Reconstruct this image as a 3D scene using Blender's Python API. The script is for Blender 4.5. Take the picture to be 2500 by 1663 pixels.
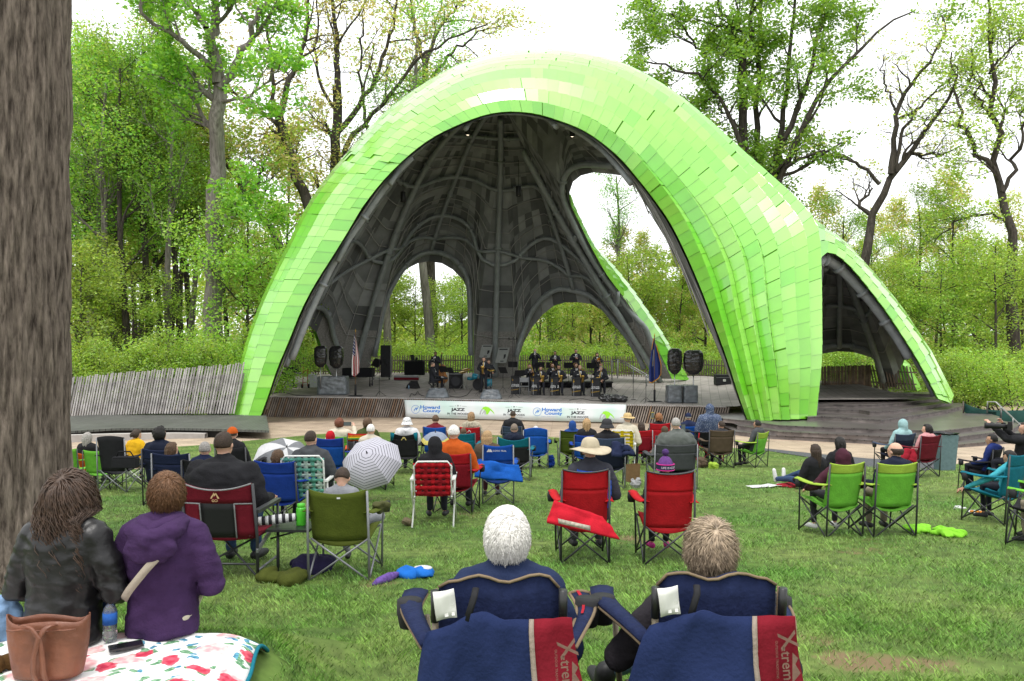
import bpy, bmesh, math, random
import numpy as np
from mathutils import Vector, Matrix, noise
for _o in list(bpy.data.objects): bpy.data.objects.remove(_o)
SC = bpy.context.scene
COL = SC.collection
R = math.radians
# ------------------------------------------------------------------ camera, sky, sun, exposure
F, CX, HY, HC = 1944.0, 1250.0, 840.0, 3.4      # focal length in photo pixels, centre column, horizon row, eye height
cam = bpy.data.cameras.new('camera'); camo = bpy.data.objects.new('camera', cam); COL.objects.link(camo)
camo.location = (0, 0, HC); camo.rotation_euler = (R(90), 0, 0)
cam.sensor_width = 36; cam.lens = F/2500*36; cam.shift_y = (HY-831.5)/2500
cam.clip_start = 0.1; cam.clip_end = 900
SC.camera = camo
world = bpy.data.worlds.new('World'); SC.world = world; world.use_nodes = True
_nt = world.node_tree; _nt.nodes.clear()
_sky = _nt.nodes.new('ShaderNodeTexSky'); _sky.sky_type = 'NISHITA'; _sky.sun_disc = False
_sky.sun_elevation = R(72); _sky.sun_rotation = R(200); _sky.air_density = 1.0; _sky.dust_density = 4.0; _sky.ozone_density = 1.0
_hs = _nt.nodes.new('ShaderNodeHueSaturation'); _hs.inputs['Saturation'].default_value = 0.10
_bg = _nt.nodes.new('ShaderNodeBackground'); _bg.inputs['Strength'].default_value = 0.15
_wo = _nt.nodes.new('ShaderNodeOutputWorld')
_mx = _nt.nodes.new('ShaderNodeMix'); _mx.data_type = 'RGBA'; _mx.inputs[0].default_value = .8      # an even white overcast over the clear sky
_mx.inputs[7].default_value = (8.6, 8.75, 8.9, 1)
_nt.links.new(_sky.outputs[0], _hs.inputs['Color']); _nt.links.new(_hs.outputs[0], _mx.inputs[6]); _nt.links.new(_mx.outputs[2], _bg.inputs['Color']); _nt.links.new(_bg.outputs[0], _wo.inputs[0])
sun = bpy.data.lights.new('sun', 'SUN'); suno = bpy.data.objects.new('sun', sun); COL.objects.link(suno)
sun.energy = 1.5; sun.angle = R(14); sun.color = (1.0, 0.97, 0.92)
# sun stands 72 degrees up, behind the camera to the left
_az = R(200); _el = R(72)
_d = Vector((math.sin(_az)*math.cos(_el), math.cos(_az)*math.cos(_el), math.sin(_el)))
suno.rotation_euler = _d.to_track_quat('Z', 'Y').to_euler()
SC.view_settings.view_transform = 'Standard'; SC.view_settings.look = 'None'
SC.view_settings.gamma = 1; SC.view_settings.exposure = 0.6
SC.cycles.max_bounces = 6; SC.cycles.diffuse_bounces = 4; SC.cycles.transparent_max_bounces = 8
SC.cycles.use_denoising = True
# ------------------------------------------------------------------ helpers
rnd = random.Random(7)
def P(px, py, Y): return Vector(((px-CX)/F*Y, Y, HC-(py-HY)/F*Y))
def gz(y):
    t = 1.7-0.0655*y
    return 0.5*(t+math.sqrt(t*t+0.006))
def G(px, py):
    lo, hi = 1.5, 120.0
    f = lambda Y: HC-(py-HY)/F*Y-gz(Y)
    for _ in range(50):
        m = 0.5*(lo+hi)
        if f(m) > 0: lo = m
        else: hi = m
    return P(px, py, lo)
def Z(px, py, z):                       # pixel ray met at height z
    return P(px, py, (HC-z)*F/(py-HY))
def lerp(a, b, t): return a+(b-a)*t
MATS = {}
def mat(key, col, rough=0.8, var=0.0, scale=8.0, spec=0.3, metal=0.0, bump=0.0, bscale=40.0, coat=0.0, sheen=0.0, emit=None, alpha=1.0, trans=0.0):
    if key in MATS: return MATS[key]
    m = bpy.data.materials.new(key); m.use_nodes = True; nt = m.node_tree
    b = nt.nodes['Principled BSDF']
    c = (col[0], col[1], col[2], 1)
    b.inputs['Base Color'].default_value = c; b.inputs['Roughness'].default_value = rough
    b.inputs['Specular IOR Level'].default_value = spec; b.inputs['Metallic'].default_value = metal
    if coat: b.inputs['Coat Weight'].default_value = coat; b.inputs['Coat Roughness'].default_value = 0.25
    if sheen: b.inputs['Sheen Weight'].default_value = sheen
    if alpha < 1: b.inputs['Alpha'].default_value = alpha
    if trans: b.inputs['Transmission Weight'].default_value = trans
    if emit: b.inputs['Emission Color'].default_value = (*emit[:3], 1); b.inputs['Emission Strength'].default_value = emit[3]
    if var or bump:
        tc = nt.nodes.new('ShaderNodeTexCoord')
    if var:
        n = nt.nodes.new('ShaderNodeTexNoise'); n.inputs['Scale'].default_value = scale; n.inputs['Detail'].default_value = 5
        nt.links.new(tc.outputs['Object'], n.inputs['Vector'])
        mr = nt.nodes.new('ShaderNodeMapRange'); mr.inputs[1].default_value = .25; mr.inputs[2].default_value = .75
        mr.inputs[3].default_value = 1-var; mr.inputs[4].default_value = 1+var
        nt.links.new(n.outputs['Fac'], mr.inputs[0])
        mx = nt.nodes.new('ShaderNodeMix'); mx.data_type = 'RGBA'; mx.blend_type = 'MULTIPLY'; mx.inputs[0].default_value = 1
        mx.inputs[6].default_value = c; nt.links.new(mr.outputs[0], mx.inputs[7]); nt.links.new(mx.outputs[2], b.inputs['Base Color'])
    if bump:
        n2 = nt.nodes.new('ShaderNodeTexNoise'); n2.inputs['Scale'].default_value = bscale; n2.inputs['Detail'].default_value = 4
        nt.links.new(tc.outputs['Object'], n2.inputs['Vector'])
        bp = nt.nodes.new('ShaderNodeBump'); bp.inputs['Strength'].default_value = bump; bp.inputs['Distance'].default_value = 0.02
        nt.links.new(n2.outputs['Fac'], bp.inputs['Height']); nt.links.new(bp.outputs[0], b.inputs['Normal'])
    MATS[key] = m
    return m
def srgb(r, g, b):
    f = lambda c: ((c/255+0.055)/1.055)**2.4 if c > 10 else c/255/12.92
    return (f(r), f(g), f(b))
def fab(r, g, b, k=0.62, **kw):                  # cloth, from the colour it shows in the photo
    c = srgb(r, g, b); key = 'cloth_%d_%d_%d' % (r, g, b)
    d = dict(rough=0.9, var=0.14, scale=14, spec=0.15, bump=0.25, bscale=60); d.update(kw)
    return mat(key, tuple(min(0.8, x*k+0.004) for x in c), **d)
def tag(o, label=None, cat=None, group=None, kind=None):
    if label: o['label'] = label
    if cat: o['category'] = cat
    if group: o['group'] = group
    if kind: o['kind'] = kind
    return o
def thing(name, label, cat, loc=(0, 0, 0), rz=0.0, group=None, sc=1.0):
    o = bpy.data.objects.new(name, None); COL.objects.link(o); o.empty_display_size = 0.2
    o.location = loc; o.rotation_euler = (0, 0, rz); o.scale = (sc, sc, sc)
    return tag(o, label, cat, group)
class MB:
    def __init__(s): s.v = []; s.f = []; s.m = []; s.sm = []; s.mi = 0; s.smooth = False
    def add(s, vs, fs, mi=None, smooth=None):
        o = len(s.v); s.v.extend([tuple(x) for x in vs])
        mi = s.mi if mi is None else mi; smooth = s.smooth if smooth is None else smooth
        for f in fs: s.f.append(tuple(i+o for i in f)); s.m.append(mi); s.sm.append(smooth)
    def box(s, c, d, rz=0, M=None, **k):
        c = Vector(c); hx, hy, hz = d[0]/2, d[1]/2, d[2]/2
        Mx = M if M is not None else Matrix.Rotation(rz, 3, 'Z')
        vs = [c+Mx@Vector((x*hx, y*hy, z*hz)) for x in (-1, 1) for y in (-1, 1) for z in (-1, 1)]
        s.add(vs, [(0, 1, 3, 2), (4, 6, 7, 5), (0, 4, 5, 1), (2, 3, 7, 6), (0, 2, 6, 4), (1, 5, 7, 3)], **k)
    def beam(s, a, b, w, h, up=(0, 0, 1), **k):     # box from a to b
        a = Vector(a); b = Vector(b); d = (b-a); L = d.length
        if L < 1e-6: return
        y = d.normalized(); x = y.cross(Vector(up))
        if x.length < 1e-4: x = y.cross(Vector((1, 0, 0)))
        x.normalize(); z = x.cross(y)
        M = Matrix((x, y, z)).transposed()
        s.box((a+b)/2, (w, L, h), M=M, **k)
    def tube(s, pts, r, n=8, cap=True, smooth=True, flat=1.0, **k):
        pts = [Vector(p) for p in pts]; N = len(pts)
        if N < 2: return
        rs = r if isinstance(r, (list, tuple)) else [r]*N
        vs = []; prev = None
        for i, p in enumerate(pts):
            d = (pts[min(i+1, N-1)]-pts[max(i-1, 0)])
            if d.length < 1e-7: d = Vector((0, 0, 1))
            d.normalize()
            if prev is None:
                u = d.orthogonal().normalized() if abs(d.z) > .95 else Vector((0, 0, 1)).cross(d).normalized()
            else:
                u = prev-d*prev.dot(d)
                u = u.normalized() if u.length > 1e-5 else d.orthogonal().normalized()
            prev = u; w = d.cross(u)
            for j in range(n):
                a = 2*math.pi*j/n
                vs.append(p+u*(math.cos(a)*rs[i])+w*(math.sin(a)*rs[i]*flat))
        fs = [(i*n+j, i*n+(j+1) % n, (i+1)*n+(j+1) % n, (i+1)*n+j) for i in range(N-1) for j in range(n)]
        if cap: fs += [tuple(range(n-1, -1, -1)), tuple((N-1)*n+j for j in range(n))]
        s.add(vs, fs, smooth=smooth, **k)
    def chain(s, pts, rs, n=12, flat=1.0, **k):      # rounded tapered limb, closed
        pts = [Vector(p) for p in pts]
        d0 = (pts[0]-pts[1]).normalized(); d1 = (pts[-1]-pts[-2]).normalized()
        P2 = [pts[0]+d0*rs[0]*q for q in (1.0, .85, .5)]+pts+[pts[-1]+d1*rs[-1]*q for q in (.5, .85, 1.0)]
        R2 = [rs[0]*q for q in (.12, .52, .86)]+list(rs)+[rs[-1]*q for q in (.86, .52, .12)]
        s.tube(P2, R2, n=n, flat=flat, **k)
    def ell(s, c, r, M=None, nu=14, nv=9, smooth=True, zmin=-1.0, zmax=1.0, **k):
        c = Vector(c); M = M or Matrix.Identity(3); vs = []; fs = []
        if isinstance(r, (int, float)): r = (r, r, r)
        t0 = math.asin(zmin); t1 = math.asin(zmax)
        for i in range(nv+1):
            t = t0+(t1-t0)*i/nv
            for j in range(nu):
                a = 2*math.pi*j/nu
                vs.append(c+M@Vector((math.cos(t)*math.cos(a)*r[0], math.cos(t)*math.sin(a)*r[1], math.sin(t)*r[2])))
        fs = [(i*nu+j, i*nu+(j+1) % nu, (i+1)*nu+(j+1) % nu, (i+1)*nu+j) for i in range(nv) for j in range(nu)]
        fs += [tuple(range(nu-1, -1, -1)), tuple(nv*nu+j for j in range(nu))]
        s.add(vs, fs, smooth=smooth, **k)
    def lathe(s, prof, c=(0, 0, 0), n=16, M=None, smooth=True, **k):   # prof: (r, z)
        c = Vector(c); M = M or Matrix.Identity(3); vs = []
        for r, z in prof:
            for j in range(n):
                a = 2*math.pi*j/n; vs.append(c+M@Vector((r*math.cos(a), r*math.sin(a), z)))
        N = len(prof)
        fs = [(i*n+j, i*n+(j+1) % n, (i+1)*n+(j+1) % n, (i+1)*n+j) for i in range(N-1) for j in range(n)]
        fs += [tuple(range(n-1, -1, -1)), tuple((N-1)*n+j for j in range(n))]
        s.add(vs, fs, smooth=smooth, **k)
    def grid(s, rows, thick=0.0, smooth=True, close=False, **k):       # rows of points -> sheet
        nr = len(rows); nc = len(rows[0]); vs = [Vector(p) for r_ in rows for p in r_]
        fs = [(i*nc+j, i*nc+(j+1) % nc, (i+1)*nc+(j+1) % nc, (i+1)*nc+j) for i in range(nr-1) for j in range(nc if close else nc-1)]
        if thick:
            nrm = [Vector((0, 0, 0)) for _ in vs]
            for f in fs:
                q = (vs[f[2]]-vs[f[0]]).cross(vs[f[3]]-vs[f[1]])
                for i in f: nrm[i] += q
            o = len(vs)
            vs = vs+[v-(nn.normalized() if nn.length > 1e-9 else Vector((0, 0, 1)))*thick for v, nn in zip(vs, nrm)]
            ex = [tuple(reversed([i+o for i in f])) for f in fs]
            def strip(idx):
                return [(idx[i+1], idx[i], idx[i]+o, idx[i+1]+o) for i in range(len(idx)-1)]
            rim = strip([j for j in range(nc)])[:]+strip([(nr-1)*nc+j for j in range(nc-1, -1, -1)])
            if not close: rim += strip([i*nc+nc-1 for i in range(nr)])+strip([i*nc for i in range(nr-1, -1, -1)])
            fs = fs+ex+rim
        s.add(vs, fs, smooth=smooth, **k)
    def prism(s, poly, z0, z1, **k):                                    # polygon (xy) extruded
        n = len(poly); vs = [(p[0], p[1], z0) for p in poly]+[(p[0], p[1], z1) for p in poly]
        fs = [tuple(range(n-1, -1, -1)), tuple(range(n, 2*n))]+[(i, (i+1) % n, n+(i+1) % n, n+i) for i in range(n)]
        s.add(vs, fs, **k)
    def build(s, name, mats, parent=None, loc=None, fix=True):
        me = bpy.data.meshes.new(name); me.from_pydata(s.v, [], s.f)
        if not isinstance(mats, (list, tuple)): mats = [mats]
        for m in mats: me.materials.append(m)
        me.polygons.foreach_set('material_index', np.array(s.m, dtype=np.int32))
        me.polygons.foreach_set('use_smooth', np.array(s.sm, dtype=bool))
        me.update()
        if fix:
            bm = bmesh.new(); bm.from_mesh(me); bmesh.ops.recalc_face_normals(bm, faces=bm.faces); bm.to_mesh(me); bm.free()
        o = bpy.data.objects.new(name, me); COL.objects.link(o)
        if parent is not None: o.parent = parent
        if loc is not None: o.location = loc
        return o
def wpart(mb, name, mats, parent, fix=True):       # part whose points are in world space, parent unrotated
    L = Vector(parent.location); mb.v = [tuple(Vector(v)-L) for v in mb.v]
    return mb.build(name, mats, parent, fix=fix)
def fastmesh(name, V, quads, mats, mi=None, parent=None, smooth=False, attr=None):
    me = bpy.data.meshes.new(name); n = len(quads); k = quads.shape[1]
    me.vertices.add(len(V)); me.vertices.foreach_set('co', V.astype(np.float32).ravel())
    me.loops.add(n*k); me.loops.foreach_set('vertex_index', quads.astype(np.int32).ravel())
    me.polygons.add(n); me.polygons.foreach_set('loop_start', np.arange(0, n*k, k, dtype=np.int32))
    me.polygons.foreach_set('loop_total', np.full(n, k, dtype=np.int32))
    for m in (mats if isinstance(mats, (list, tuple)) else [mats]): me.materials.append(m)
    if mi is not None: me.polygons.foreach_set('material_index', mi.astype(np.int32))
    me.polygons.foreach_set('use_smooth', np.full(n, smooth, dtype=bool))
    if attr is not None:
        a = me.attributes.new('tint', 'FLOAT', 'FACE'); a.data.foreach_set('value', attr.astype(np.float32))
    me.update(calc_edges=True)
    o = bpy.data.objects.new(name, me); COL.objects.link(o)
    if parent is not None: o.parent = parent
    return o
def resample(pts, n):
    pts = [Vector(p) for p in pts]; d = [0]
    for a, b in zip(pts, pts[1:]): d.append(d[-1]+(b-a).length)
    out = []; j = 0
    for i in range(n):
        t = d[-1]*i/(n-1)
        while j < len(pts)-2 and d[j+1] < t: j += 1
        w = (t-d[j])/max(1e-9, d[j+1]-d[j]); out.append(pts[j].lerp(pts[j+1], min(1, max(0, w))))
    return out
def smoothpts(pts, it=1):
    pts = [Vector(p) for p in pts]
    for _ in range(it): pts = [pts[0]]+[(pts[i-1]+pts[i]*2+pts[i+1])/4 for i in range(1, len(pts)-1)]+[pts[-1]]
    return pts
_txt = {}
def text_mesh(s, size, bold=0.0, sx=1.0):          # flat lettering, centred on the origin in XY -> (verts, faces)
    k = (s, size, bold, sx)
    if k in _txt: return _txt[k]
    cu = bpy.data.curves.new('t', 'FONT'); cu.body = s; cu.size = size; cu.offset = bold*size; cu.align_x = 'CENTER'; cu.align_y = 'CENTER'; cu.resolution_u = 3
    o = bpy.data.objects.new('t', cu); COL.objects.link(o)
    dg = bpy.context.evaluated_depsgraph_get(); dg.update()
    me = bpy.data.meshes.new_from_object(o.evaluated_get(dg))
    r = ([Vector((v.co.x*sx, v.co.y, 0)) for v in me.vertices], [tuple(p.vertices) for p in me.polygons])
    bpy.data.objects.remove(o); bpy.data.curves.remove(cu); bpy.data.meshes.remove(me)
    _txt[k] = r
    return r
def put_text(mb, s, size, o, ux, uy, bold=0.0, sx=1.0, **k):   # lettering laid on the plane o + a*ux + b*uy
    v, f = text_mesh(s, size, bold, sx); o = Vector(o); ux = Vector(ux); uy = Vector(uy)
    mb.add([o+ux*p.x+uy*p.y for p in v], f, **k)
# ------------------------------------------------------------------ ground, lawn, path
def nodes(m): return m.node_tree.nodes, m.node_tree.links
def grass_material(key, base, dry, rough=0.85, blades=False):
    m = bpy.data.materials.new(key); m.use_nodes = True; N, L = nodes(m); b = N['Principled BSDF']
    geo = N.new('ShaderNodeNewGeometry')
    n1 = N.new('ShaderNodeTexNoise'); n1.inputs['Scale'].default_value = 0.75; n1.inputs['Detail'].default_value = 6; n1.inputs['Roughness'].default_value = .65
    n2 = N.new('ShaderNodeTexNoise'); n2.inputs['Scale'].default_value = 7; n2.inputs['Detail'].default_value = 5
    L.new(geo.outputs['Position'], n1.inputs['Vector']); L.new(geo.outputs['Position'], n2.inputs['Vector'])
    r1 = N.new('ShaderNodeValToRGB'); r1.color_ramp.elements[0].position = .36; r1.color_ramp.elements[1].position = .66
    r1.color_ramp.elements[0].color = (*base, 1); r1.color_ramp.elements[1].color = (*dry, 1)
    L.new(n1.outputs['Fac'], r1.inputs[0])
    mr = N.new('ShaderNodeMapRange'); mr.inputs[1].default_value = .3; mr.inputs[2].default_value = .7; mr.inputs[3].default_value = .6; mr.inputs[4].default_value = 1.3
    L.new(n2.outputs['Fac'], mr.inputs[0])
    mx = N.new('ShaderNodeMix'); mx.data_type = 'RGBA'; mx.blend_type = 'MULTIPLY'; mx.inputs[0].default_value = 1
    L.new(r1.outputs[0], mx.inputs[6]); L.new(mr.outputs[0], mx.inputs[7])
    out = mx
    if blades:
        at = N.new('ShaderNodeAttribute'); at.attribute_name = 'tint'
        m2 = N.new('ShaderNodeMix'); m2.data_type = 'RGBA'; m2.blend_type = 'MULTIPLY'; m2.inputs[0].default_value = 1
        L.new(mx.outputs[2], m2.inputs[6]); L.new(at.outputs['Fac'], m2.inputs[7]); out = m2
    else:
        # worn bare patches of soil in the lawn
        n3 = N.new('ShaderNodeTexNoise'); n3.inputs['Scale'].default_value = .55; n3.inputs['Detail'].default_value = 7; n3.inputs['Roughness'].default_value = .7
        L.new(geo.outputs['Position'], n3.inputs['Vector'])
        rr = N.new('ShaderNodeMapRange'); rr.inputs[1].default_value = .60; rr.inputs[2].default_value = .68
        ds = N.new('ShaderNodeVectorMath'); ds.operation = 'SUBTRACT'; ds.inputs[1].default_value = (2.45, 4.98, 1.4); L.new(geo.outputs['Position'], ds.inputs[0])
        dm = N.new('ShaderNodeVectorMath'); dm.operation = 'MULTIPLY'; dm.inputs[1].default_value = (.9, 2.2, 0); L.new(ds.outputs[0], dm.inputs[0]); dl = N.new('ShaderNodeVectorMath'); dl.operation = 'LENGTH'; L.new(dm.outputs[0], dl.inputs[0])
        dr = N.new('ShaderNodeMapRange'); dr.inputs[1].default_value = .65; dr.inputs[2].default_value = .2; dr.inputs[3].default_value = 0; dr.inputs[4].default_value = .16; L.new(dl.outputs['Value'], dr.inputs[0])
        sm_ = N.new('ShaderNodeMath'); sm_.operation = 'ADD'; L.new(n3.outputs['Fac'], sm_.inputs[0]); L.new(dr.outputs[0], sm_.inputs[1]); L.new(sm_.outputs[0], rr.inputs[0])
        m2 = N.new('ShaderNodeMix'); m2.data_type = 'RGBA'; L.new(rr.outputs[0], m2.inputs[0])
        L.new(mx.outputs[2], m2.inputs[6]); m2.inputs[7].default_value = (.16, .115, .06, 1); out = m2
    L.new(out.outputs[2], b.inputs['Base Color']); b.inputs['Roughness'].default_value = rough; b.inputs['Specular IOR Level'].default_value = .5 if blades else .2
    return m
M_lawn = grass_material('lawn_soil_green', (.06, .115, .018), (.12, .165, .04))
M_blade = grass_material('grass_blade', (.108, .255, .037), (.215, .325, .075), .42, True)
M_forest = mat('forest_floor', (.10, .085, .05), .95, .5, .35)
g = MB(); n = 60
xs = [-260+520*i/n for i in range(n+1)]; ys = [-40+480*i/n for i in range(n+1)]
def hill(x, y):
    z = -0.06
    if y < 26: z = gz(y)-0.09
    if y > 60: z += 9*(1-math.cos(min(1, (y-60)/260)*math.pi))/2*(1+.35*math.sin(x*.02+1))
    return z
g.grid([[(x, y, hill(x, y)) for x in xs] for y in ys], smooth=True)
tag(g.build('ground', M_forest), kind='structure')
# plaza path of long pale pavers
def paver_material(key, c1, c2, c3, sx, sy, rough=.8, rot=0.0, mortar=.012, bumpy=.3):
    m = bpy.data.materials.new(key); m.use_nodes = True; N, L = nodes(m); b = N['Principled BSDF']
    tc = N.new('ShaderNodeTexCoord'); mp = N.new('ShaderNodeMapping'); mp.inputs['Rotation'].default_value = (0, 0, rot)
    L.new(tc.outputs['Object'], mp.inputs['Vector'])
    br = N.new('ShaderNodeTexBrick'); br.inputs['Color1'].default_value = (*c1, 1); br.inputs['Color2'].default_value = (*c2, 1); br.inputs['Mortar'].default_value = (*c3, 1)
    br.inputs['Scale'].default_value = 1; br.inputs['Mortar Size'].default_value = mortar; br.inputs['Brick Width'].default_value = sx; br.inputs['Row Height'].default_value = sy
    br.inputs['Bias'].default_value = -.1; br.inputs['Mortar Smooth'].default_value = .2
    L.new(mp.outputs[0], br.inputs['Vector'])
    n = N.new('ShaderNodeTexNoise'); n.inputs['Scale'].default_value = 1.4; n.inputs['Detail'].default_value = 8; L.new(tc.outputs['Object'], n.inputs['Vector'])
    mr = N.new('ShaderNodeMapRange'); mr.inputs[1].default_value = .3; mr.inputs[2].default_value = .7; mr.inputs[3].default_value = .75; mr.inputs[4].default_value = 1.2
    L.new(n.outputs['Fac'], mr.inputs[0])
    mx = N.new('ShaderNodeMix'); mx.data_type = 'RGBA'; mx.blend_type = 'MULTIPLY'; mx.inputs[0].default_value = 1
    L.new(br.outputs['Color'], mx.inputs[6]); L.new(mr.outputs[0], mx.inputs[7]); L.new(mx.outputs[2], b.inputs['Base Color'])
    b.inputs['Roughness'].default_value = rough
    bp = N.new('ShaderNodeBump'); bp.inputs['Strength'].default_value = bumpy; bp.inputs['Distance'].default_value = .02
    L.new(br.outputs['Fac'], bp.inputs['Height']); bp.invert = True; L.new(bp.outputs[0], b.inputs['Normal'])
    return m
M_path = paver_material('pale_paver', (.42, .33, .24), (.34, .26, .185), (.17, .12, .08), 1.3, .13, rot=R(4))
g = MB(); g.grid([[(-40+90*i/45, 14+30*j/30, gz(14+30*j/30)-.006) for i in range(46)] for j in range(31)])
tag(g.build('path', M_path), kind='structure')
# lawn sheet; its far rim follows the pale path
edge_px = [(-700, 1112), (165, 1099), (460, 1091), (613, 1077), (790, 1060), (900, 1056), (1050, 1058), (1369, 1070), (1538, 1083), (1700, 1090), (1864, 1099), (2000, 1118), (2100, 1140), (2256, 1147), (2310, 1136), (2500, 1130), (3300, 1128)]
EDGE = [G(*p) for p in edge_px]
def edgeY(x):
    for a, b in zip(EDGE, EDGE[1:]):
        if a.x <= x <= b.x: return lerp(a.y, b.y, (x-a.x)/(b.x-a.x))
    return EDGE[0].y if x < EDGE[0].x else EDGE[-1].y
def bumpz(x, y): return .05*noise.noise((x*.35, y*.35, 3.1))+.018*noise.noise((x*1.4, y*1.4, 9.))
def mound(x, y): return .37*min(1, max(0, (-.95-x)/.5))*min(1, max(0, (5.6-y)/1.2))
def lawnz(x, y): return gz(y)+.022+mound(x, y)+max(-.012, bumpz(x, y))*min(1, max(0, (edgeY(x)-y)/3))
g = MB(); rows = []
for j in range(80):
    t = j/79
    rows.append([(x, lerp(-4, edgeY(x), t), lawnz(x, lerp(-4, edgeY(x), t))) for x in [-26+54*i/110 for i in range(111)]])
g.grid(rows); tag(g.build('lawn', M_lawn), kind='structure')
# dark gravel strip between lawn and path on the right
M_gravel = mat('dark_gravel', (.075, .078, .085), .9, .5, 60, bump=.6, bscale=90)
g = MB()
up = [G(*p) for p in [(1860, 1096), (1990, 1110), (2120, 1122), (2258, 1128), (2330, 1132)]]
lo = [G(*p) for p in [(1860, 1101), (1990, 1121), (2120, 1146), (2258, 1152), (2330, 1140)]]
g.grid([[(p.x, p.y, gz(p.y)+.03) for p in lo], [(p.x, p.y, gz(p.y)+.03) for p in up]])
tag(g.build('gravel_path', M_gravel), kind='structure')
# grass blades
def grass_field(name, n, y0, y1, hmin, hmax, wid, seed):
    rs = np.random.RandomState(seed)
    # density falls with distance, strip as wide as the view plus a margin
    u = rs.rand(n); Y = (y0**-.6*(1-u)+y1**-.6*u)**(-1/.6)
    X = (rs.rand(n)*2-1)*(Y*.66+1.8)
    cl = np.sin(X*2.1+np.sin(Y*1.3)*2)*np.sin(Y*2.7+np.cos(X*1.1)*2)+.8*np.sin(X*5.7+1.3*Y)*np.sin(Y*6.1-X)
    keep = rs.rand(n) < .70+.25*cl
    ey = np.interp(X, [e.x for e in EDGE], [e.y for e in EDGE]); keep &= Y < ey-.05
    keep &= ~((((X-2.35)/1.1)**2+((Y-4.95)/.30)**2 < .6) & (rs.rand(n) < .8))
    keep &= ~((((X+2.9)/.9)**2+((Y-5.3)/.8)**2 < 1) & (rs.rand(n) < .6))
    keep &= ~((X < -1.25) & (Y < 4.42))
    X = X[keep]; Y = Y[keep]; cl = cl[keep]; m = len(X)
    Zg = np.array([lawnz(float(x), float(y)) for x, y in zip(X, Y)])-.006
    h = (hmin+(hmax-hmin)*rs.rand(m)**1.6)*(1+.25*np.clip(cl, -1, 1)); a = rs.rand(m)*2*np.pi; le = h*(.35+.8*rs.rand(m)); w = wid*(.7+.6*rs.rand(m))*(Y/5)**.55
    dx = np.cos(a); dy = np.sin(a); V = np.zeros((m, 4, 3))
    V[:, 0] = np.stack([X-dy*w, Y+dx*w, Zg], 1); V[:, 1] = np.stack([X+dy*w, Y-dx*w, Zg], 1)
    V[:, 2] = np.stack([X+dx*le*.45+dy*w*.8, Y+dy*le*.45-dx*w*.8, Zg+h*.65], 1); V[:, 3] = np.stack([X+dx*le, Y+dy*le, Zg+h], 1)
    q = np.arange(m*4).reshape(m, 4)
    tint = .42+1.15*rs.rand(m)+.18*np.clip(cl, -1, 1)
    o = fastmesh(name, V.reshape(-1, 3), q, M_blade, attr=tint)
    return tag(o, kind='stuff')
tag(grass_field('grass', 520000, 3.4, 29, .02, .055, .0017, 3), 'short green lawn grass with longer tufts and a few worn patches', 'grass')
# ------------------------------------------------------------------ the green shell pavilion
GREENS = [((.145, .53, .016), 'vivid'), ((.195, .58, .030), 'leaf'), ((.225, .605, .045), 'lime'), ((.28, .65, .085), 'pale'), ((.225, .56, .045), 'olive')]
def shingle_mat(c, nm):
    m = bpy.data.materials.new('green_shingle_'+nm); m.use_nodes = True; N, L = nodes(m); b = N['Principled BSDF']
    tc = N.new('ShaderNodeTexCoord'); n = N.new('ShaderNodeTexNoise'); n.inputs['Scale'].default_value = .9; n.inputs['Detail'].default_value = 8
    L.new(tc.outputs['Object'], n.inputs['Vector'])
    mr = N.new('ShaderNodeMapRange'); mr.inputs[1].default_value = .3; mr.inputs[2].default_value = .7; mr.inputs[3].default_value = .88; mr.inputs[4].default_value = 1.06
    L.new(n.outputs['Fac'], mr.inputs[0])
    mx = N.new('ShaderNodeMix'); mx.data_type = 'RGBA'; mx.blend_type = 'MULTIPLY'; mx.inputs[0].default_value = 1
    mx.inputs[6].default_value = (*c, 1); L.new(mr.outputs[0], mx.inputs[7]); L.new(mx.outputs[2], b.inputs['Base Color'])
    b.inputs['Roughness'].default_value = .34; b.inputs['Specular IOR Level'].default_value = .7
    b.inputs['Coat Weight'].default_value = 1.0; b.inputs['Coat Roughness'].default_value = .14; b.inputs['Coat IOR'].default_value = 1.62
    return m
M_sh = [shingle_mat(c, n) for c, n in GREENS]
M_under = mat('shingle_backing', (.17, .45, .025), .6)
M_lin = [mat('lining_panel_a', (.20, .206, .206), .6, .25, 1.5), mat('lining_panel_b', (.29, .297, .297), .6, .25, 1.5), mat('lining_panel_c', (.115, .119, .12), .7, .2, 1.5), mat('perforated_panel', (.24, .228, .216), .75, .35, 14)]
M_tube = mat('painted_steel_tube', (.25, .27, .275), .45, .2, 3, spec=.5)
M_tubelt = mat('galvanised_tube', (.30, .32, .34), .42, .2, 3, spec=.5)
M_purl = mat('purlin_steel', (.36, .35, .34), .5)
pav = thing('pavilion', 'huge bright green shingled shell pavilion arching over the stage', 'pavilion', (0, 40, 0))
def pw(pts): return [P(*p) for p in pts]
I_px = [(636, 1018, 34.2), (655, 966, 34.1), (677, 900, 34), (704, 836, 33.9), (738, 753, 33.8), (771, 691, 33.7), (818, 617, 33.5), (856, 555, 33.4), (883, 509, 33.3), (933, 444, 33.1), (994, 383, 33), (1055, 337, 32.9), (1124, 303, 32.8), (1185, 281, 32.7), (1240, 273, 32.7), (1300, 277, 32.6), (1353, 291, 32.6), (1430, 322, 32.5), (1506, 379, 32.3), (1560, 440, 32.2), (1602, 494, 32.1), (1640, 551, 32), (1678, 628, 31.8), (1709, 700, 31.7), (1738, 775, 31.5), (1777, 882, 31.3), (1800, 955, 31.2), (1826, 1028, 31.2)]
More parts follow.
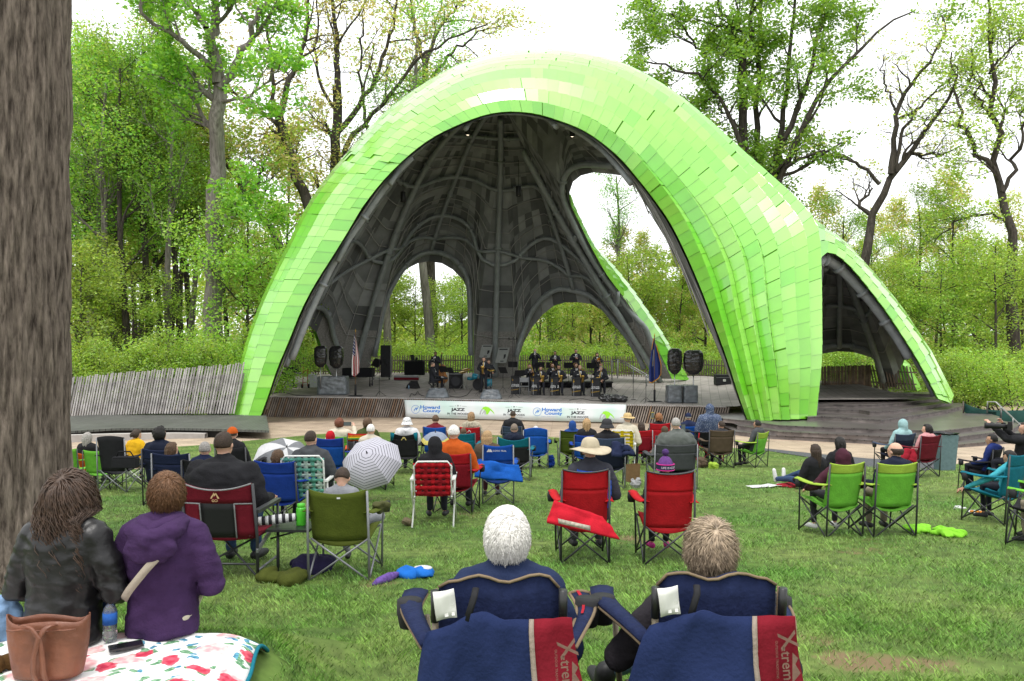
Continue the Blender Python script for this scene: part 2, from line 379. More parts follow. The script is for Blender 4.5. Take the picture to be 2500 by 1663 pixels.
O_px = [(560, 1016, 35.2), (570, 966, 35.3), (586, 897, 35.4), (603, 830, 35.6), (631, 752, 35.8), (658, 690, 36), (696, 611, 36.2), (728, 546, 36.4), (752, 500, 36.6), (797, 434, 36.9), (866, 353, 37.2), (935, 278, 37.5), (1022, 213, 37.8), (1108, 163, 38), (1192, 135, 38.1), (1280, 125, 38.1), (1370, 127, 38), (1510, 160, 37.75), (1630, 228, 37.4), (1720, 302, 37.0), (1800, 375, 36.3), (1880, 444, 35.1), (1950, 505, 33.9), (1992, 562, 33.0), (1999, 680, 32.2), (1999, 815, 31.7), (1998, 912, 31.5), (1990, 1022, 31.4)]
NS = 220
_lens = [0]
for a, b in zip(pw(I_px), pw(I_px)[1:]): _lens.append(_lens[-1]+(b-a).length)
SS = [x/_lens[-1] for x in _lens]
def curve_at(tab, s):
    for i in range(len(SS)-1):
        if s <= SS[i+1] or i == len(SS)-2:
            w = (s-SS[i])/(SS[i+1]-SS[i])
            p0 = tab[max(0, i-1)]; p1 = tab[i]; p2 = tab[i+1]; p3 = tab[min(len(tab)-1, i+2)]
            return tuple(.5*((2*b)+(-a+c)*w+(2*a-5*b+4*c-d)*w*w+(-a+3*b-3*c+d)*w**3) for a, b, c, d in zip(p0, p1, p2, p3))
def sstep(a, b, x):
    t = min(1, max(0, (x-a)/(b-a))); return t*t*(3-2*t)
def band(s, t, lift=0.0):
    i = curve_at(I_px, s); o = curve_at(O_px, s)
    k = sstep(.62, .93, s)
    a1 = math.sin(t*math.pi/2); b1 = 1-math.cos(t*math.pi/2)
    a = lerp(a1, t, k); px = lerp(i[0], o[0], a); py = lerp(i[1], o[1], a)
    Y = lerp(lerp(i[2], o[2], b1), lerp(i[2], o[2], t*t)-.9*math.sin(math.pi*t)*.8, k)
    return P(px, py, Y)
# strips: wide faces with narrow step faces that open out down the right leg
NW = 8
def tcuts(s):
    nar = .29*sstep(.45, .75, s); cuts = [0.0]
    for j in range(NW):
        cuts.append((j+1-nar)/NW); cuts.append((j+1)/NW)
    return cuts, nar
def bandn(s, t):
    e = 2e-3
    du = band(min(1, s+e), t)-band(max(0, s-e), t); dv = band(s, min(1, t+e))-band(s, max(0, t-e))
    n = dv.cross(du)
    if n.length < 1e-9: return Vector((0, -1, 0))
    n.normalize()
    return n if n.y < 0 or n.z > .3 else -n
def pleat(s, c, idx):            # lift of a cut line: after each narrow step the next face starts lower
    a = .30*sstep(.45, .75, s)*(1-.55*sstep(.93, 1, s))
    return a if (idx % 2 == 1) else 0.0
base = MB(); rows = []
for i in range(111):
    s = i/110; cuts, nar = tcuts(s)
    row = []
    for ci, c in enumerate(cuts):
        n = bandn(s, min(.995, max(.005, c)))
        row.append(band(s, c)+n*(pleat(s, c, ci)-.05))
    rows.append(row)
base.grid(rows, smooth=False)
wpart(base, 'shell_backing', M_under, pav, fix=False)
tl = MB()
arc = [0]; pr = band(0, .3)
for i in range(1, NS+1):
    q = band(i/NS, .3); arc.append(arc[-1]+(q-pr).length); pr = q
def s_of(d):
    import bisect
    k = min(NS-1, max(0, bisect.bisect_left(arc, d)-1)); return (k+(d-arc[k])/max(1e-9, arc[k+1]-arc[k]))/NS
TOT = arc[-1]
def cell(s, ci, n_lift):
    cuts, nar = tcuts(s); c = cuts[ci]
    n = bandn(s, min(.995, max(.005, c)))
    return band(s, c)+n*(pleat(s, c, ci)+n_lift)
def add_tile(mb, vs, n, m):                   # one flat shingle: its face, its back and its four thin edges
    top = [0, 1, 2, 3]; q = (vs[1]-vs[0]).cross(vs[3]-vs[0])
    if q.dot(n) < 0: top = [3, 2, 1, 0]
    mb.add([vs[i] for i in top], [(0, 1, 2, 3)], mi=m, smooth=True)
    t2 = [vs[i+4] for i in top]; t1 = [vs[i] for i in top]
    mb.add(t1+t2, [(7, 6, 5, 4)]+[((i+1) % 4, i, i+4, (i+1) % 4+4) for i in range(4)], mi=m)
tr = random.Random(11)
for ci in range(2*NW):
    narrow = ci % 2 == 1
    d = -tr.random()*.5; patch = 1; run = 0
    while d < TOT:
        L = .50+tr.random()*.05
        sm = s_of(min(TOT, max(0, d+L/2)))
        if sm > .6: L *= .95
        s0 = s_of(max(0, d)); s1 = s_of(min(TOT, d+L+.05)); d += L
        if narrow and tcuts(sm)[1] < .05: continue
        merge = sm < .36 and not narrow
        if merge and (ci//2) % 2 == 1: continue
        cj = ci+3 if merge else ci+1
        if s1-s0 < 1e-4: continue
        left = sm < .5
        lo, hi = (.030, .012)
        la, lb = (lo, hi) if left else (hi, lo)          # the end nearer the foot stands proud
        cols = [(ci, ci+1)]
        wide = (cell(sm, ci, 0)-cell(sm, cj, 0)).length
        if wide < .05: continue
        parts = [(0, 1)] if wide < .95 else ([(0, .5), (.5, 1)] if wide < 1.6 else [(0, .34), (.34, .67), (.67, 1)])
        if run <= 0: patch = tr.choice([0, 1, 1, 1, 2, 2, 4, 3]); run = tr.randint(3, 12)
        run -= 1
        for (f0, f1) in parts:
            jit = (tr.random()-.5)*.005
            sa = min(1, max(0, s0+jit*.6)); sb = min(1, max(0, s1+jit*.6))
            A0 = cell(sa, ci, la); A1 = cell(sa, cj, la); B0 = cell(sb, ci, lb); B1 = cell(sb, cj, lb)
            a0 = A0.lerp(A1, f0); a1 = A0.lerp(A1, f1); b0 = B0.lerp(B1, f0); b1 = B0.lerp(B1, f1)
            g_ = .007
            w0 = (a1-a0); w1 = (b1-b0)
            if w0.length > .06: a0 = a0+w0*(g_/w0.length); a1 = a1-w0*(g_/w0.length)
            if w1.length > .06: b0 = b0+w1*(g_/w1.length); b1 = b1-w1*(g_/w1.length)
            n = (a1-a0).cross(b0-a0)
            if n.length < 1e-6: continue
            n.normalize()
            if n.dot(bandn(sm, min(.99, (ci+.5)/(2*NW)))) < 0: n = -n
            t_ = .025
            m = patch if tr.random() < .88 else tr.randint(0, 4)
            if narrow: m = tr.choice([3, 3, 2])
            if ci <= 1 and tr.random() < .75: m = tr.choice([0, 0, 1])
            if ci <= 3 and sm < .25 and tr.random() < .5: m = tr.choice([0, 0, 1])
            vs = [a0, a1, b1, b0, a0-n*t_, a1-n*t_, b1-n*t_, b0-n*t_]
            add_tile(tl, vs, n, m)
wpart(tl, 'shell_shingles', M_sh, pav, fix=False)
# smaller arch shell on the right
I2 = [(1999, 650, 32.2), (2002, 626, 32.5), (2016, 616, 32.8), (2037, 620, 33), (2067, 643, 33.3), (2106, 687, 33.6), (2159, 756, 33.8), (2198, 814, 33.9), (2243, 886, 33.9), (2289, 974, 33.8)]
O2 = [(1988, 536, 33.4), (2000, 548, 34), (2020, 562, 34.4), (2046, 584, 34.8), (2080, 614, 35), (2125, 660, 35.2), (2180, 727, 35.3), (2224, 788, 35.2), (2268, 862, 35), (2320, 987, 34.6)]
def shell_band(I, O, strips, L, name, nlift, seed, flip=1):
    rr = random.Random(seed); n = 60
    def cat(tab, s):
        x = s*(len(tab)-1); i = min(len(tab)-2, int(x)); w = x-i
        p0 = tab[max(0, i-1)]; p1 = tab[i]; p2 = tab[i+1]; p3 = tab[min(len(tab)-1, i+2)]
        return tuple(.5*((2*b)+(-a+c)*w+(2*a-5*b+4*c-d)*w*w+(-a+3*b-3*c+d)*w**3) for a, b, c, d in zip(p0, p1, p2, p3))
    def bp(s, t):
        i = cat(I, s); o = cat(O, s); a = math.sin(t*math.pi/2); b = 1-math.cos(t*math.pi/2)
        return P(lerp(i[0], o[0], a), lerp(i[1], o[1], a), lerp(i[2], o[2], b))
    def nn(s, t):
        e = 3e-3; v = (bp(s, min(1, t+e))-bp(s, max(0, t-e))).cross(bp(min(1, s+e), t)-bp(max(0, s-e), t))
        v.normalize(); return v if v.y < 0 or v.z > .3 else -v
    bk = MB(); bk.grid([[bp(i/n, j/strips)-nn(i/n, min(.99, max(.01, j/strips)))*.05 for j in range(strips+1)] for i in range(n+1)], smooth=False)
    wpart(bk, name+'_backing', M_under, pav, fix=False)
    tot = 0; ds = [0]; p = bp(0, .4)
    for i in range(1, n+1):
        q = bp(i/n, .4); tot += (q-p).length; ds.append(tot); p = q
    inv = lambda d: float(np.interp(d, ds, [i/n for i in range(n+1)]))
    tm = MB()
    for j in range(strips):
        d = -rr.random()*.5
        while d < tot:
            Lx = L*(.9+.2*rr.random()); s0 = inv(max(0, d)); s1 = inv(min(tot, d+Lx+.05)); d += Lx
            if s1-s0 < 1e-4: continue
            t0 = j/strips+.006; t1 = (j+1)/strips-.006
            a0, a1, b0, b1 = (bp(s0, t0)+nn(s0, t0)*.02, bp(s0, t1)+nn(s0, min(.99, t1))*.02, bp(s1, t0)+nn(s1, t0)*.075, bp(s1, t1)+nn(s1, min(.99, t1))*.075)
            nv = nn((s0+s1)/2, (t0+min(.99, t1))/2)*.025
            vs = [a0, a1, b1, b0, a0-nv, a1-nv, b1-nv, b0-nv]
            add_tile(tm, vs, nv, rr.choice([1, 2, 2, 3, 1, 0]))
    wpart(tm, name+'_shingles', M_sh, pav, fix=False)
    return bp
bp2 = shell_band(I2, O2, 3, .6, 'small_arch', 1, 5)
# strip of shell seen on the far side of the right-hand opening
I3 = [(1391, 476, 41), (1395, 502, 41.5), (1418, 551, 42.2), (1442, 600, 42.8), (1479, 667, 43.6), (1520, 723, 44.4), (1557, 777, 45), (1589, 820, 45.4), (1612, 865, 45.8), (1640, 925, 46.2)]
O3 = [(1392, 474, 41.6), (1400, 500, 42.1), (1424, 550, 42.8), (1450, 600, 43.5), (1498, 651, 44.5), (1542, 706, 45.4), (1578, 757, 46), (1612, 808, 46.4), (1645, 865, 46.8), (1682, 930, 47.2)]
shell_band(I3, O3, 2, .7, 'back_leg', 1, 8)
# vaults: an umbrella-like surface from an apex down to the rim of arches and feet
def umbrella(rim, apex, power, nR=14):
    apex = Vector(apex); pows = power if isinstance(power, list) else [power]*len(rim)
    nn_ = len(rim); soft_ = [Vector(p) for p in rim]
    for _ in range(70): soft_ = [(soft_[k-1]+soft_[k]*2+soft_[(k+1) % nn_])/4 for k in range(nn_)]
    def edge(k, w, r):                            # the sharp rim melts into an even dome away from the edge
        q = sstep(.38, 1.0, r); return soft_[k].lerp(soft_[(k+1) % nn_], w).lerp(rim[k].lerp(rim[(k+1) % nn_], w), q)
    def S(i, r, inset=0.0):                       # i: float index on the closed rim
        n = len(rim); k = int(math.floor(i)) % n; w = i-math.floor(i)
        b = edge(k, w, r); power = lerp(pows[k], pows[(k+1) % n], w)
        p = Vector((lerp(apex.x, b.x, r), lerp(apex.y, b.y, r), apex.z-(apex.z-b.z)*r**power))
        if inset:
            e = .02
            b2 = edge((k+1) % n, w, r)
            du = Vector((lerp(apex.x, b2.x, r), lerp(apex.y, b2.y, r), apex.z-(apex.z-b2.z)*r**power))-p
            r2 = r-e
            dv = Vector((lerp(apex.x, b.x, r2), lerp(apex.y, b.y, r2), apex.z-(apex.z-b.z)*r2**power))-p
            nrm = du.cross(dv)
            if nrm.length > 1e-9:
                nrm.normalize()
                c = Vector((apex.x, apex.y, 3.0))-p
                if nrm.dot(c) < 0: nrm = -nrm
                p = p+nrm*inset
        return p
    return S
I_w = [P(*curve_at(I_px, i/40)) for i in range(41)]
front = [p+Vector((0, .10, 0))+(Vector((-.5, 38, 6))-p).normalized()*.06 for p in I_w]
side = [(1850, 1026, 32.6), (1800, 880, 33.2), (1730, 690, 34), (1640, 530, 34.8), (1575, 452, 35.6), (1529, 431, 37), (1491, 425, 38), (1449, 421, 39.2), (1418, 429, 40), (1399, 444, 40.6), (1390, 471, 41), (1395, 502, 41.5), (1418, 551, 42.2), (1442, 600, 42.8), (1479, 667, 43.6), (1520, 723, 44.4), (1557, 777, 45), (1589, 820, 45.4), (1605, 853, 45.7), (1640, 925, 46.2)]
rr_arch = [(1600, 925, 46.6), (1573, 868, 46.8), (1552, 841, 47), (1525, 812, 47.2), (1498, 782, 47.4), (1471, 758, 47.6), (1442, 742, 47.8), (1410, 738, 48), (1378, 739, 48.2), (1351, 747, 48.4), (1324, 769, 48.6), (1300, 798, 48.8), (1279, 836, 49), (1268, 868, 49), (1262, 925, 49)]
rc_arch = [(1157, 925, 49), (1156, 865, 49), (1156, 814, 49), (1154, 761, 49), (1146, 715, 49), (1130, 683, 49), (1105, 658, 49), (1079, 643, 49), (1046, 638, 49), (1020, 643, 49), (996, 655, 48.9), (971, 678, 48.8), (950, 707, 48.6), (929, 745, 48.4), (915, 790, 48.1), (905, 840, 47.9), (896, 925, 47.6)]
ls_arch = [(815, 925, 46.2), (792, 880, 45.6), (783, 841, 45), (773, 812, 44.3), (757, 797, 43.2), (738, 795, 41.8), (720, 806, 40.4), (700, 840, 38.8), (680, 890, 37.4), (655, 965, 35.9), (636, 1015, 35.2)]
rim = front+pw(side)+pw(rr_arch)+pw(rc_arch)+pw(ls_arch)
NF = len(front); iS = NF; iRR = iS+len(side); iRC = iRR+len(rr_arch); iLS = iRC+len(rc_arch); NRIM = len(rim)
APEX = (-.6, 41.0, 16.0)
def pow_at(k):                       # the back right leg is a straight ridge, the rest a dome
    if k < iS+8: return 2.15
    if k < iS+12: return lerp(2.15, 1.0, (k-iS-8)/4)
    if k < iRR+1: return .98
    if k < iRR+8: return lerp(.98, 1.9, (k-iRR-1)/7)
    return 2.15
POWS = [pow_at(k) for k in range(NRIM)]
S1 = umbrella(rim, APEX, POWS)
def lining(S, n, nR, nm, par, seed, lowz=4.6, off=0.0):
    rr = random.Random(seed); lm = MB()
    for i in range(n):
        for k in range(nR):
            r0 = k/nR; r1 = (k+1)/nR
            q = [S(i, r0), S(i, r1), S(i+1, r1), S(i+1, r0)] if k else [S(i, 0), S(i, r1), S(i+1, r1)]
            zc = sum(p.z for p in q)/len(q); low = q[1].y > 44 and zc < lowz
            lm.add(q, [tuple(range(len(q)))], mi=3 if low else rr.choice([0, 0, 0, 1, 1, 2, 2]), smooth=False)
    return wpart(lm, nm, M_lin, par, fix=False)
lining(S1, NRIM, 22, 'vault_lining', pav, 4)
# roof skin above the lining, seen only from the side
rim_out = [P(*curve_at(O_px, i/40))+Vector((0, .05, -.05)) for i in range(41)]+[p+(Vector((-.02, .12, .12)) if k < len(side) else Vector((p.x-APEX[0], p.y-APEX[1], 0)).normalized()*.3+Vector((0, .05, .22))) for k, p in enumerate(rim[NF:])]
S_out = umbrella(rim_out, (APEX[0], APEX[1], 17.0), POWS)
ro = MB()
for i in range(NRIM):
    for k in range(14):
        q = [S_out(i, k/14), S_out(i, (k+1)/14), S_out(i+1, (k+1)/14), S_out(i+1, k/14)] if k else [S_out(i, 0), S_out(i, 1/14), S_out(i+1, 1/14)]
        ro.add(q, [tuple(range(len(q)))], mi=rnd.choice([1, 2, 3]))
wpart(ro, 'roof_skin', M_sh, pav, fix=False)
# steel: rim tubes, ribs, rings, light purlins
def tubepath(S, i0, i1, r0, r1, inset, n): return [S(lerp(i0, i1, j/n), lerp(r0, r1, j/n), inset) for j in range(n+1)]
def steel(name, pts, rad, m=M_tube, rings=2):
    t = MB(); pts = smoothpts(pts, 2); t.tube(pts, rad, n=10)
    for q in range(1, rings+1):
        k = int(len(pts)*q/(rings+1)); k = min(len(pts)-2, max(1, k))
        d = (pts[k+1]-pts[k]).normalized(); t.tube([pts[k]-d*.06, pts[k]+d*.06], rad*1.45, n=10)
    return wpart(t, name, m, pav)
def idx_near(lo, hi, f):            # rim index extremum between lo and hi
    return max(range(int(lo), int(hi)), key=f)
topz = lambda k: rim[k].z
aRC = idx_near(iRC, iLS, topz); aRR = idx_near(iRR, iRC, topz); aLS = idx_near(iLS, NRIM, topz); aSD = iS+10
fL = 0.5; fR = NF-1
P3f = iRR-.5; P2f = iRC-.5; P1f = iLS-.5
steel('arch_tube', tubepath(S1, iRC, iLS-1, .955, .955, .28, 40), .16)
steel('arch_tube', tubepath(S1, iRR, iRC-1, .955, .955, .28, 40), .16)
steel('arch_tube', tubepath(S1, iLS, NRIM-2, .955, .955, .25, 30), .14)
steel('arch_tube', tubepath(S1, iS+5, iRR-1, .93, .93, .28, 40), .15)
steel('rib_tube', tubepath(S1, P1f, P1f, 1.0, .25, .3, 24), .17)
steel('rib_tube', tubepath(S1, P2f, P2f, 1.0, .2, .3, 24), .17)
steel('rib_tube', tubepath(S1, P3f, P3f, 1.0, .2, .3, 24), .17, M_tube)
steel('rib_tube', tubepath(S1, aRC, aRC, .95, .15, .3, 20), .13)
steel('rib_tube', tubepath(S1, aRR, aRR, .95, .15, .3, 20), .13)
steel('rib_tube', tubepath(S1, aLS, aLS, .95, .3, .3, 20), .12)
for fi in (8, 13, 18, 23, 28): steel('rib_tube', tubepath(S1, fi, fi, .97, .2, .3, 18), .12)
steel('arch_tube', tubepath(S1, 0.3, 14, .93, .9, .3, 36), .15, M_tubelt)
for rr_ in (.35, .58, .78): steel('ring_tube', [S1(aLS+(NRIM+31-aLS)*0+(k/60.0)*(NRIM), rr_, .3) for k in range(int(60*(NF-3)/NRIM)+1)], .11, rings=5)
for rr_ in (.35, .58, .78): steel('ring_tube', [S1(lerp(iRR-2, NRIM-3, k/50), rr_, .3) for k in range(51)], .11, rings=5)
for (a, b) in ((P2f, aRC), (P2f, aRR), (P1f, aRC), (P3f, aRR), (P1f, aLS)):
    steel('brace_tube', tubepath(S1, a, b, .74, .9, .35, 10), .10, rings=0)
def purlin(pts, w=.028):
    pu = MB(); pu.tube(pts, w, n=4); wpart(pu, 'purlin', M_purl, pav)
for r0 in (.26, .32, .42, .48, .53, .64, .70, .74, .83, .88, .92): purlin([S1(lerp(iRR-3, NRIM+NF-2, k/150), r0, .14) for k in range(151)])
for k in range(iS, NRIM, 2): purlin([S1(k, lerp(.72, .99, j/4), .16) for j in range(5)], .022)
# small vault on the right
f2 = [P(*c)+Vector((0, .12, 0)) for c in I2]
lft = [P(1997, 1020, 31.9), P(1990, 940, 32.1), P(1992, 850, 32.2), P(1996, 760, 32.2)]
back2 = [(2322, 980, 35.2), (2296, 935, 36.5), (2268, 890, 38), (2246, 868, 39.5), (2224, 862, 41), (2205, 880, 42), (2196, 905, 42.6), (2190, 945, 43), (2160, 945, 43.4), (2150, 892, 43.6), (2125, 872, 43.8), (2085, 860, 44), (2045, 858, 44), (2005, 864, 44), (1970, 880, 43.5), (1950, 950, 43), (1925, 950, 41), (1915, 880, 38), (1925, 880, 35), (1965, 1010, 32.6)]
rim2 = lft+f2+pw(back2)
S2 = umbrella(rim2, (14.2, 36.6, 8.2), 2.0)
lining(S2, len(rim2), 14, 'small_vault_lining', pav, 9, lowz=2.5)
rim2o = lft+[P(*c) for c in O2]+[p+Vector((.3, .3, .25)) for p in pw(back2)]
S2o = umbrella(rim2o, (14.2, 36.9, 8.75), 2.0)
ro = MB()
for i in range(len(rim2o)):
    if i < 3 or i > len(rim2o)-4: continue
    for k in range(8):
        q = [S2o(i, k/8), S2o(i, (k+1)/8), S2o(i+1, (k+1)/8), S2o(i+1, k/8)] if k else [S2o(i, 0), S2o(i, 1/8), S2o(i+1, 1/8)]
        ro.add(q, [tuple(range(len(q)))], mi=rnd.choice([1, 2, 3]))
wpart(ro, 'roof_skin', M_sh, pav, fix=False)
n0 = len(lft)
fr = [S2(lerp(n0+1, n0+8.7, j/40), .90, .3) for j in range(41)]
steel('arch_tube', fr, .21, M_tubelt, rings=4)
steel('rib_tube', [S2(n0+9.6, lerp(.98, .2, j/14), .3) for j in range(15)], .16)
steel('rib_tube', [S2(n0+10+7.5, lerp(1, .2, j/14), .35) for j in range(15)], .16)
steel('rib_tube', [S2(n0+10+12, lerp(.96, .2, j/14), .3) for j in range(15)], .14)
for q in (.4, .7): steel('ring_tube', [S2(lerp(n0, n0+24, j/40), q, .3) for j in range(41)], .12, rings=4)
steel('arch_tube', [S2(lerp(n0+19, n0+25, j/20), .95, .25) for j in range(21)], .14)
for r0 in (.25, .34, .5, .58, .64, .78, .86): purlin([S2(lerp(n0, len(rim2)-3, k/60), r0, .14) for k in range(61)])
# green outer leg seen behind the small vault
b4 = [(2170, 858, 43.6), (2186, 885, 43.5), (2200, 915, 43.4), (2222, 955, 43.2)]; c4 = [(2196, 885, 43.0), (2210, 895, 42.9), (2222, 920, 42.8), (2240, 955, 42.6)]
lg = MB(); lg.grid([pw(b4), pw(c4)], thick=.3, smooth=False); wpart(lg, 'back_leg', M_sh[3], pav)
# pendant lights hung inside the vault
for (px, py, Y) in ((1142, 318, 36), (1397, 322, 36), (984, 482, 39), (1266, 468, 40)):
    p = P(px, py, Y); t = thing('pendant_light', {1142: 'black cylinder lamp hung near the top left of the big arch', 1397: 'black cylinder lamp hung just under the right part of the arch rim', 984: 'lower black cylinder lamp hung on the left inside the vault', 1266: 'lower black cylinder lamp hung in the middle of the vault'}[px], 'pendant light', p, group='pendant lamps inside the pavilion')
    b = MB(); b.lathe([(.001, .27), (.11, .27), (.125, .24), (.125, -.22), (.105, -.24), (.10, -.18), (.001, -.18)], n=14); b.build('lamp_body', mat('lamp_black', (.012, .012, .012), .5), t)
    b = MB(); b.tube([(0, 0, .26), (0, 0, 1.6)], .012, n=5); b.build('rod', mat('lamp_black', (.012,)*3), t)
    b = MB(); b.lathe([(.001, -.205), (.095, -.205), (.095, -.2), (.001, -.2)], n=12); b.build('lamp_lens', mat('lamp_glow', (1, .9, .7), .5, emit=(1, .85, .6, 3.0)), t)
# ------------------------------------------------------------------ stage, steps, decks, fences
def floorz(x, y):
    b = .83-.0105*min(x, 9.5)
    if x > 9.5: b = lerp(.73, 1.0, min(1, (x-9.5)/2))
    return b+.045*max(0, y-37)
def FL(px, py):                     # pixel ray met at the stage floor
    lo, hi = 28.0, 60.0
    for _ in range(50):
        m = (lo+hi)/2; p = P(px, py, m)
        if p.z > floorz(p.x, p.y): lo = m
        else: hi = m
    return P(px, py, lo)
M_floor = paver_material('stage_boards', (.27, .245, .225), (.23, .21, .19), (.10, .09, .085), 1.6, .42, .75, rot=R(90+13), mortar=.010)
M_slat = mat('weathered_slat', (.20, .165, .14), .85, .45, 2.2, bump=.3)
M_slatr = mat('rusty_slat', (.19, .125, .085), .85, .4, 3, bump=.3)
M_slatg = mat('grey_slat', (.40, .375, .36), .9, .35, 3, bump=.4)
M_slatd = mat('dark_slat', (.115, .095, .078), .85, .35, 3)
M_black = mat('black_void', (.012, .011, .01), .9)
stage = thing('stage', 'raised timber stage with a slatted front under the pavilion', 'stage', (0, 38, 0))
fe = [(-12.0, 37.3), (-4.9, 37.15), (-1, 36.6), (4.9, 34.5), (9.3, 34.0)]
outline = fe+[(11.5, 34.2), (16.2, 34.6), (18.4, 35.0), (18.6, 44), (12, 47), (9, 51.5), (-2, 52), (-13, 51), (-15.5, 44), (-13.5, 38)]
fm = MB()
import itertools
bm = bmesh.new(); vv = [bm.verts.new((x, y, 0)) for x, y in outline]; f_ = bm.faces.new(vv)
bmesh.ops.triangulate(bm, faces=[f_])
for _ in range(3): bmesh.ops.subdivide_edges(bm, edges=bm.edges[:], cuts=1, use_grid_fill=True)
bm.verts.index_update()
fm.add([(v.co.x, v.co.y, floorz(v.co.x, v.co.y)) for v in bm.verts], [tuple(v.index for v in f.verts) for f in bm.faces]); bm.free()
wpart(fm, 'floor', M_floor, stage)
def along(pl, d):
    for a, b in zip(pl, pl[1:]):
        L = math.hypot(b[0]-a[0], b[1]-a[1])
        if d <= L: return (lerp(a[0], b[0], d/L), lerp(a[1], b[1], d/L), (b[0]-a[0])/L, (b[1]-a[1])/L)
        d -= L
    return None
sl = MB(); bk = MB(); d = 0.05
while True:
    q = along(fe, d)
    if q is None: break
    x, y, tx, ty = q; zt = floorz(x, y)-.03; nx, ny = ty, -tx
    lean = -.22
    a = Vector((x+nx*.30+tx*lean, y+ny*.30+ty*lean, .0)); b = Vector((x+nx*.06, y+ny*.06, zt))
    sl.beam(a, b, .055, .05, up=(nx, ny, 0), mi=(1 if rnd.random() < (.45 if x < 0 else .12) else 0)); d += .105
wpart(sl, 'front_slats', [M_slat, M_slatr], stage)
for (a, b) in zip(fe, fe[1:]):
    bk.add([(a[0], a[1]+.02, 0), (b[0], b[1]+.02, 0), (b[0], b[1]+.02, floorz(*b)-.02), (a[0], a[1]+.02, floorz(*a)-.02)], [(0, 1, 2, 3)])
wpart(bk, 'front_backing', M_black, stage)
ed = MB(); d = 0.0
while along(fe, d+.12):
    x, y, tx, ty = along(fe, d); ed.box((x+ty*.06, y-tx*.06, floorz(x, y)-.015), (.075, .12, .05), rz=math.atan2(ty, tx)); d += .105
wpart(ed, 'edge_blocks', M_slatg, stage)
# ---- terraced steps at the right
M_step = paver_material('wet_dark_boards', (.115, .10, .095), (.09, .078, .074), (.03, .027, .025), 3.2, .15, .33, rot=R(-3), mortar=.012)
M_riser = mat('step_riser', (.17, .145, .135), .7, .5, 3, bump=.4)
steps = thing('timber_steps', 'wide stepped terrace of wet dark boards right of the stage', 'steps', (15, 30, 0))
levels = [
 (.15, [(1795, 1053), (1861, 1061), (1960, 1066), (2063, 1071), (2200, 1080), (2340, 1085), (2520, 1068), (2600, 1050)]),
 (.30, [(1800, 1038), (1900, 1053), (2063, 1061), (2140, 1064), (2200, 1067), (2317, 1069), (2468, 1050), (2490, 1035)]),
 (.45, [(1766, 1022), (1831, 1028), (1900, 1038), (2063, 1045), (2200, 1049), (2292, 1052), (2427, 1037), (2442, 1018), (2400, 1004)]),
 (.60, [(1972, 1018), (2010, 1016), (2075, 1020), (2137, 1024), (2150, 1025), (2230, 1014), (2300, 1003), (2345, 992), (2360, 988)]),
 (.74, [(1990, 999), (2099, 1001), (2124, 1005), (2183, 1002), (2240, 994), (2318, 982), (2328, 976)]),
 (.87, [(1990, 988), (2088, 988), (2140, 987), (2180, 985), (2228, 979), (2290, 973), (2300, 968)]),
 (.99, [(1985, 967), (2060, 966), (2124, 963), (2155, 961), (2231, 961), (2279, 963), (2284, 960)])]
for li, (z, pl) in enumerate(levels):
    fp = [Z(px, py, z) for px, py in pl]
    yb = [33, 33.5, 35.5, 36.5, 37.5, 38, 38.5][li]
    poly = [(p.x, p.y) for p in fp]+[(fp[-1].x+.2, max(yb, fp[-1].y+1)), (fp[0].x+.1, max(yb, fp[0].y+1))]
    ex = MB(); n = len(poly)
    ex.add([(x, y, z) for x, y in poly], [tuple(range(n))], mi=0)
    # risers: a front board a little under a projecting tread
    zb = z-(.152 if li < 4 else .145)
    for a, b in zip(poly, poly[1:len(fp)]):
        ex.add([(a[0], a[1], z-.04), (b[0], b[1], z-.04), (b[0], b[1], z), (a[0], a[1], z)], [(0, 1, 2, 3)], mi=0)
        ex.add([(a[0], a[1]+.03, zb), (b[0], b[1]+.03, zb), (b[0], b[1]+.03, z-.04), (a[0], a[1]+.03, z-.04)], [(0, 1, 2, 3)], mi=1)
    wpart(ex, 'step', [M_step, M_riser], steps, fix=False)
# ---- dark deck and kerb on the left
M_ddeck = paver_material('dark_green_boards', (.085, .088, .078), (.068, .071, .062), (.02, .02, .018), 2.6, .155, .6, rot=R(86))
M_conc = mat('concrete', (.36, .335, .315), .85, .2, 2.5, bump=.2)
dk = thing('timber_deck', 'low dark green board deck under the left foot of the arch', 'deck', (-13, 31, 0))
dz = .33
fr_ = [Z(px, py, dz) for px, py in [(-300, 1062), (165, 1053), (275, 1046), (420, 1045), (560, 1048), (657, 1051)]]
bk_ = [Z(px, py, dz) for px, py in [(650, 1012), (560, 1012), (270, 1011), (165, 1016), (-300, 1020)]]
ex = MB(); poly = [(p.x, p.y) for p in fr_+bk_]; ex.prism(poly, dz-.08, dz); wpart(ex, 'deck_boards', M_ddeck, dk)
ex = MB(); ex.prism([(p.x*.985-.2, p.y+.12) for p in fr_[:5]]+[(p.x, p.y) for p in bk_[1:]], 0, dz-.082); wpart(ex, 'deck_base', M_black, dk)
kb = MB(); kk = [(-300, 1080), (165, 1061), (275, 1056), (420, 1052), (500, 1051)]
fpt = [Z(px, py, .29) for px, py in kk]
for i in range(len(fpt)-1):
    a, b = fpt[i], fpt[i+1]; kb.add([(a.x, a.y, 0), (b.x, b.y, 0), (b.x, b.y, .26-.03*i), (a.x, a.y, .29-.03*i), (a.x, a.y+.32, 0), (b.x, b.y+.32, 0), (b.x, b.y+.32, .26-.03*i), (a.x, a.y+.32, .29-.03*i)], [(0, 1, 2, 3), (3, 2, 6, 7), (5, 4, 7, 6)])
o = kb.build('kerb', M_conc); tag(o, 'low pale concrete kerb in front of the dark deck', 'kerb')
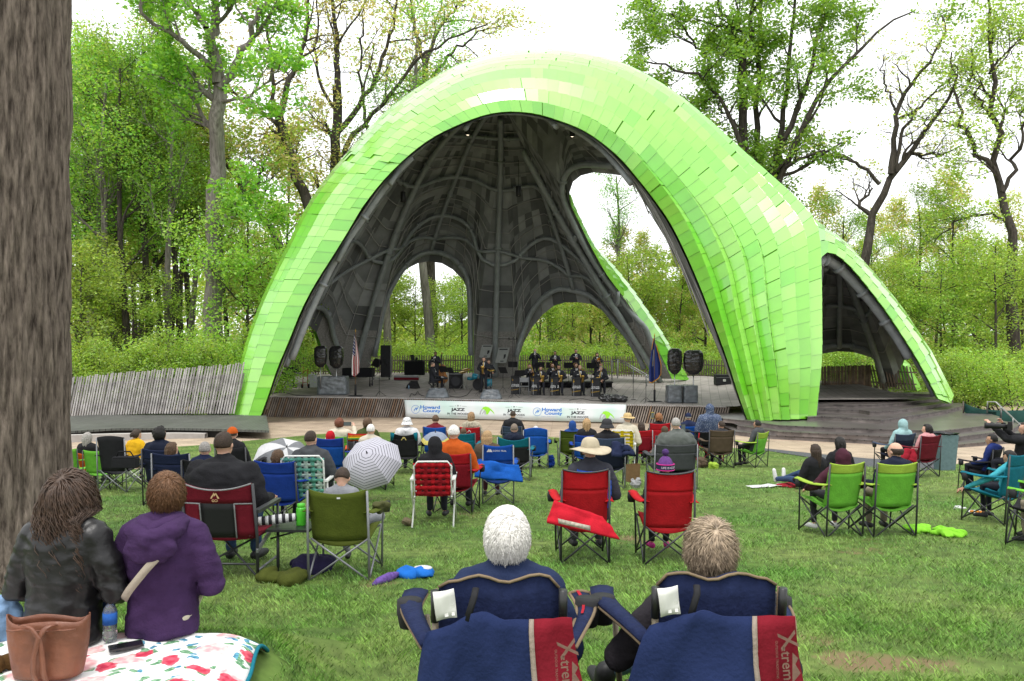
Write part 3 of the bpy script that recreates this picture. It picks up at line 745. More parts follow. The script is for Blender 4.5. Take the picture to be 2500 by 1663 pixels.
# ---- fences
def fence(name, label, loc, pts, mats, step, w, lean, cat='fence', back=None, jitter=.5):
    t = thing(name, label, cat, loc); s = MB(); b2 = MB()
    base = [Vector(p[0]) for p in pts]; hs = [p[1] for p in pts]
    tot = sum((b-a).length for a, b in zip(base, base[1:])); d = 0; acc = 0; i = 0
    while d < tot:
        while i < len(base)-2 and d > acc+(base[i+1]-base[i]).length: acc += (base[i+1]-base[i]).length; i += 1
        L = (base[i+1]-base[i]).length; w_ = min(1, (d-acc)/L); p = base[i].lerp(base[i+1], w_); h = lerp(hs[i], hs[i+1], w_)
        tx = (base[i+1]-base[i]).normalized(); ln = lean(p.x)+(rnd.random()-.5)*.06*jitter
        h2 = h*(1+(rnd.random()-.5)*.05)
        s.beam(p, p+tx*ln*h2+Vector((0, .02, h2)), w, .035, up=(tx.y, -tx.x, 0), mi=rnd.randrange(len(mats)))
        if back:
            q = p+tx*step*.5+Vector((0, .08, 0)); hb = h*back*(1+(rnd.random()-.5)*.04)
            zb = .45*h if p.x > -15 and rnd.random() < .5 else .02
            b2.beam(q+Vector((0, 0, zb))+tx*ln*zb, q+tx*ln*hb+Vector((0, .02, hb)), w*1.05, .03, up=(tx.y, -tx.x, 0), mi=rnd.randrange(len(mats)))
        d += step
    L0 = Vector(loc)
    wpart(s, 'slats', mats, t)
    if back: wpart(b2, 'inner_slats', mats, t)
    rl = MB()
    for a, b, h, h1 in zip(base, base[1:], hs, hs[1:]):
        for q in (.25, .75): rl.beam(a+Vector((0, .1, h*q)), b+Vector((0, .1, h1*q)), .05, .07)
    wpart(rl, 'rails', mats[0], t)
    return t
def fp_(px, pyb, pyt, Y): return (P(px, pyb, Y), (pyb-pyt)/F*Y)
M_slatg2 = mat('grey_slat_dull', (.29, .265, .255), .9, .35, 3, bump=.4)
fence('slat_fence', 'weathered grey fence of leaning slats left of the arch', (-16, 34.4, .33), [fp_(-250, 1024, 955, 34.6), fp_(160, 1017, 922, 34.6), fp_(360, 1010, 904, 34.4), fp_(575, 1010, 886, 34.3)], [M_slatg, M_slatg2, M_slatg], .115, .062, lambda x: .20, back=.80)
M_sb1 = mat('brown_slat', (.145, .105, .08), .85, .4, 3)
fence('slat_fence', 'long dark brown open slat fence along the back of the stage', (0, 50, 1.3), [fp_(640, 925, 878, 47), fp_(700, 922, 873, 48.5), fp_(880, 917, 870, 50.5), fp_(1000, 917, 868, 51), fp_(1200, 917, 867, 51.3), fp_(1400, 918, 868, 51.2), fp_(1600, 925, 872, 50), fp_(1690, 929, 876, 49), fp_(1830, 938, 884, 47.5)], [M_slatd, M_sb1], .155, .065, lambda x: -.08 if 2 < x < 8.5 else .02)
fence('slat_fence', 'dense upright brown slat fence under the small right arch', (14, 42, 1), [fp_(2008, 952, 895, 42), fp_(2060, 950, 893, 42.3), fp_(2125, 947, 891, 43)], [M_slatr, M_sb1], .105, .07, lambda x: .0)
fence('slat_fence', 'brown slat fence of leaning slats beside the far right arch leg', (16, 42, 1), [fp_(2128, 947, 891, 43), fp_(2190, 950, 894, 42.6), fp_(2240, 953, 896, 42.2)], [M_sb1, M_slatd], .15, .075, lambda x: -.2)
# green netting and handrail at the far right
M_net = mat('green_netting', (.012, .055, .045), .8, .3, 2)
nf = thing('netting_fence', 'sagging dark green netting fence at the far right', 'fence', (20, 34, 0))
a = MB(); top = [(2352, 984), (2375, 994), (2400, 1000), (2450, 1003), (2500, 1002), (2620, 1000)]; bot = [(2352, 1006), (2375, 1014), (2400, 1022), (2450, 1040), (2500, 1046), (2620, 1050)]
a.grid([[P(x, y, 34-i*.2) for i, (x, y) in enumerate(bot)], [P((x+b[0])/2, (y+b[1])/2, 34.08-i*.2) for i, ((x, y), b) in enumerate(zip(top, bot))], [P(x, y, 34-i*.2) for i, (x, y) in enumerate(top)]], thick=.012)
wpart(a, 'netting', M_net, nf)
for x, y, yb in ((2352, 980, 1010), (2450, 998, 1042), (2560, 996, 1050)):
    a = MB(); a.tube([P(x, yb, 34), P(x, y, 34)], .03, n=6); wpart(a, 'post', M_slatd, nf)
M_steel = mat('brushed_steel', (.26, .26, .25), .45, .1, 6, metal=.8)
hr = thing('handrail', 'pale steel handrail sloping down beside the right steps', 'handrail', (21, 33, 0))
a = MB(); a.tube([P(2410, 1008, 33.2), P(2411, 981, 33.2), P(2432, 982, 33.2), P(2484, 1032, 31.0), P(2520, 1062, 30.0)], .035, n=7); wpart(a, 'rail', M_steel, hr)
for (x, y0, y1, Y) in ((2444, 994, 1020, 32.6), (2473, 1022, 1044, 31.3)):
    a = MB(); a.tube([P(x, y1, Y), P(x, y0, Y)], .03, n=6); wpart(a, 'post', M_steel, hr)
# stair handrail on the stage, in front of the back fence
hr = thing('handrail', 'pair of steel stair rails descending across the back of the stage', 'handrail', (6, 46, 1))
for dy, nm in ((0, 'rail'), (5, 'rail')):
    a = MB(); a.tube([P(1494, 878+dy, 46), P(1511, 878+dy, 46), P(1520, 881+dy, 45.8), P(1600, 927+dy, 44)], .035, n=6); wpart(a, nm, M_steel, hr)
for x, y0, y1 in ((1494, 878, 926), (1508, 878, 924), (1546, 895, 936), (1578, 914, 944)):
    a = MB(); a.tube([P(x, y1, 45.5-(x-1494)*.015), P(x, y0, 45.5-(x-1494)*.015)], .03, n=6); wpart(a, 'post', M_tube, hr)
# ------------------------------------------------------------------ trees
def bark_mat(key, c1, c2, sxy=9, sz=1.2, bump=.8):
    m = bpy.data.materials.new(key); m.use_nodes = True; N, L = nodes(m); b = N['Principled BSDF']
    tc = N.new('ShaderNodeTexCoord'); mp = N.new('ShaderNodeMapping'); mp.inputs['Scale'].default_value = (sxy, sxy, sz); L.new(tc.outputs['Object'], mp.inputs[0])
    n = N.new('ShaderNodeTexNoise'); n.inputs['Scale'].default_value = 1; n.inputs['Detail'].default_value = 7; n.inputs['Roughness'].default_value = .65; L.new(mp.outputs[0], n.inputs['Vector'])
    r = N.new('ShaderNodeValToRGB'); r.color_ramp.elements[0].position = .34; r.color_ramp.elements[1].position = .66
    r.color_ramp.elements[0].color = (*c1, 1); r.color_ramp.elements[1].color = (*c2, 1); L.new(n.outputs['Fac'], r.inputs[0]); L.new(r.outputs[0], b.inputs['Base Color'])
    bp = N.new('ShaderNodeBump'); bp.inputs['Strength'].default_value = bump; bp.inputs['Distance'].default_value = .04; L.new(n.outputs['Fac'], bp.inputs['Height']); L.new(bp.outputs[0], b.inputs['Normal'])
    b.inputs['Roughness'].default_value = .92; b.inputs['Specular IOR Level'].default_value = .15
    return m
def leaf_mat(key, c, t=.5):
    m = bpy.data.materials.new(key); m.use_nodes = True; N, L = nodes(m); N.remove(N['Principled BSDF']); out = N['Material Output']
    at = N.new('ShaderNodeAttribute'); at.attribute_name = 'tint'; oi = N.new('ShaderNodeObjectInfo')
    mr = N.new('ShaderNodeMapRange'); mr.inputs[3].default_value = .78; mr.inputs[4].default_value = 1.2; L.new(oi.outputs['Random'], mr.inputs[0])
    mu = N.new('ShaderNodeMath'); mu.operation = 'MULTIPLY'; L.new(at.outputs['Fac'], mu.inputs[0]); L.new(mr.outputs[0], mu.inputs[1])
    hs = N.new('ShaderNodeHueSaturation'); hs.inputs['Color'].default_value = (*c, 1); L.new(mu.outputs[0], hs.inputs['Value'])
    mh = N.new('ShaderNodeMapRange'); mh.inputs[3].default_value = .485; mh.inputs[4].default_value = .515; L.new(oi.outputs['Random'], mh.inputs[0]); L.new(mh.outputs[0], hs.inputs['Hue'])
    d = N.new('ShaderNodeBsdfDiffuse'); tr_ = N.new('ShaderNodeBsdfTranslucent'); gl = N.new('ShaderNodeBsdfGlossy'); gl.inputs['Roughness'].default_value = .45
    L.new(hs.outputs[0], d.inputs['Color'])
    h2 = N.new('ShaderNodeHueSaturation'); h2.inputs['Hue'].default_value = .49; h2.inputs['Saturation'].default_value = 1.1; h2.inputs['Value'].default_value = 1.35; L.new(hs.outputs[0], h2.inputs['Color']); L.new(h2.outputs[0], tr_.inputs['Color'])
    mx = N.new('ShaderNodeMixShader'); mx.inputs[0].default_value = t; L.new(d.outputs[0], mx.inputs[1]); L.new(tr_.outputs[0], mx.inputs[2])
    m2 = N.new('ShaderNodeMixShader'); m2.inputs[0].default_value = .04; L.new(mx.outputs[0], m2.inputs[1]); L.new(gl.outputs[0], m2.inputs[2]); L.new(m2.outputs[0], out.inputs['Surface'])
    return m
BK_grey = bark_mat('bark_grey', (.10, .088, .076), (.25, .225, .20)); BK_dark = bark_mat('bark_dark', (.028, .024, .02), (.085, .072, .06))
LF = {'fresh': leaf_mat('leaf_fresh', (.26, .43, .065)), 'maple': leaf_mat('leaf_maple', (.19, .39, .052)), 'yellow': leaf_mat('leaf_yellow', (.52, .47, .16)), 'lime': leaf_mat('leaf_lime', (.37, .49, .095)), 'deep': leaf_mat('leaf_deep', (.16, .32, .05))}
class Tree:
    def __init__(s, seed): s.r = random.Random(seed); s.mb = MB(); s.tips = []
    def wander(s, p, d, L, n, curl, up):
        pts = [Vector(p)]; d = Vector(d).normalized()
        for i in range(n):
            d = (d+Vector((s.r.gauss(0, curl), s.r.gauss(0, curl), s.r.gauss(0, curl)*.7+up))).normalized()
            pts.append(pts[-1]+d*(L/n))
        return pts, d
    def limb(s, pts, r0, r1, level, maxl, kids, kl, start=.25, curl=.16, up=.05, ang=(.5, 1.0)):
        n = len(pts); rs = [lerp(r0, r1, (i/(n-1))**.85) for i in range(n)]
        s.mb.tube(pts, rs, n=max(3, [12, 8, 6, 4, 3, 3][min(5, level)]), cap=False)
        Ltot = sum((b-a).length for a, b in zip(pts, pts[1:]))
        if level >= maxl:
            for i in range(n):
                if i >= n*.25: s.tips.append((pts[i], level))
            return
        k = kids[min(level, len(kids)-1)]
        for q in range(k):
            f = start+(1-start)*((q+s.r.random())/k); f = min(.999, f); x = f*(n-1); i = min(n-2, int(x)); w = x-i
            p = pts[i].lerp(pts[i+1], w); d = (pts[i+1]-pts[i]).normalized()
            ax = d.orthogonal().normalized(); ax = Matrix.Rotation(s.r.random()*2*math.pi, 3, d)@ax
            a = s.r.uniform(*ang); nd = (d*math.cos(a)+ax*math.sin(a)); 
            L = kl[min(level, len(kl)-1)]*s.r.uniform(.6, 1.15)*(1.15-.5*f)
            rr = max(.008, lerp(r0, r1, f)*s.r.uniform(.4, .62))
            cp, _ = s.wander(p, nd, L, 5 if level else 7, curl, up)
            s.limb(cp, rr, rr*.35, level+1, maxl, kids, kl, .2, curl, up, ang)
        if r1 > .02 and level > 0: s.tips.append((pts[-1], level))
    def leaves(s, per, rad, size, mats, drop=0.0, low=None, flat=.8):
        rs = np.random.RandomState(s.r.randint(0, 10**6))
        C = np.array([tuple(t[0]) for t in s.tips if s.r.random() >= drop])
        if len(C) == 0: return None
        n = len(C)*per; base = np.repeat(C, per, 0)
        off = rs.normal(0, 1, (n, 3)); off /= np.linalg.norm(off, axis=1)[:, None]+1e-9; off *= (rs.rand(n, 1)**.5)*rad; off[:, 2] *= flat
        c = base+off
        if low is not None: 
            k = c[:, 2] > low; c = c[k]; n = len(c)
        u = rs.normal(0, 1, (n, 3)); u[:, 2] *= .5; u /= np.linalg.norm(u, axis=1)[:, None]
        v = rs.normal(0, 1, (n, 3)); v -= u*(u*v).sum(1)[:, None]; v /= np.linalg.norm(v, axis=1)[:, None]
        L = size*(.6+.8*rs.rand(n, 1)); W = L*(.42+.2*rs.rand(n, 1))
        V = np.stack([c-u*L, c+v*W-u*L*.1, c+u*L, c-v*W-u*L*.1], 1).reshape(-1, 3)
        clump = np.repeat(.75+.5*rs.rand(len(C)), per)
        if low is not None: clump = clump[k]
        return V, np.arange(n*4).reshape(n, 4), clump*(.8+.4*rs.rand(n)), (rs.rand(n)*len(mats)).astype(int)
    def finish(s, root, barkm, lv, lmats, trunkname='trunk'):
        t = s.mb.build(trunkname, barkm, root, fix=False)
        if lv is not None: fastmesh('crown', lv[0], lv[1], lmats, lv[3], root, attr=lv[2])
        return root
def auto_tree(seed, H, r0, bole, maxl, kids, kl, per, rad, size, lm, bark, lean=.04, ang=(.45, .95), up=.06, drop=0., curl=.15, low=None):
    T = Tree(seed); pts, _ = T.wander((0, 0, -.2), (T.r.gauss(0, lean), T.r.gauss(0, lean), 1), H, 12, .035, .02)
    T.limb(pts, r0, r0*.22, 0, maxl, kids, kl, bole, curl, up, ang)
    return T, T.leaves(per, rad, size, lm, drop, low)
def copy_tree(root, loc, rz, sc, label=None, group=None):
    c = root.copy(); COL.objects.link(c); c.location = loc; c.rotation_euler = (0, 0, rz); c.scale = (sc, sc, sc*rnd.uniform(.92, 1.1))
    if label: c['label'] = label
    if group: c['group'] = group
    for ch in root.children:
        d = ch.copy(); COL.objects.link(d); d.parent = c
    return c
# hand-laid trees: limbs follow the photo
def laid_tree(label, base, limbs, seed, maxl, kids, kl, per, rad, size, lm, bark, drop=0., cat='tree', name='tree', curl=.2, up=.04, ang=(.5, 1.1)):
    T = Tree(seed); L0 = Vector(base)
    for (pl, r0, r1, lv) in limbs:
        pts = smoothpts(resample([P(*p)-L0 for p in pl], 16), 1)
        pts = [p+Vector((T.r.gauss(0, .04), T.r.gauss(0, .3) if i > 2 else 0, 0)) for i, p in enumerate(pts)]
        T.limb(pts, r0, r1, lv, maxl, kids, kl, .45 if lv == 0 else .25, curl, up, ang)
    t = thing(name, label, cat, base)
    return T.finish(t, bark, T.leaves(per, rad, size, [LF[k] for k in lm], drop), [LF[k] for k in lm])
Y2 = 42
laid_tree('tall pale grey trunk left of the arch forking into a leafy green crown', P(518, 860, Y2), [
 ([(518, 862, Y2), (520, 700, Y2), (522, 500, Y2), (528, 300, Y2), (534, 200, Y2)], .50, .36, 0),
 ([(534, 205, Y2), (526, 110, Y2), (524, 0, Y2+1), (520, -110, Y2+1)], .34, .12, 1),
 ([(534, 215, Y2), (580, 165, Y2), (610, 90, Y2-1), (650, 10, Y2-1.5), (690, -80, Y2-2)], .26, .08, 1),
 ([(522, 170, Y2), (480, 130, Y2-1), (420, 80, Y2-2), (356, 50, Y2-2.5), (345, 0, Y2-3), (330, -60, Y2-3)], .18, .06, 1),
 ([(505, 70, Y2), (470, 20, Y2+1), (440, -60, Y2+1)], .16, .06, 1),
 ([(545, 248, Y2), (590, 240, Y2-1), (640, 215, Y2-2), (680, 160, Y2-3)], .10, .04, 1)],
 21, 3, [3, 6, 5, 4], [3, 3.2, 1.7, .9], 16, .55, .12, ['maple', 'fresh'], BK_grey)
Y3 = 56
laid_tree('crooked dark tree with sparse yellow leaves rising left of the arch crown', P(790, 840, Y3), [
 ([(800, 840, Y3), (785, 600, Y3), (757, 498, Y3), (718, 425, Y3), (695, 337, Y3), (682, 284, Y3)], .5, .3, 0),
 ([(682, 284, Y3), (700, 230, Y3), (711, 188, Y3), (740, 120, Y3), (752, 60, Y3), (760, -40, Y3)], .26, .07, 1),
 ([(690, 310, Y3), (640, 275, Y3), (600, 250, Y3), (560, 220, Y3), (540, 150, Y3)], .16, .05, 1),
 ([(695, 337, Y3), (664, 250, Y3), (668, 160, Y3), (650, 60, Y3), (655, -40, Y3)], .2, .05, 1)],
 22, 3, [3, 6, 5, 4], [3, 4, 2.2, 1.3], 8, .7, .12, ['yellow', 'yellow', 'lime'], BK_dark, .1)
Y4 = 58
laid_tree('tall tree with a dark upright trunk and thin yellowish leaves behind the arch crown', P(818, 840, Y4), [
 ([(815, 840, Y4), (816, 600, Y4), (818, 398, Y4), (824, 291, Y4), (826, 215, Y4)], .48, .32, 0),
 ([(826, 215, Y4), (822, 100, Y4), (812, 0, Y4), (800, -80, Y4)], .26, .08, 1),
 ([(826, 320, Y4), (848, 300, Y4), (894, 234, Y4), (930, 160, Y4), (960, 60, Y4), (975, -40, Y4)], .24, .06, 1),
 ([(835, 385, Y4), (845, 340, Y4), (905, 290, Y4), (960, 225, Y4), (1010, 150, Y4), (1100, 100, Y4), (1190, 60, Y4)], .22, .05, 1),
 ([(822, 270, Y4), (790, 230, Y4), (770, 160, Y4), (775, 60, Y4), (780, -20, Y4)], .14, .05, 1),
 ([(900, 330, Y4), (885, 260, Y4), (880, 150, Y4), (890, 20, Y4)], .14, .05, 1)],
 23, 3, [2, 6, 5, 4], [3, 4.4, 2.4, 1.4], 8, .75, .12, ['yellow', 'yellow', 'lime'], BK_dark, .08)
laid_tree('bent dark tree with thin olive leaves leaning left toward the tall grey trunk', P(705, 840, 50), [
 ([(720, 840, 50), (692, 601, 50), (660, 555, 50), (630, 513, 50), (588, 456, 50), (550, 402, 50), (520, 340, 50)], .34, .12, 0),
 ([(630, 513, 50), (622, 455, 50), (650, 390, 50), (690, 340, 50)], .13, .04, 1),
 ([(588, 456, 50), (560, 380, 50), (480, 300, 50), (430, 230, 50), (390, 160, 50), (380, 60, 50)], .15, .05, 1)],
 24, 3, [3, 6, 5, 4], [3, 3.2, 2, 1.1], 9, .65, .12, ['lime', 'yellow', 'fresh'], BK_dark, .1)
laid_tree('yellowish sparse tree peeping over the left shoulder of the arch crown', P(1050, 840, 66), [
 ([(1055, 840, 66), (1045, 500, 66), (1038, 250, 66), (1040, 130, 66)], .5, .25, 0),
 ([(1040, 150, 66), (1075, 60, 66), (1120, 10, 66), (1180, -40, 66)], .2, .06, 1), ([(1040, 170, 66), (1010, 60, 66), (1000, -30, 66)], .2, .06, 1),
 ([(1045, 200, 66), (1110, 120, 66), (1180, 70, 66), (1225, 60, 66)], .16, .05, 1)],
 25, 3, [2, 7, 5, 4], [3, 4.6, 2.4, 1.5], 7, .85, .13, ['yellow', 'lime'], BK_dark, .08)
Y6 = 55
laid_tree('big bright green spreading tree with many dark upright limbs right of the arch', P(1860, 840, Y6), [
 ([(1850, 840, Y6), (1835, 600, Y6), (1819, 388, Y6), (1815, 250, Y6), (1812, 147, Y6)], .5, .25, 0),
 ([(1812, 147, Y6), (1785, 70, Y6), (1750, 0, Y6), (1725, -70, Y6)], .2, .06, 1), ([(1812, 150, Y6), (1835, 80, Y6), (1839, 0, Y6), (1842, -80, Y6)], .18, .06, 1),
 ([(1870, 840, Y6+1), (1858, 600, Y6+1), (1853, 420, Y6+1), (1848, 250, Y6+1), (1857, 71, Y6+1), (1860, -40, Y6+1)], .4, .1, 1),
 ([(1890, 640, Y6), (1895, 464, Y6), (1912, 300, Y6), (1929, 134, Y6), (1940, 0, Y6), (1944, -60, Y6)], .3, .08, 1),
 ([(1870, 700, Y6-1), (1875, 437, Y6-1), (1915, 339, Y6-1), (1946, 286, Y6-1), (1973, 187, Y6-1), (2004, 58, Y6-1), (2050, -20, Y6-1)], .36, .08, 1),
 ([(1880, 700, Y6-1.5), (1897, 464, Y6-1.5), (1937, 348, Y6-1.5), (2018, 201, Y6-1.5), (2103, 120, Y6-1.5), (2178, 40, Y6-1.5), (2232, 27, Y6-1.5)], .34, .05, 1),
 ([(1814, 390, Y6-1), (1805, 330, Y6-1), (1741, 205, Y6-1), (1678, 174, Y6-1), (1598, 147, Y6-1), (1545, 145, Y6-1)], .2, .04, 1),
 ([(1741, 205, Y6), (1700, 110, Y6), (1650, 50, Y6), (1590, 20, Y6)], .12, .04, 1),
 ([(1815, 320, Y6), (1780, 285, Y6), (1740, 250, Y6)], .1, .04, 1)],
 26, 3, [2, 8, 5, 4], [3, 4.0, 2.2, 1.2], 26, .8, .125, ['maple', 'fresh', 'maple'], BK_dark, .05)
Y7 = 52
laid_tree('nearly bare dark tree with twisting branches leaning right', P(2095, 840, Y7), [
 ([(2070, 840, Y7), (2085, 740, Y7), (2107, 638, Y7), (2129, 576, Y7), (2147, 482, Y7), (2187, 415, Y7), (2232, 370, Y7), (2268, 308, Y7), (2303, 263, Y7), (2330, 200, Y7)], .42, .08, 0),
 ([(2175, 425, Y7), (2182, 350, Y7), (2185, 268, Y7), (2214, 214, Y7), (2259, 161, Y7), (2303, 89, Y7), (2310, 30, Y7)], .22, .04, 1),
 ([(2187, 420, Y7), (2197, 340, Y7), (2225, 280, Y7), (2265, 240, Y7), (2320, 190, Y7)], .16, .04, 1),
 ([(2147, 450, Y7), (2116, 411, Y7), (2036, 375, Y7), (1990, 372, Y7), (1937, 393, Y7)], .14, .04, 1),
 ([(2185, 270, Y7), (2160, 200, Y7), (2150, 140, Y7)], .09, .03, 1), ([(2232, 375, Y7), (2300, 378, Y7), (2350, 355, Y7)], .1, .03, 1)],
 27, 4, [5, 6, 5, 3], [4, 3, 1.7, 1.0], 2, .5, .10, ['lime', 'yellow'], BK_dark, .6, curl=.3)
Y8 = 50
laid_tree('tall thin tree with sparse lime leaves at the far right edge', P(2472, 860, Y8), [
 ([(2476, 880, Y8), (2469, 687, Y8), (2460, 536, Y8), (2442, 446, Y8), (2442, 339, Y8), (2420, 286, Y8), (2415, 134, Y8), (2420, 67, Y8), (2410, -40, Y8)], .4, .06, 0),
 ([(2436, 424, Y8), (2379, 357, Y8), (2344, 290, Y8), (2330, 200, Y8), (2326, 125, Y8)], .17, .04, 1),
 ([(2450, 470, Y8), (2480, 400, Y8), (2500, 300, Y8), (2520, 200, Y8)], .15, .04, 1),
 ([(2416, 180, Y8), (2460, 120, Y8), (2500, 90, Y8)], .1, .03, 1), ([(2420, 290, Y8), (2385, 230, Y8), (2370, 120, Y8)], .1, .03, 1),
 ([(2460, 540, Y8), (2400, 520, Y8), (2330, 540, Y8), (2290, 590, Y8)], .1, .03, 1)],
 28, 3, [6, 7, 5, 4], [4, 3.0, 1.8, 1.0], 7, .6, .11, ['lime', 'lime', 'fresh'], BK_dark, .1)
# ---- prototypes of the woodland, then copies
def proto(name, label, cat, grp, T, lv, lm, bark, loc):
    t = thing(name, label, cat, loc, group=grp); return T.finish(t, bark, lv, [LF[k] for k in lm])
def gnd(x, y): return Vector((x, y, hill(x, y)))
lmA = ['fresh', 'maple', 'lime']; T, lv = auto_tree(41, 19, .26, .40, 3, [12, 6, 4], [4.0, 2.2, 1.2], 9, .95, .092, lmA, 0, drop=.3)
TA = proto('woodland_tree', 'slender dark trunked tree with a fresh green crown in the wood', 'tree', 'slender green trees of the wood', T, lv, lmA, BK_dark, gnd(-22, 48))
lmB = ['fresh', 'lime']; T, lv = auto_tree(42, 9, .12, .12, 3, [15, 6, 4], [3.4, 1.7, .9], 8, .65, .078, lmB, 0, ang=(.8, 1.3), up=.03)
TB = proto('understory_tree', 'small understory tree with layered light green leaves in the wood', 'tree', 'understory trees of the wood', T, lv, lmB, BK_dark, gnd(-24, 44))
lmC = ['lime', 'fresh', 'fresh']; Tc = Tree(43)
for q in range(9):
    a = q*2*math.pi/9+Tc.r.random(); pts, _ = Tc.wander((math.cos(a)*.5, math.sin(a)*.5, -.1), (math.cos(a)*.6, math.sin(a)*.6, 1), 3.2*Tc.r.uniform(.7, 1.1), 7, .14, .02)
    Tc.limb(pts, .04, .012, 1, 3, [0, 8, 4], [0, 1.3, .7], .1, .2, .04, (.5, 1.1))
TC = proto('bush', 'rounded leafy yellow green bush behind the fences', 'bush', 'bushes behind the fences', Tc, Tc.leaves(10, .5, .056, lmC), lmC, BK_dark, gnd(-18, 38))
lmD = ['yellow', 'lime']; T, lv = auto_tree(44, 17, .22, .3, 3, [10, 6, 5], [4.2, 2.2, 1.2], 7, .8, .13, lmD, 0, curl=.24)
TD = proto('woodland_tree', 'thin tree with sparse yellowish spring leaves in the wood', 'tree', 'sparse yellowish trees of the wood', T, lv, lmD, BK_dark, gnd(-30, 60))
lmE = ['maple', 'fresh', 'deep']; T, lv = auto_tree(45, 25, .42, .5, 3, [12, 7, 4], [5.5, 2.8, 1.5], 9, 1.1, .095, lmE, 0, drop=.42)
TE = proto('woodland_tree', 'tall thick trunked tree with a high green crown in the wood', 'tree', 'tall green trees of the wood', T, lv, lmE, BK_grey, gnd(-34, 66))
wr = random.Random(77)
def put(T, px, Y, sc=1.0):
    x = (px-CX)/F*Y; copy_tree(T, gnd(x, Y), wr.random()*6.28, sc*wr.uniform(.88, 1.12))
for px, Y in [(185, 46), (255, 52), (300, 48), (345, 57), (395, 50), (440, 61), (225, 64), (470, 55), (205, 50), (275, 62), (365, 47), (420, 54), (560, 58), (150, 60), (60, 52), (330, 72), (90, 70), (195, 58), (310, 44), (440, 48)]: put(TA, px, Y)
for px, Y in [(248, 47), (290, 45.5), (415, 46), (455, 52), (212, 54), (210, 70), (280, 80), (420, 74), (500, 82), (120, 78), (950, 58), (1058, 60), (1350, 62), (1500, 66), (1700, 64)]: put(TE, px, Y, .62 if 1200 < px < 1800 else .72 if Y < 55 and px < 600 else .95)
for px, Y in [(190, 41), (330, 44), (600, 42), (640, 52), (900, 60), (960, 66), (1010, 63), (1090, 68), (1130, 60), (1230, 70), (1320, 60), (1400, 72), (1470, 62), (1540, 58), (1640, 66), (1720, 60), (700, 54), (760, 56), (2140, 50), (2290, 48), (2430, 46), (2500, 54), (2020, 62), (2250, 64), (2400, 62), (2560, 54)]: put(TB, px, Y)
for px, Y in [(120, 38), (200, 37.5), (265, 38.5), (330, 37.5), (395, 38), (455, 38.5), (520, 38), (575, 38.5), (625, 40), (690, 50), (760, 54), (850, 55), (920, 54), (980, 56), (1050, 55), (1110, 57), (1230, 56), (1300, 55), (1370, 56), (1440, 54), (1510, 55), (1580, 54), (1650, 53), (1730, 52), (1800, 50), (2020, 48), (2080, 49), (2260, 44), (2350, 40), (2460, 39), (2420, 45)]: put(TC, px, Y, 1.0)
for px, Y in [(1440, 60), (1510, 70), (1575, 62), (1660, 58), (1720, 72), (2010, 66), (2200, 68), (2330, 60), (2150, 74), (2450, 66), (700, 64), (600, 70), (1400, 80)]: put(TD, px, Y, .62 if 1380 < px < 1800 else .72 if px > 1900 else 1)
for px, Y in [(2040, 70), (2120, 62), (2280, 72), (2380, 76), (2190, 80), (2500, 70), (2230, 56), (2330, 52), (2060, 58)]: put(TA, px, Y, .62)
# far-off wood closing the view
rs = np.random.RandomState(5); n = 90000
X = rs.uniform(-130, 130, n); Yw = rs.uniform(92, 150, n); base = np.array([hill(x, y) for x, y in zip(X, Yw)])
hgt = 9+3.5*np.sin(X*.11)+2.5*np.sin(X*.31+1)+1.6*np.sin(X*.9+2)+np.where(X < -25, 5, 0); Zw = base+hgt*rs.rand(n)**.8
c = np.stack([X, Yw, Zw], 1); u = rs.normal(0, 1, (n, 3)); u /= np.linalg.norm(u, axis=1)[:, None]; v = rs.normal(0, 1, (n, 3)); v -= u*(u*v).sum(1)[:, None]; v /= np.linalg.norm(v, axis=1)[:, None]
Lw = .34*(.6+.8*rs.rand(n, 1)); V = np.stack([c-u*Lw, c+v*Lw*.6, c+u*Lw, c-v*Lw*.6], 1).reshape(-1, 3)
o = fastmesh('distant_woods', V, np.arange(n*4).reshape(n, 4), [LF['fresh'], LF['lime'], LF['maple'], LF['yellow']], (np.sin(X*.17)*1.2+rs.rand(n)*2.4+.6).clip(0, 3).astype(int), attr=.7+.6*rs.rand(n))
tag(o, 'far-off green wood on the rise behind everything', 'woods', kind='stuff')
# ---- the big trunk in the left foreground
bt = thing('big_tree', 'massive furrowed grey brown trunk at the left edge of the lawn', 'tree', (-4.72, 7.35, gz(7.35)-.05))
tm = MB(); NT = 220; NZ = 260; rows = []
for i in range(NZ+1):
    z = 13.0*i/NZ; row = []
    r0 = .585-.006*z+.30*math.exp(-z/.32)*.6
    for j in range(NT):
        a = 2*math.pi*j/NT; wob = noise.noise((math.cos(a)*1.2, math.sin(a)*1.2, z*.35))
        fu = noise.noise((math.cos(a)*11+wob*.6, math.sin(a)*11+wob*.6, z*.9+wob)); f2 = noise.noise((math.cos(a)*16, math.sin(a)*16, z*3.2))
        rr_ = r0*(1+.05*wob)+.075*(abs(fu)**.55)-.045+.018*f2
        row.append((rr_*math.cos(a), rr_*math.sin(a), z))
    rows.append(row)
tm.grid(rows, close=True)
BK_big = bark_mat('bark_furrowed', (.050, .038, .031), (.26, .21, .172), 24, 4.0, 1.0)
tm.build('trunk', BK_big, bt, fix=False)
T = Tree(61)
for q in range(7):
    a = q*.9+.4; pts, _ = T.wander((math.cos(a)*.3, math.sin(a)*.3, 10.5+.35*q), (math.cos(a), math.sin(a), .7), 4.5, 8, .1, .03)
    T.limb(pts, .17, .05, 1, 3, [0, 6, 4], [0, 2.2, 1.1], .3)
T.mb.build('limbs', BK_big, bt, fix=False)
lv = T.leaves(14, .5, .07, ['maple', 'fresh']); fastmesh('crown', lv[0], lv[1], [LF['maple'], LF['fresh']], lv[3], bt, attr=lv[2])
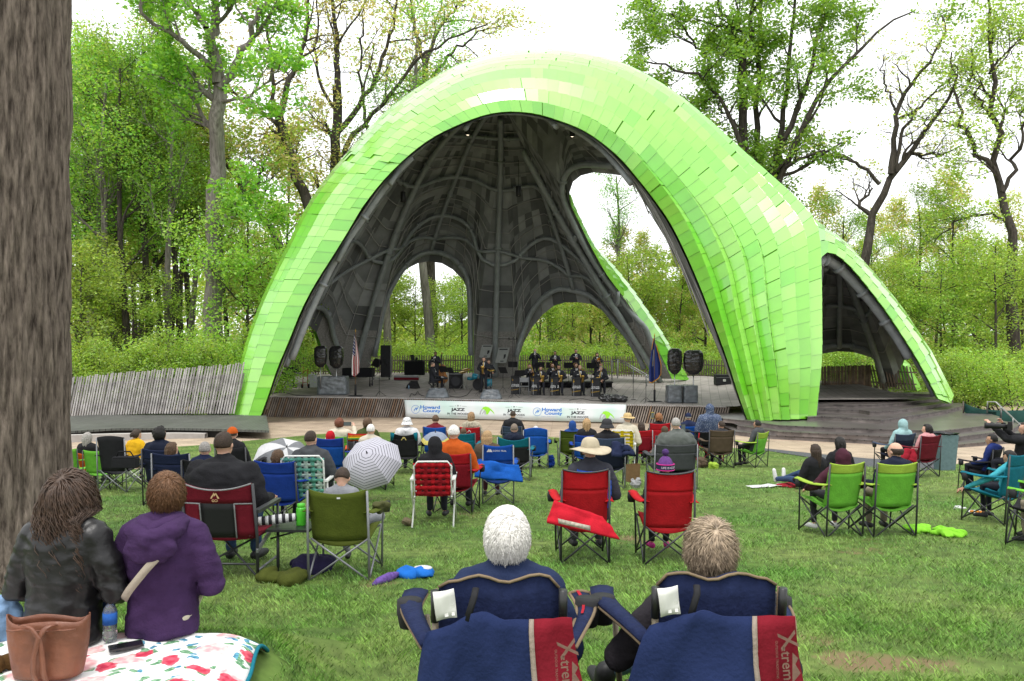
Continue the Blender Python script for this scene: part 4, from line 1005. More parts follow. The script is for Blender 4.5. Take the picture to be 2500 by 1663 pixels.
# ------------------------------------------------------------------ people
SOFT = []                                     # meshes to fuse into one skin: (object, voxel, fold height, extra mesh)
def soft(name, mb, m, parent, voxel=.02, fold=0.0, extra=None, fs=9.0, sm=3):
    o = mb.build(name, m, parent, fix=False); SOFT.append((o, voxel, fold, extra, fs))
    md = o.modifiers.new('r', 'REMESH'); md.mode = 'VOXEL'; md.voxel_size = voxel; md.use_smooth_shade = True
    ms = o.modifiers.new('s', 'SMOOTH'); ms.factor = .5; ms.iterations = sm
    return o
def fuse_all():
    dg = bpy.context.evaluated_depsgraph_get(); dg.update(); new = []
    for o, vox, fold, extra, fs in SOFT:
        me = bpy.data.meshes.new_from_object(o.evaluated_get(dg)); new.append(me)
    for (o, vox, fold, extra, fs), me in zip(SOFT, new):
        if len(me.vertices) == 0: continue
        n = len(me.vertices); co = np.zeros(n*3); me.vertices.foreach_get('co', co); co = co.reshape(-1, 3)
        if fold:
            no = np.zeros(n*3); me.vertices.foreach_get('normal', no); no = no.reshape(-1, 3); sd = (hash(o.name) % 97)*1.7
            h = np.array([noise.noise((p[0]*fs*.7+sd, p[1]*fs*.7, p[2]*fs*1.3))+.9*(.35-abs(noise.noise((p[0]*fs*.9+p[2]*fs*.8, p[1]*fs*.9+sd, p[2]*fs*1.7))))*2+.35*noise.noise((p[0]*fs*2.3, p[1]*fs*2.3+sd, p[2]*fs*4.1)) for p in co])
            co += no*(h[:, None]*fold); me.vertices.foreach_set('co', co.ravel()); me.update()
        if extra is not None:
            bm = bmesh.new(); bm.from_mesh(me); vs = [bm.verts.new(v) for v in extra.v]
            for f, s_ in zip(extra.f, extra.sm):
                try: q = bm.faces.new([vs[i] for i in f]); q.smooth = True
                except ValueError: pass
            bm.to_mesh(me); bm.free()
        me.materials.clear()
        for m in o.data.materials: me.materials.append(m)
        old = o.data; o.modifiers.clear(); o.data = me; me.name = o.name
    SOFT.clear()
SKIN = {'light': mat('skin_light', (.56, .33, .24), .55, .08, 20, spec=.35), 'tan': mat('skin_tan', (.40, .23, .15), .55, .08, 20), 'brown': mat('skin_brown', (.19, .10, .065), .55, .08, 20)}
for m_ in SKIN.values(): m_.node_tree.nodes['Principled BSDF'].inputs['Subsurface Weight'].default_value = .08
def hairm(name, c): 
    return mat('hair_'+name, c, .6, .45, 70, spec=.35, bump=.5, bscale=130)
HAIR = {'black': hairm('black', (.012, .010, .009)), 'darkbrown': hairm('dark_brown', (.035, .021, .013)), 'brown': hairm('brown', (.085, .047, .024)), 'auburn': hairm('auburn', (.14, .045, .022)), 'blond': hairm('blond', (.36, .23, .11)), 'white': hairm('white', (.72, .69, .65)), 'grey': hairm('grey', (.30, .28, .26)), 'greybrown': hairm('grey_brown', (.17, .13, .10)), 'copper': hairm('copper', (.22, .095, .035)), 'sandy': hairm('sandy', (.26, .16, .08))}
M_shoe = mat('shoe_dark', (.02, .02, .022), .6, .2, 20); M_shoew = mat('shoe_white', (.6, .6, .58), .6)
def loft(mb, rings, n=16, sq=2.4, **k):         # rings: (x, y, z, rx, ry)
    vs = []
    R2 = [(r[0], r[1], r[2], r[3]*.25, r[4]*.25) for r in rings[:1]]+list(rings)+[(r[0], r[1], r[2], r[3]*.25, r[4]*.25) for r in rings[-1:]]
    for x, y, z, rx, ry in R2:
        for j in range(n):
            a = 2*math.pi*j/n; c, s = math.cos(a), math.sin(a)
            vs.append((x+rx*math.copysign(abs(c)**(2/sq), c), y+ry*math.copysign(abs(s)**(2/sq), s), z))
    N = len(R2); fs = [(i*n+j, i*n+(j+1) % n, (i+1)*n+(j+1) % n, (i+1)*n+j) for i in range(N-1) for j in range(n)]
    fs += [tuple(range(n-1, -1, -1)), tuple((N-1)*n+j for j in range(n))]
    mb.add(vs, fs, smooth=True, **k)
def hand(mb, w, d, side, s=1.0, palm=(0, 0, -1), curl=.5):   # five separate bent fingers and a thumb on a palm
    w = Vector(w); d = Vector(d).normalized(); p = Vector(palm); p = (p-d*p.dot(d))
    p = p.normalized() if p.length > 1e-3 else d.orthogonal().normalized()
    x = d.cross(p).normalized()*side
    c = w+d*.045*s; M = Matrix((x, d, p)).transposed()
    mb.ell(c, (.038*s, .052*s, .015*s), M=M, nu=8, nv=5)
    for q, (o, L) in enumerate(((-.028, .068), (-.009, .078), (.010, .073), (.028, .058))):
        b = c+d*.042*s+x*o*s; L *= s; c1 = curl*.9+.1*q*.3
        a = b+(d*math.cos(c1*.5)+p*math.sin(c1*.5))*L*.45; e = a+(d*math.cos(c1*1.4)+p*math.sin(c1*1.4))*L*.33; f = e+(d*math.cos(c1*2.1)+p*math.sin(c1*2.1))*L*.25
        mb.tube([b, a, e, f], [.0088*s, .0083*s, .0075*s, .0055*s], n=6)
    b = c-x*.030*s-d*.015*s; a = b+(-x*.75+d*.6+p*.35).normalized()*.032*s; e = a+(-x*.25+d*.9+p*.5).normalized()*.03*s
    mb.tube([b, a, e], [.0105*s, .0095*s, .0065*s], n=6)
def head_prims(mb, h, T, s=1.0):
    A = lambda v: h+T@(Vector(v)*s)
    mb.ell(A((0, -.012, .015)), (.076*s, .096*s, .098*s), M=T, nu=16, nv=11)
    mb.ell(A((0, .028, -.045)), (.056*s, .062*s, .068*s), M=T)          # jaw
    mb.ell(A((0, .040, -.085)), (.034*s, .036*s, .026*s), M=T)          # chin
    mb.ell(A((0, .072, .012)), (.052*s, .022*s, .026*s), M=T)           # brow
    mb.chain([A((0, .080, .008)), A((0, .104, -.026))], [.010*s, .0155*s], n=8)   # nose
    mb.ell(A((0, .078, -.052)), (.026*s, .018*s, .012*s), M=T)          # lips
    for q in (-1, 1): mb.ell(A((q*.079, -.004, -.012)), (.011*s, .021*s, .033*s), M=T, nu=8, nv=6)
    return A
def hair_mesh(style, h, T, s, seed):
    mb = MB(); A = lambda v: h+T@(Vector(v)*s); rr = random.Random(seed)
    amp = {'short': .006, 'curly': .02, 'bob': .010, 'long': .010, 'bald': .002, 'crop': .003, 'pony': .007, 'wavy': .014}.get(style, .006)
    rx, ry, rz = {'bob': (.098, .112, .112), 'curly': (.104, .118, .122), 'long': (.094, .110, .112), 'crop': (.0795, .0995, .102), 'wavy': (.098, .116, .118)}.get(style, (.083, .104, .107))
    nu, nv = 26, 18; vs = []
    for i in range(nv+1):
        t = -math.pi/2+math.pi*i/nv
        for j in range(nu):
            a = 2*math.pi*j/nu; v = Vector((math.cos(t)*math.cos(a), math.cos(t)*math.sin(a), math.sin(t)))
            low = -.44 if style in ('short', 'crop', 'pony') else -.85
            k = 1.0+noise.noise((v.x*6+seed, v.y*6, v.z*6))*amp*9+noise.noise((v.x*17+seed, v.y*17, v.z*9))*amp*5
            face = v.y > .34 and v.z < .52
            if face or v.z < low: k *= .72
            if style == 'bald' and (v.z > .32 or (v.z < -.6)): k *= .8
            vs.append(A((v.x*rx*k, v.y*ry*k-.014, v.z*rz*k+.014)))
    fs = [(i*nu+j, i*nu+(j+1) % nu, (i+1)*nu+(j+1) % nu, (i+1)*nu+j) for i in range(nv) for j in range(nu)]
    mb.add(vs, fs, smooth=True)
    if style in ('long', 'pony', 'bob', 'wavy'):
        L = {'long': .34, 'pony': .26, 'bob': .10, 'wavy': .2}[style]; n = 26 if style == 'long' else 14
        for q in range(n):
            a = math.pi*(1.02+.96*q/(n-1)) if style != 'pony' else math.pi*1.5+rr.uniform(-.2, .2)
            x, y = math.cos(a)*.082, math.sin(a)*.098-.01
            if style == 'pony': x, y = rr.uniform(-.015, .015), -.115
            pts = []
            for k in range(7):
                f = k/6; wv = .012*math.sin(f*9+q)*f
                pts.append(A((x*(1-.12*f)+wv, y-.012*f+.01*math.sin(q*2.1), .02-L*f*(.85+.3*rr.random()*f))))
            mb.tube(pts, [.020*s, .022*s, .021*s, .019*s, .016*s, .012*s, .004*s], n=6)
    return mb
def hat_mesh(kind, h, T, s):
    A = lambda v: h+T@(Vector(v)*s); mb = MB()
    def dome(r, z0, hgt, n=8, y0=-.01, sq=1.0):
        return [[A((r*math.cos(2*math.pi*j/24)*math.cos(k/n*math.pi/2)**sq, r*1.14*math.sin(2*math.pi*j/24)*math.cos(k/n*math.pi/2)**sq+y0, z0+hgt*math.sin(k/n*math.pi/2))) for j in range(24)] for k in range(n+1)]
    def brim(r0, r1, z0, z1, y0=-.01, wav=0.0):
        return [[A((lerp(r0, r1, k/4)*math.cos(2*math.pi*j/32), lerp(r0*1.14, r1*1.08, k/4)*math.sin(2*math.pi*j/32)+y0, lerp(z0, z1, k/4)+wav*math.sin(2*math.pi*j/32*2+.6)*k/4)) for j in range(32)] for k in range(5)]
    if kind == 'cap':
        mb.grid(dome(.092, .02, .108), close=True)
        mb.grid([[A((x*.075, .085+y*.075*(1-.45*x*x), .035-.012*y-.012*x*x)) for x in (-1, -.6, -.2, .2, .6, 1)] for y in (0, .5, 1)], thick=.006)
    elif kind == 'bucket':
        mb.grid(dome(.100, .015, .112, sq=.55), close=True); mb.grid(brim(.100, .135, .018, -.045), close=True, thick=.006)
    elif kind == 'sun':
        mb.grid(dome(.102, .03, .115, sq=.6), close=True); mb.grid(brim(.102, .225, .035, .0, wav=.022), close=True, thick=.006)
    elif kind == 'straw':
        mb.grid(dome(.098, .03, .10, sq=.5), close=True); mb.grid(brim(.098, .165, .033, .018, wav=.008), close=True, thick=.006)
    elif kind == 'beanie':
        mb.grid(dome(.095, -.02, .145), close=True); mb.grid([[A((.099*math.cos(2*math.pi*j/24), .112*math.sin(2*math.pi*j/24)-.01, z)) for j in range(24)] for z in (-.035, .02)], close=True, thick=.006)
    return mb
def eyes_mesh(h, T, s):
    A = lambda v: h+T@(Vector(v)*s); mb = MB()
    for q in (-1, 1):
        mb.ell(A((q*.031, .077, -.002)), (.0125*s, .008*s, .0068*s), M=T, nu=8, nv=5, mi=0)
        mb.ell(A((q*.031, .084, -.002)), (.0055*s, .003*s, .0055*s), M=T, nu=6, nv=4, mi=1)
        mb.beam(A((q*.016, .088, .018)), A((q*.048, .078, .018)), .006*s, .006*s, mi=1)
    mb.beam(A((-.022, .0955, -.052)), A((.022, .0955, -.052)), .004, .005*s, mi=2)
    return mb
M_eyew = mat('eye_white', (.6, .58, .55), .3); M_eyed = mat('eye_dark', (.02, .013, .01), .4); M_lip = mat('lip', (.25, .09, .07), .5)
def person(label, loc, rz=0.0, pose='sit', hs=.40, crown=1.27, top=None, legs=None, skin='light', hair='brown', style='short', wide=1.0, lean=.16, turn=0.0, nod=0.0, hood=None, hat=None, hatm=None, arms=None, shoe=None, vox=.022, group='audience on the lawn', spread=.12, knee=.44, face=False, fold=.006, bulk=.03, collar=True, hoodback=False, top_name='jacket', seed=None, feet=None, shin=None, hs_scale=None):
    t = thing('person', label, 'person', loc, rz, group); sd = seed if seed is not None else rnd.randint(0, 999)
    top = top or fab(60, 60, 65); legs = legs or fab(40, 42, 52)
    if pose == 'stand': u = crown/1.78; hip = .93*u; s0 = .90*u
    else: u = (crown-hs)/.875; hip = hs+.09*u; s0 = hs
    u = max(.6, min(1.2, u)); hsz = hs_scale or (.5+.5*u)
    def sp(f, x=0.0, y=0.0):                                # point at height f above the seat along the leaning spine
        return Vector((x*u, y*u-math.tan(lean)*f*u, s0+f*u))
    tl = crown-(s0+.615*u)-.118*hsz
    hc = Vector((0, sp(.66).y+.02*u+(.015 if pose != 'stand' else 0), crown-.118*hsz))
    T = Matrix.Rotation(turn, 3, 'Z')@Matrix.Rotation(-nod, 3, 'X')
    W = wide; ring = [(-.02, .175, .135), (.08, .172, .130), (.24, .155, .115), (.38, .178, .122), (.49, .186, .115), (.565, .158, .098), (.615, .085, .072)]
    def torso(mb, inf):
        rs = []
        for f, rx, ry in ring:
            p = sp(f); g = 1+(W-1)*(1.0 if f < .5 else .55)
            rs.append((p.x, p.y, p.z, (rx*g+inf)*u, (ry*(1+(W-1)*1.1)+inf)*u))
        loft(mb, rs)
    sx = .185*(1+(W-1)*.75)
    sh = {q: sp(.54, q*sx) for q in (-1, 1)}
    if arms is None or arms == 'lap':
        ar = {q: (sp(.24, q*(sx+.10)), sp(.13, q*.13, .34)) for q in (-1, 1)}
    elif arms == 'rest': ar = {q: (sp(.25, q*(sx+.085), -.02), Vector((q*(sx+.075)*u, .22*u, s0+.25*u))) for q in (-1, 1)}
    elif arms == 'side': ar = {q: (sp(.24, q*(sx+.07), -.02), sp(.0, q*(sx+.05), .08)) for q in (-1, 1)}
    else: ar = {q: (Vector(arms[q][0]), Vector(arms[q][1])) for q in (-1, 1)}
    if pose == 'stand':
        hp = {q: Vector((q*.09*u, 0, .92*u)) for q in (-1, 1)}; kn = {q: Vector((q*.11*u, .02*u, .49*u)) for q in (-1, 1)}; an = {q: Vector((q*.12*u, -.01*u, .09)) for q in (-1, 1)}
    elif pose == 'ground':
        hp = {q: Vector((q*.09*u, -.02, hs+.08)) for q in (-1, 1)}; kn = {q: Vector((q*.11*u, .42*u, hs+.12+.05*(q+1))) for q in (-1, 1)}; an = {q: Vector((q*.10*u, .86*u, hs+.06)) for q in (-1, 1)}
    else:
        hp = {q: Vector((q*.09*u*W, -.05*u, hs+.07*u)) for q in (-1, 1)}; kn = {q: Vector((q*spread*u, knee*u, hs+.09*u)) for q in (-1, 1)}
        an = {q: Vector((q*spread*u, (knee-.03)*u, .09)) for q in (-1, 1)}
    if feet: an = {q: Vector(feet[q]) for q in (-1, 1)}
    if shin: kn = {q: Vector(shin[q]) for q in (-1, 1)}
    b = MB(); A = head_prims(b, hc, T, hsz)
    b.chain([hc+T@Vector((0, -.02, -.06))*hsz, sp(.57)], [.052*hsz, .058*hsz]); torso(b, -.012)
    for q in (-1, 1):
        b.chain([sh[q], ar[q][0], ar[q][1]], [.048*u, .038*u, .027*u]); b.chain([hp[q], kn[q], an[q]], [.075*u, .052*u, .036*u])
    ex = MB()
    for q in (-1, 1):
        d = ar[q][1]-ar[q][0]; hand(ex, ar[q][1]+d.normalized()*.012, d, q, .95*max(.8, u), palm=(-q*.5, .1, -.9))
    body = soft('body', b, SKIN[skin], t, vox*.8, extra=ex, sm=2)
    if face: eyes_mesh(hc, T, hsz).build('face_features', [M_eyew, M_eyed, M_lip], t, fix=False)
    j = MB(); torso(j, bulk*.8)
    for q in (-1, 1):
        d = (ar[q][1]-ar[q][0]); e = ar[q][1]-d.normalized()*.015
        j.chain([sh[q]+Vector((-q*.02, 0, 0)), sh[q].lerp(ar[q][0], .5), ar[q][0], ar[q][0].lerp(e, .5), e], [(.060+bulk*.7)*u, (.058+bulk*.65)*u, (.050+bulk*.6)*u, (.046+bulk*.5)*u, (.038+bulk*.25)*u])
    if collar: j.chain([sp(.59), sp(.635, 0, .01)], [.086*u, .074*u])
    for q in (-1, 1): j.chain([sp(.605, q*.035), sp(.565, q*.13)], [(.052+bulk*.5)*u, (.048+bulk*.5)*u])
    if hood is not None:
        hn = Vector((0, -.012, .012)); 
        j.ell(hc+T@Vector((0, -.03, .006))*hsz, (.106*hsz, .112*hsz, .128*hsz), M=T, nu=16, nv=11); j.chain([hc+T@Vector((0, -.05, -.06))*hsz, sp(.56)], [.095*hsz, .10*u])
    if hoodback:
        p = sp(.535, 0, -.135); j.ell(p, (.135*u, .06*u, .10*u), nu=14, nv=9); j.chain([sp(.61, -.105, -.01), sp(.60, -.07, -.10), sp(.57, 0, -.165), sp(.60, .07, -.10), sp(.61, .105, -.01)], [.04*u, .05*u, .055*u, .05*u, .04*u])
    if isinstance(hood, bpy.types.Material) or hood in (None, True): pass
    soft(top_name, j, top, t, vox, fold)
    l = MB(); loft(l, [(0, sp(-.02).y, s0+.0*u, .178*u*W, .14*u*W), (0, sp(.1).y, s0+.10*u, .165*u*W, .125*u*W)])
    for q in (-1, 1): l.chain([hp[q], hp[q].lerp(kn[q], .5), kn[q], kn[q].lerp(an[q], .5), an[q]+(kn[q]-an[q]).normalized()*.02], [.098*u*W**.5, .085*u*W**.5, .066*u, .056*u, .050*u])
    soft('trousers', l, legs, t, vox, fold*.7)
    for q in (-1, 1):
        f = MB(); a = an[q]; fd = (kn[q]-an[q]) if pose == 'ground' else Vector((0, 0, 1))
        if pose == 'ground': f.chain([a+Vector((0, .02, -.03)), a+Vector((q*.02, .05, .17*u))], [.045*u, .036*u])
        else: f.chain([a+Vector((0, -.035, -.045)), a+Vector((q*.02, .08, -.05)), a+Vector((q*.035, .165*u, -.058))], [.042*u, .044*u, .032*u])
        f.build('shoe', shoe or M_shoe, t, fix=False)
    if hood is None and style != 'none':
        hair_mesh(style, hc, T, hsz, sd).build('hair', HAIR[hair], t, fix=False)
    if hat: hat_mesh(hat, hc, T, hsz).build({'cap': 'cap', 'bucket': 'hat', 'sun': 'hat', 'straw': 'hat', 'beanie': 'beanie'}[hat], hatm, t, fix=False)
    return t, hc, T, hsz, u
# ------------------------------------------------------------------ chairs
FR_dark = mat('frame_dark', (.028, .029, .032), .4, spec=.5); FR_grey = mat('frame_grey', (.20, .205, .215), .4, .1, 5, spec=.5, metal=.3); FR_white = mat('frame_white', (.70, .70, .68), .4); FR_bronze = mat('frame_bronze', (.14, .115, .075), .45, spec=.5, metal=.3)
def camp_chair(label, loc, rz, main, top=None, frame=None, s=1.0, w=.54, hb=.90, arms=True, group='folding camp chairs', band=.16, cup=True, dip=.03, trim=None, sag=.05, cat='camp chair', zs=.42):
    t = thing('camp_chair', label, cat, loc, rz, group, s); fr = frame or FR_dark; h = w/2
    def back(z0, z1, nm, m, inset=0.0, off=0.0):
        rows = []
        for i in range(9):
            z = lerp(z0, z1, i/8); row = []
            for j in range(11):
                x = lerp(-h+inset, h-inset, j/10); c = 1-(x/h)**2; zz = z-dip*c*max(0, (z-zs)/(hb-zs))**3
                row.append((x, -.20-.13*(z-zs)/(hb-zs)-sag*c*(1-.55*(z-zs)/(hb-zs))-off+.006*noise.noise((x*9, z*9, h*31)), zz))
            rows.append(row)
        b = MB(); b.grid(rows, thick=.012); return b.build(nm, m, t)
    back(zs-.04, hb-(band if top else 0), 'backrest', main)
    if top: back(hb-band, hb, 'back_band', top, off=.002)
    if trim:
        b = MB(); b.tube([(lerp(-h, h, j/10), -.335-sag*.45*(1-(j/5-1)**2)-.006, hb+.004-dip*(1-(j/5-1)**2)) for j in range(11)], .009, n=5); b.build('trim', trim, t)
    rows = [[(lerp(-h, h, j/10), lerp(-.21, .25, i/6), lerp(zs-.03, zs+.03, i/6)-.085*(1-(j/5-1)**2)*math.sin(math.pi*(.25+.6*i/6))) for j in range(11)] for i in range(7)]
    b = MB(); b.grid(rows, thick=.012); b.build('seat', main, t)
    for q in (-1, 1):
        b = MB(); b.tube([(q*(h+.012), -.27, 0), (q*(h+.012), -.30, zs), (q*(h+.004), -.335, hb-.01)], .0115, n=7); b.build('leg', fr, t)
        b = MB(); b.tube([(q*(h+.02), .28, 0), (q*(h+.03), .25, zs), (q*(h+.055), .21, .645 if arms else zs+.02)], .0105, n=7); b.build('leg', fr, t)
        b = MB(); b.tube([(q*h, -.27, .03), (-q*h, -.245, zs-.02)], .0095, n=6); b.tube([(q*(h+.012), -.27, .03), (q*(h+.02), .25, zs)], .0095, n=6)
        b.tube([(q*(h+.02), .27, .03), (q*(h+.012), -.28, zs-.02)], .0095, n=6); b.tube([(q*(h+.015), .265, .03), (-q*(h+.015), .25, zs)], .0095, n=6)
        b.build('cross_brace', fr, t)
        if arms:
            b = MB(); b.grid([[(q*(h+.01+.05*f+e), lerp(-.315, .25, f), .665-.025*math.sin(f*math.pi)-.012*abs(e)/.04) for e in (-.045, 0, .045)] for f in [k/7 for k in range(8)]], thick=.01); o = b.build('armrest', top or main, t)
            if cup:
                b = MB(); b.lathe([(.040, .0), (.044, -.05), (.036, -.10), (.002, -.10)], c=(q*(h+.075), .20, .655), n=10); b.build('cup_holder', mat('mesh_black', (.02, .02, .022), .8), t)
    return t
def web_chair(label, loc, rz, m1, m2, frame, s=1.0, w=.54, hb=.92, nv=6, nh=8, arms=True, cat='lawn chair'):
    t = thing('lawn_chair', label, cat, loc, rz, 'webbed aluminium lawn chairs', s); h = w/2
    B = lambda x, z: Vector((x, -.20-.24*(z-.40), z))
    b = MB(); b.tube([B(-h, .36), B(-h, .6), B(-h, hb-.06), B(-h+.05, hb), B(h-.05, hb), B(h, hb-.06), B(h, .6), B(h, .36)], .0125, n=7); b.build('back_frame', frame, t)
    v = MB()
    for i in range(nv):
        x = lerp(-h+.055, h-.055, i/(nv-1)); wd = .026 if nv > 4 else .036
        v.grid([[B(x-wd, z)+Vector((0, -.012*(1 if (k+i) % 2 else -1), 0)), B(x+wd, z)+Vector((0, -.012*(1 if (k+i) % 2 else -1), 0))] for k, z in enumerate([lerp(.40, hb-.005, k/(2*nh)) for k in range(2*nh+1)])], thick=.003, mi=i % 2)
    for k in range(nh):
        z = lerp(.43, hb-.05, k/(nh-1)); wd = .021 if nh > 6 else .03
        v.grid([[B(x, z-wd)+Vector((0, .010*(1 if (k+j) % 2 else -1), 0)), B(x, z+wd)+Vector((0, .010*(1 if (k+j) % 2 else -1), 0))] for j, x in enumerate([lerp(-h-.01, h+.01, j/(2*nv)) for j in range(2*nv+1)])], thick=.003, mi=(k+1) % 2)
    v.build('back_webbing', [m1, m2], t)
    v = MB(); v.grid([[(lerp(-h, h, j/8), lerp(-.2, .26, i/6), .40+.02*math.sin(i*2+j)*.3) for j in range(9)] for i in range(7)], thick=.004); v.build('seat_webbing', m1, t)
    b = MB(); b.tube([(-h, -.22, .39), (-h, .28, .41), (h, .28, .41), (h, -.22, .39)], .0125, n=7); b.build('seat_frame', frame, t)
    for q in (-1, 1):
        b = MB(); b.tube([(q*(h+.025), .20, .62), (q*(h+.025), .27, .5), (q*(h+.025), -.28, .0)], .012, n=7); b.build('leg', frame, t)
        b = MB(); b.tube([(q*(h+.035), -.24, .60), (q*(h+.035), -.2, .42), (q*(h+.035), .30, .0)], .012, n=7); b.build('leg', frame, t)
        b = MB(); b.beam((q*(h+.03), -.28, .625), (q*(h+.03), .26, .625), .045, .022); b.build('armrest', frame, t)
    return t
def spot(hx, hy, h=1.27, Y=None):
    if Y is None:
        Y = 3.0
        while Y < 30 and HC-(hy-HY)/F*Y-gz(Y)-h > 0: Y += .02
    p = P(hx, hy, Y); return Vector((p.x, Y, gz(Y)+.02)), p.z-gz(Y)-.02
def Yb(py): return G(1250, py).y
# ------------------------------------------------------------------ audience
C = dict(black=fab(38, 38, 42), char=fab(62, 62, 66), dgrey=fab(84, 86, 90), grey=fab(150, 152, 158), navy=fab(34, 44, 78), dnavy=fab(26, 34, 56), blue=fab(24, 92, 190), rblue=fab(30, 70, 170), teal=fab(10, 120, 140), cyan=fab(70, 180, 195), lime=fab(130, 215, 70, k=.52), limey=fab(185, 220, 80, k=.55), olive=fab(92, 110, 34), olived=fab(74, 86, 40), red=fab(205, 28, 42), dred=fab(160, 24, 44), maroon=fab(120, 26, 42), orange=fab(220, 100, 30), yellow=fab(245, 190, 30), ygold=fab(235, 205, 20), purple=fab(96, 56, 160), plum=fab(72, 46, 90), cream=fab(228, 218, 196), white=fab(235, 235, 236), pink=fab(222, 160, 162), ltteal=fab(168, 206, 208), brown=fab(100, 84, 68), khaki=fab(150, 140, 120), jeans=fab(60, 82, 120), ltjean=fab(130, 160, 195), sage=fab(105, 110, 106), burg=fab(78, 36, 52), camo=fab(196, 186, 164, var=.5, scale=22), dots=fab(50, 66, 96), mint=fab(120, 200, 180), mintl=fab(205, 228, 216), redd=fab(170, 18, 30), tan=fab(214, 200, 172), straw=fab(226, 196, 140), grn=fab(60, 90, 60), slate=fab(70, 84, 108))
def dot_mat(key, base, dot, sc, size=.32):
    m = bpy.data.materials.new(key); m.use_nodes = True; N, L = nodes(m); b = N['Principled BSDF']; tc = N.new('ShaderNodeTexCoord')
    v = N.new('ShaderNodeTexVoronoi'); v.inputs['Scale'].default_value = sc; L.new(tc.outputs['Object'], v.inputs['Vector'])
    r = N.new('ShaderNodeMath'); r.operation = 'LESS_THAN'; r.inputs[1].default_value = size; L.new(v.outputs['Distance'], r.inputs[0])
    mx = N.new('ShaderNodeMix'); mx.data_type = 'RGBA'; mx.inputs[6].default_value = (*base, 1); mx.inputs[7].default_value = (*dot, 1); L.new(r.outputs[0], mx.inputs[0]); L.new(mx.outputs[2], b.inputs['Base Color']); b.inputs['Roughness'].default_value = .85
    return m
C['dots'] = dot_mat('navy_dotted_cloth', (.035, .055, .11), (.34, .38, .45), 48, .26)
C['dothat'] = dot_mat('white_patterned_cloth', (.66, .66, .66), (.04, .04, .05), 55, .34)
C['leather'] = mat('black_leather', (.009, .0085, .009), .40, .3, 9, spec=.4, bump=.25, bscale=18)
def seams(m, zs, dark=.35):                 # stitched seams across a garment, at heights of the garment itself
    N, L = nodes(m); b = N['Principled BSDF']; tc = N.new('ShaderNodeTexCoord'); sp_ = N.new('ShaderNodeSeparateXYZ'); L.new(tc.outputs['Object'], sp_.inputs[0]); acc = None
    for z, sl in zs:
        ma = N.new('ShaderNodeMath'); ma.operation = 'MULTIPLY_ADD'; ma.inputs[1].default_value = sl; L.new(sp_.outputs['X'], ma.inputs[0]); ab = N.new('ShaderNodeMath'); ab.operation = 'ABSOLUTE'; L.new(ma.outputs[0], ab.inputs[0]); su = N.new('ShaderNodeMath'); su.operation = 'MULTIPLY_ADD'; su.inputs[1].default_value = 1; L.new(ab.outputs[0], su.inputs[0]); L.new(sp_.outputs['Z'], su.inputs[2])
        c_ = N.new('ShaderNodeMath'); c_.operation = 'COMPARE'; c_.inputs[1].default_value = z; c_.inputs[2].default_value = .0035; L.new(su.outputs[0], c_.inputs[0])
        if acc is None: acc = c_
        else:
            mxx = N.new('ShaderNodeMath'); mxx.operation = 'MAXIMUM'; L.new(acc.outputs[0], mxx.inputs[0]); L.new(c_.outputs[0], mxx.inputs[1]); acc = mxx
    old = b.inputs['Base Color'].links[0].from_socket; mx = N.new('ShaderNodeMix'); mx.data_type = 'RGBA'; mx.blend_type = 'MULTIPLY'; L.new(acc.outputs[0], mx.inputs[0]); L.new(old, mx.inputs[6]); mx.inputs[7].default_value = (dark, dark, dark, 1); L.new(mx.outputs[2], b.inputs['Base Color'])
def aud(label, hx, hy, h=1.27, Y=None, rz=None, chair=None, seatback=.0, **k):
    loc, cr = spot(hx, hy, h, Y)
    if rz is None: rz = max(-.1, min(.35, (hx-1400)/2600))+rnd.uniform(-.08, .08)
    cr = max(.8, min(1.5, cr))
    p = person(label, loc, rz, crown=cr, **k)
    if chair: chair(Vector((loc.x*(loc.y-.26)/loc.y, loc.y, loc.z)), rz)
    return p
def cc(label, main, top=None, frame=None, **k):
    return lambda loc, rz: camp_chair(label, loc, rz, C[main], C[top] if top else None, frame, **k)
# --- left block
aud('person with long grey hair and black scarf in an orange chair by the big trunk', 218, 1056, 1.12, Y=15.2, hs=.30, hair='grey', style='wavy', top=C['black'], chair=cc('orange camp chair beside the big trunk under a grey haired person', 'orange', 'orange', s=.85, hb=.74))
aud('person in a bright yellow jacket bending forward left of the black bag chair', 330, 1050, 1.12, Y=15.6, hs=.34, hair='darkbrown', style='bob', top=C['yellow'], lean=-.05, turn=-.7, nod=.4, chair=cc('low tan camp chair under the person in yellow', 'tan', None, FR_white, s=.85, hb=.60))
aud('person with short black hair in a navy puffer jacket near the path on the left', 397, 1042, 1.22, hair='black', style='curly', top=C['dnavy'], bulk=.045, wide=1.12, turn=-.4, chair=cc('dark navy camp chair of the person in the navy puffer', 'dnavy', 'navy'))
aud('person with messy brown hair slumped low in a navy chair', 425, 1080, 1.03, hair='brown', style='wavy', top=C['slate'], turn=-.5, chair=cc('navy blue camp chair with grey legs left of the big man', 'navy', 'navy', FR_grey))
aud('grey haired person in a navy jumper just left of the big man', 505, 1076, 1.12, hair='grey', style='crop', top=C['navy'], turn=.2, chair=cc('black camp chair of the grey haired person in navy', 'black', 'black'))
aud('person in an orange baseball cap and black hooded jacket', 572, 1042, 1.2, hair='darkbrown', style='crop', hat='cap', hatm=C['orange'], top=C['black'], hoodback=True, turn=.3, chair=cc('black high backed camp chair behind the orange cap', 'black', None, w=.5))
aud('small person with brown hair and black scarf in front of the grey umbrella', 683, 1097, 1.02, hair='brown', style='bob', top=C['black'], chair=cc('royal blue camp chair of the small brown haired person', 'rblue', 'rblue'))
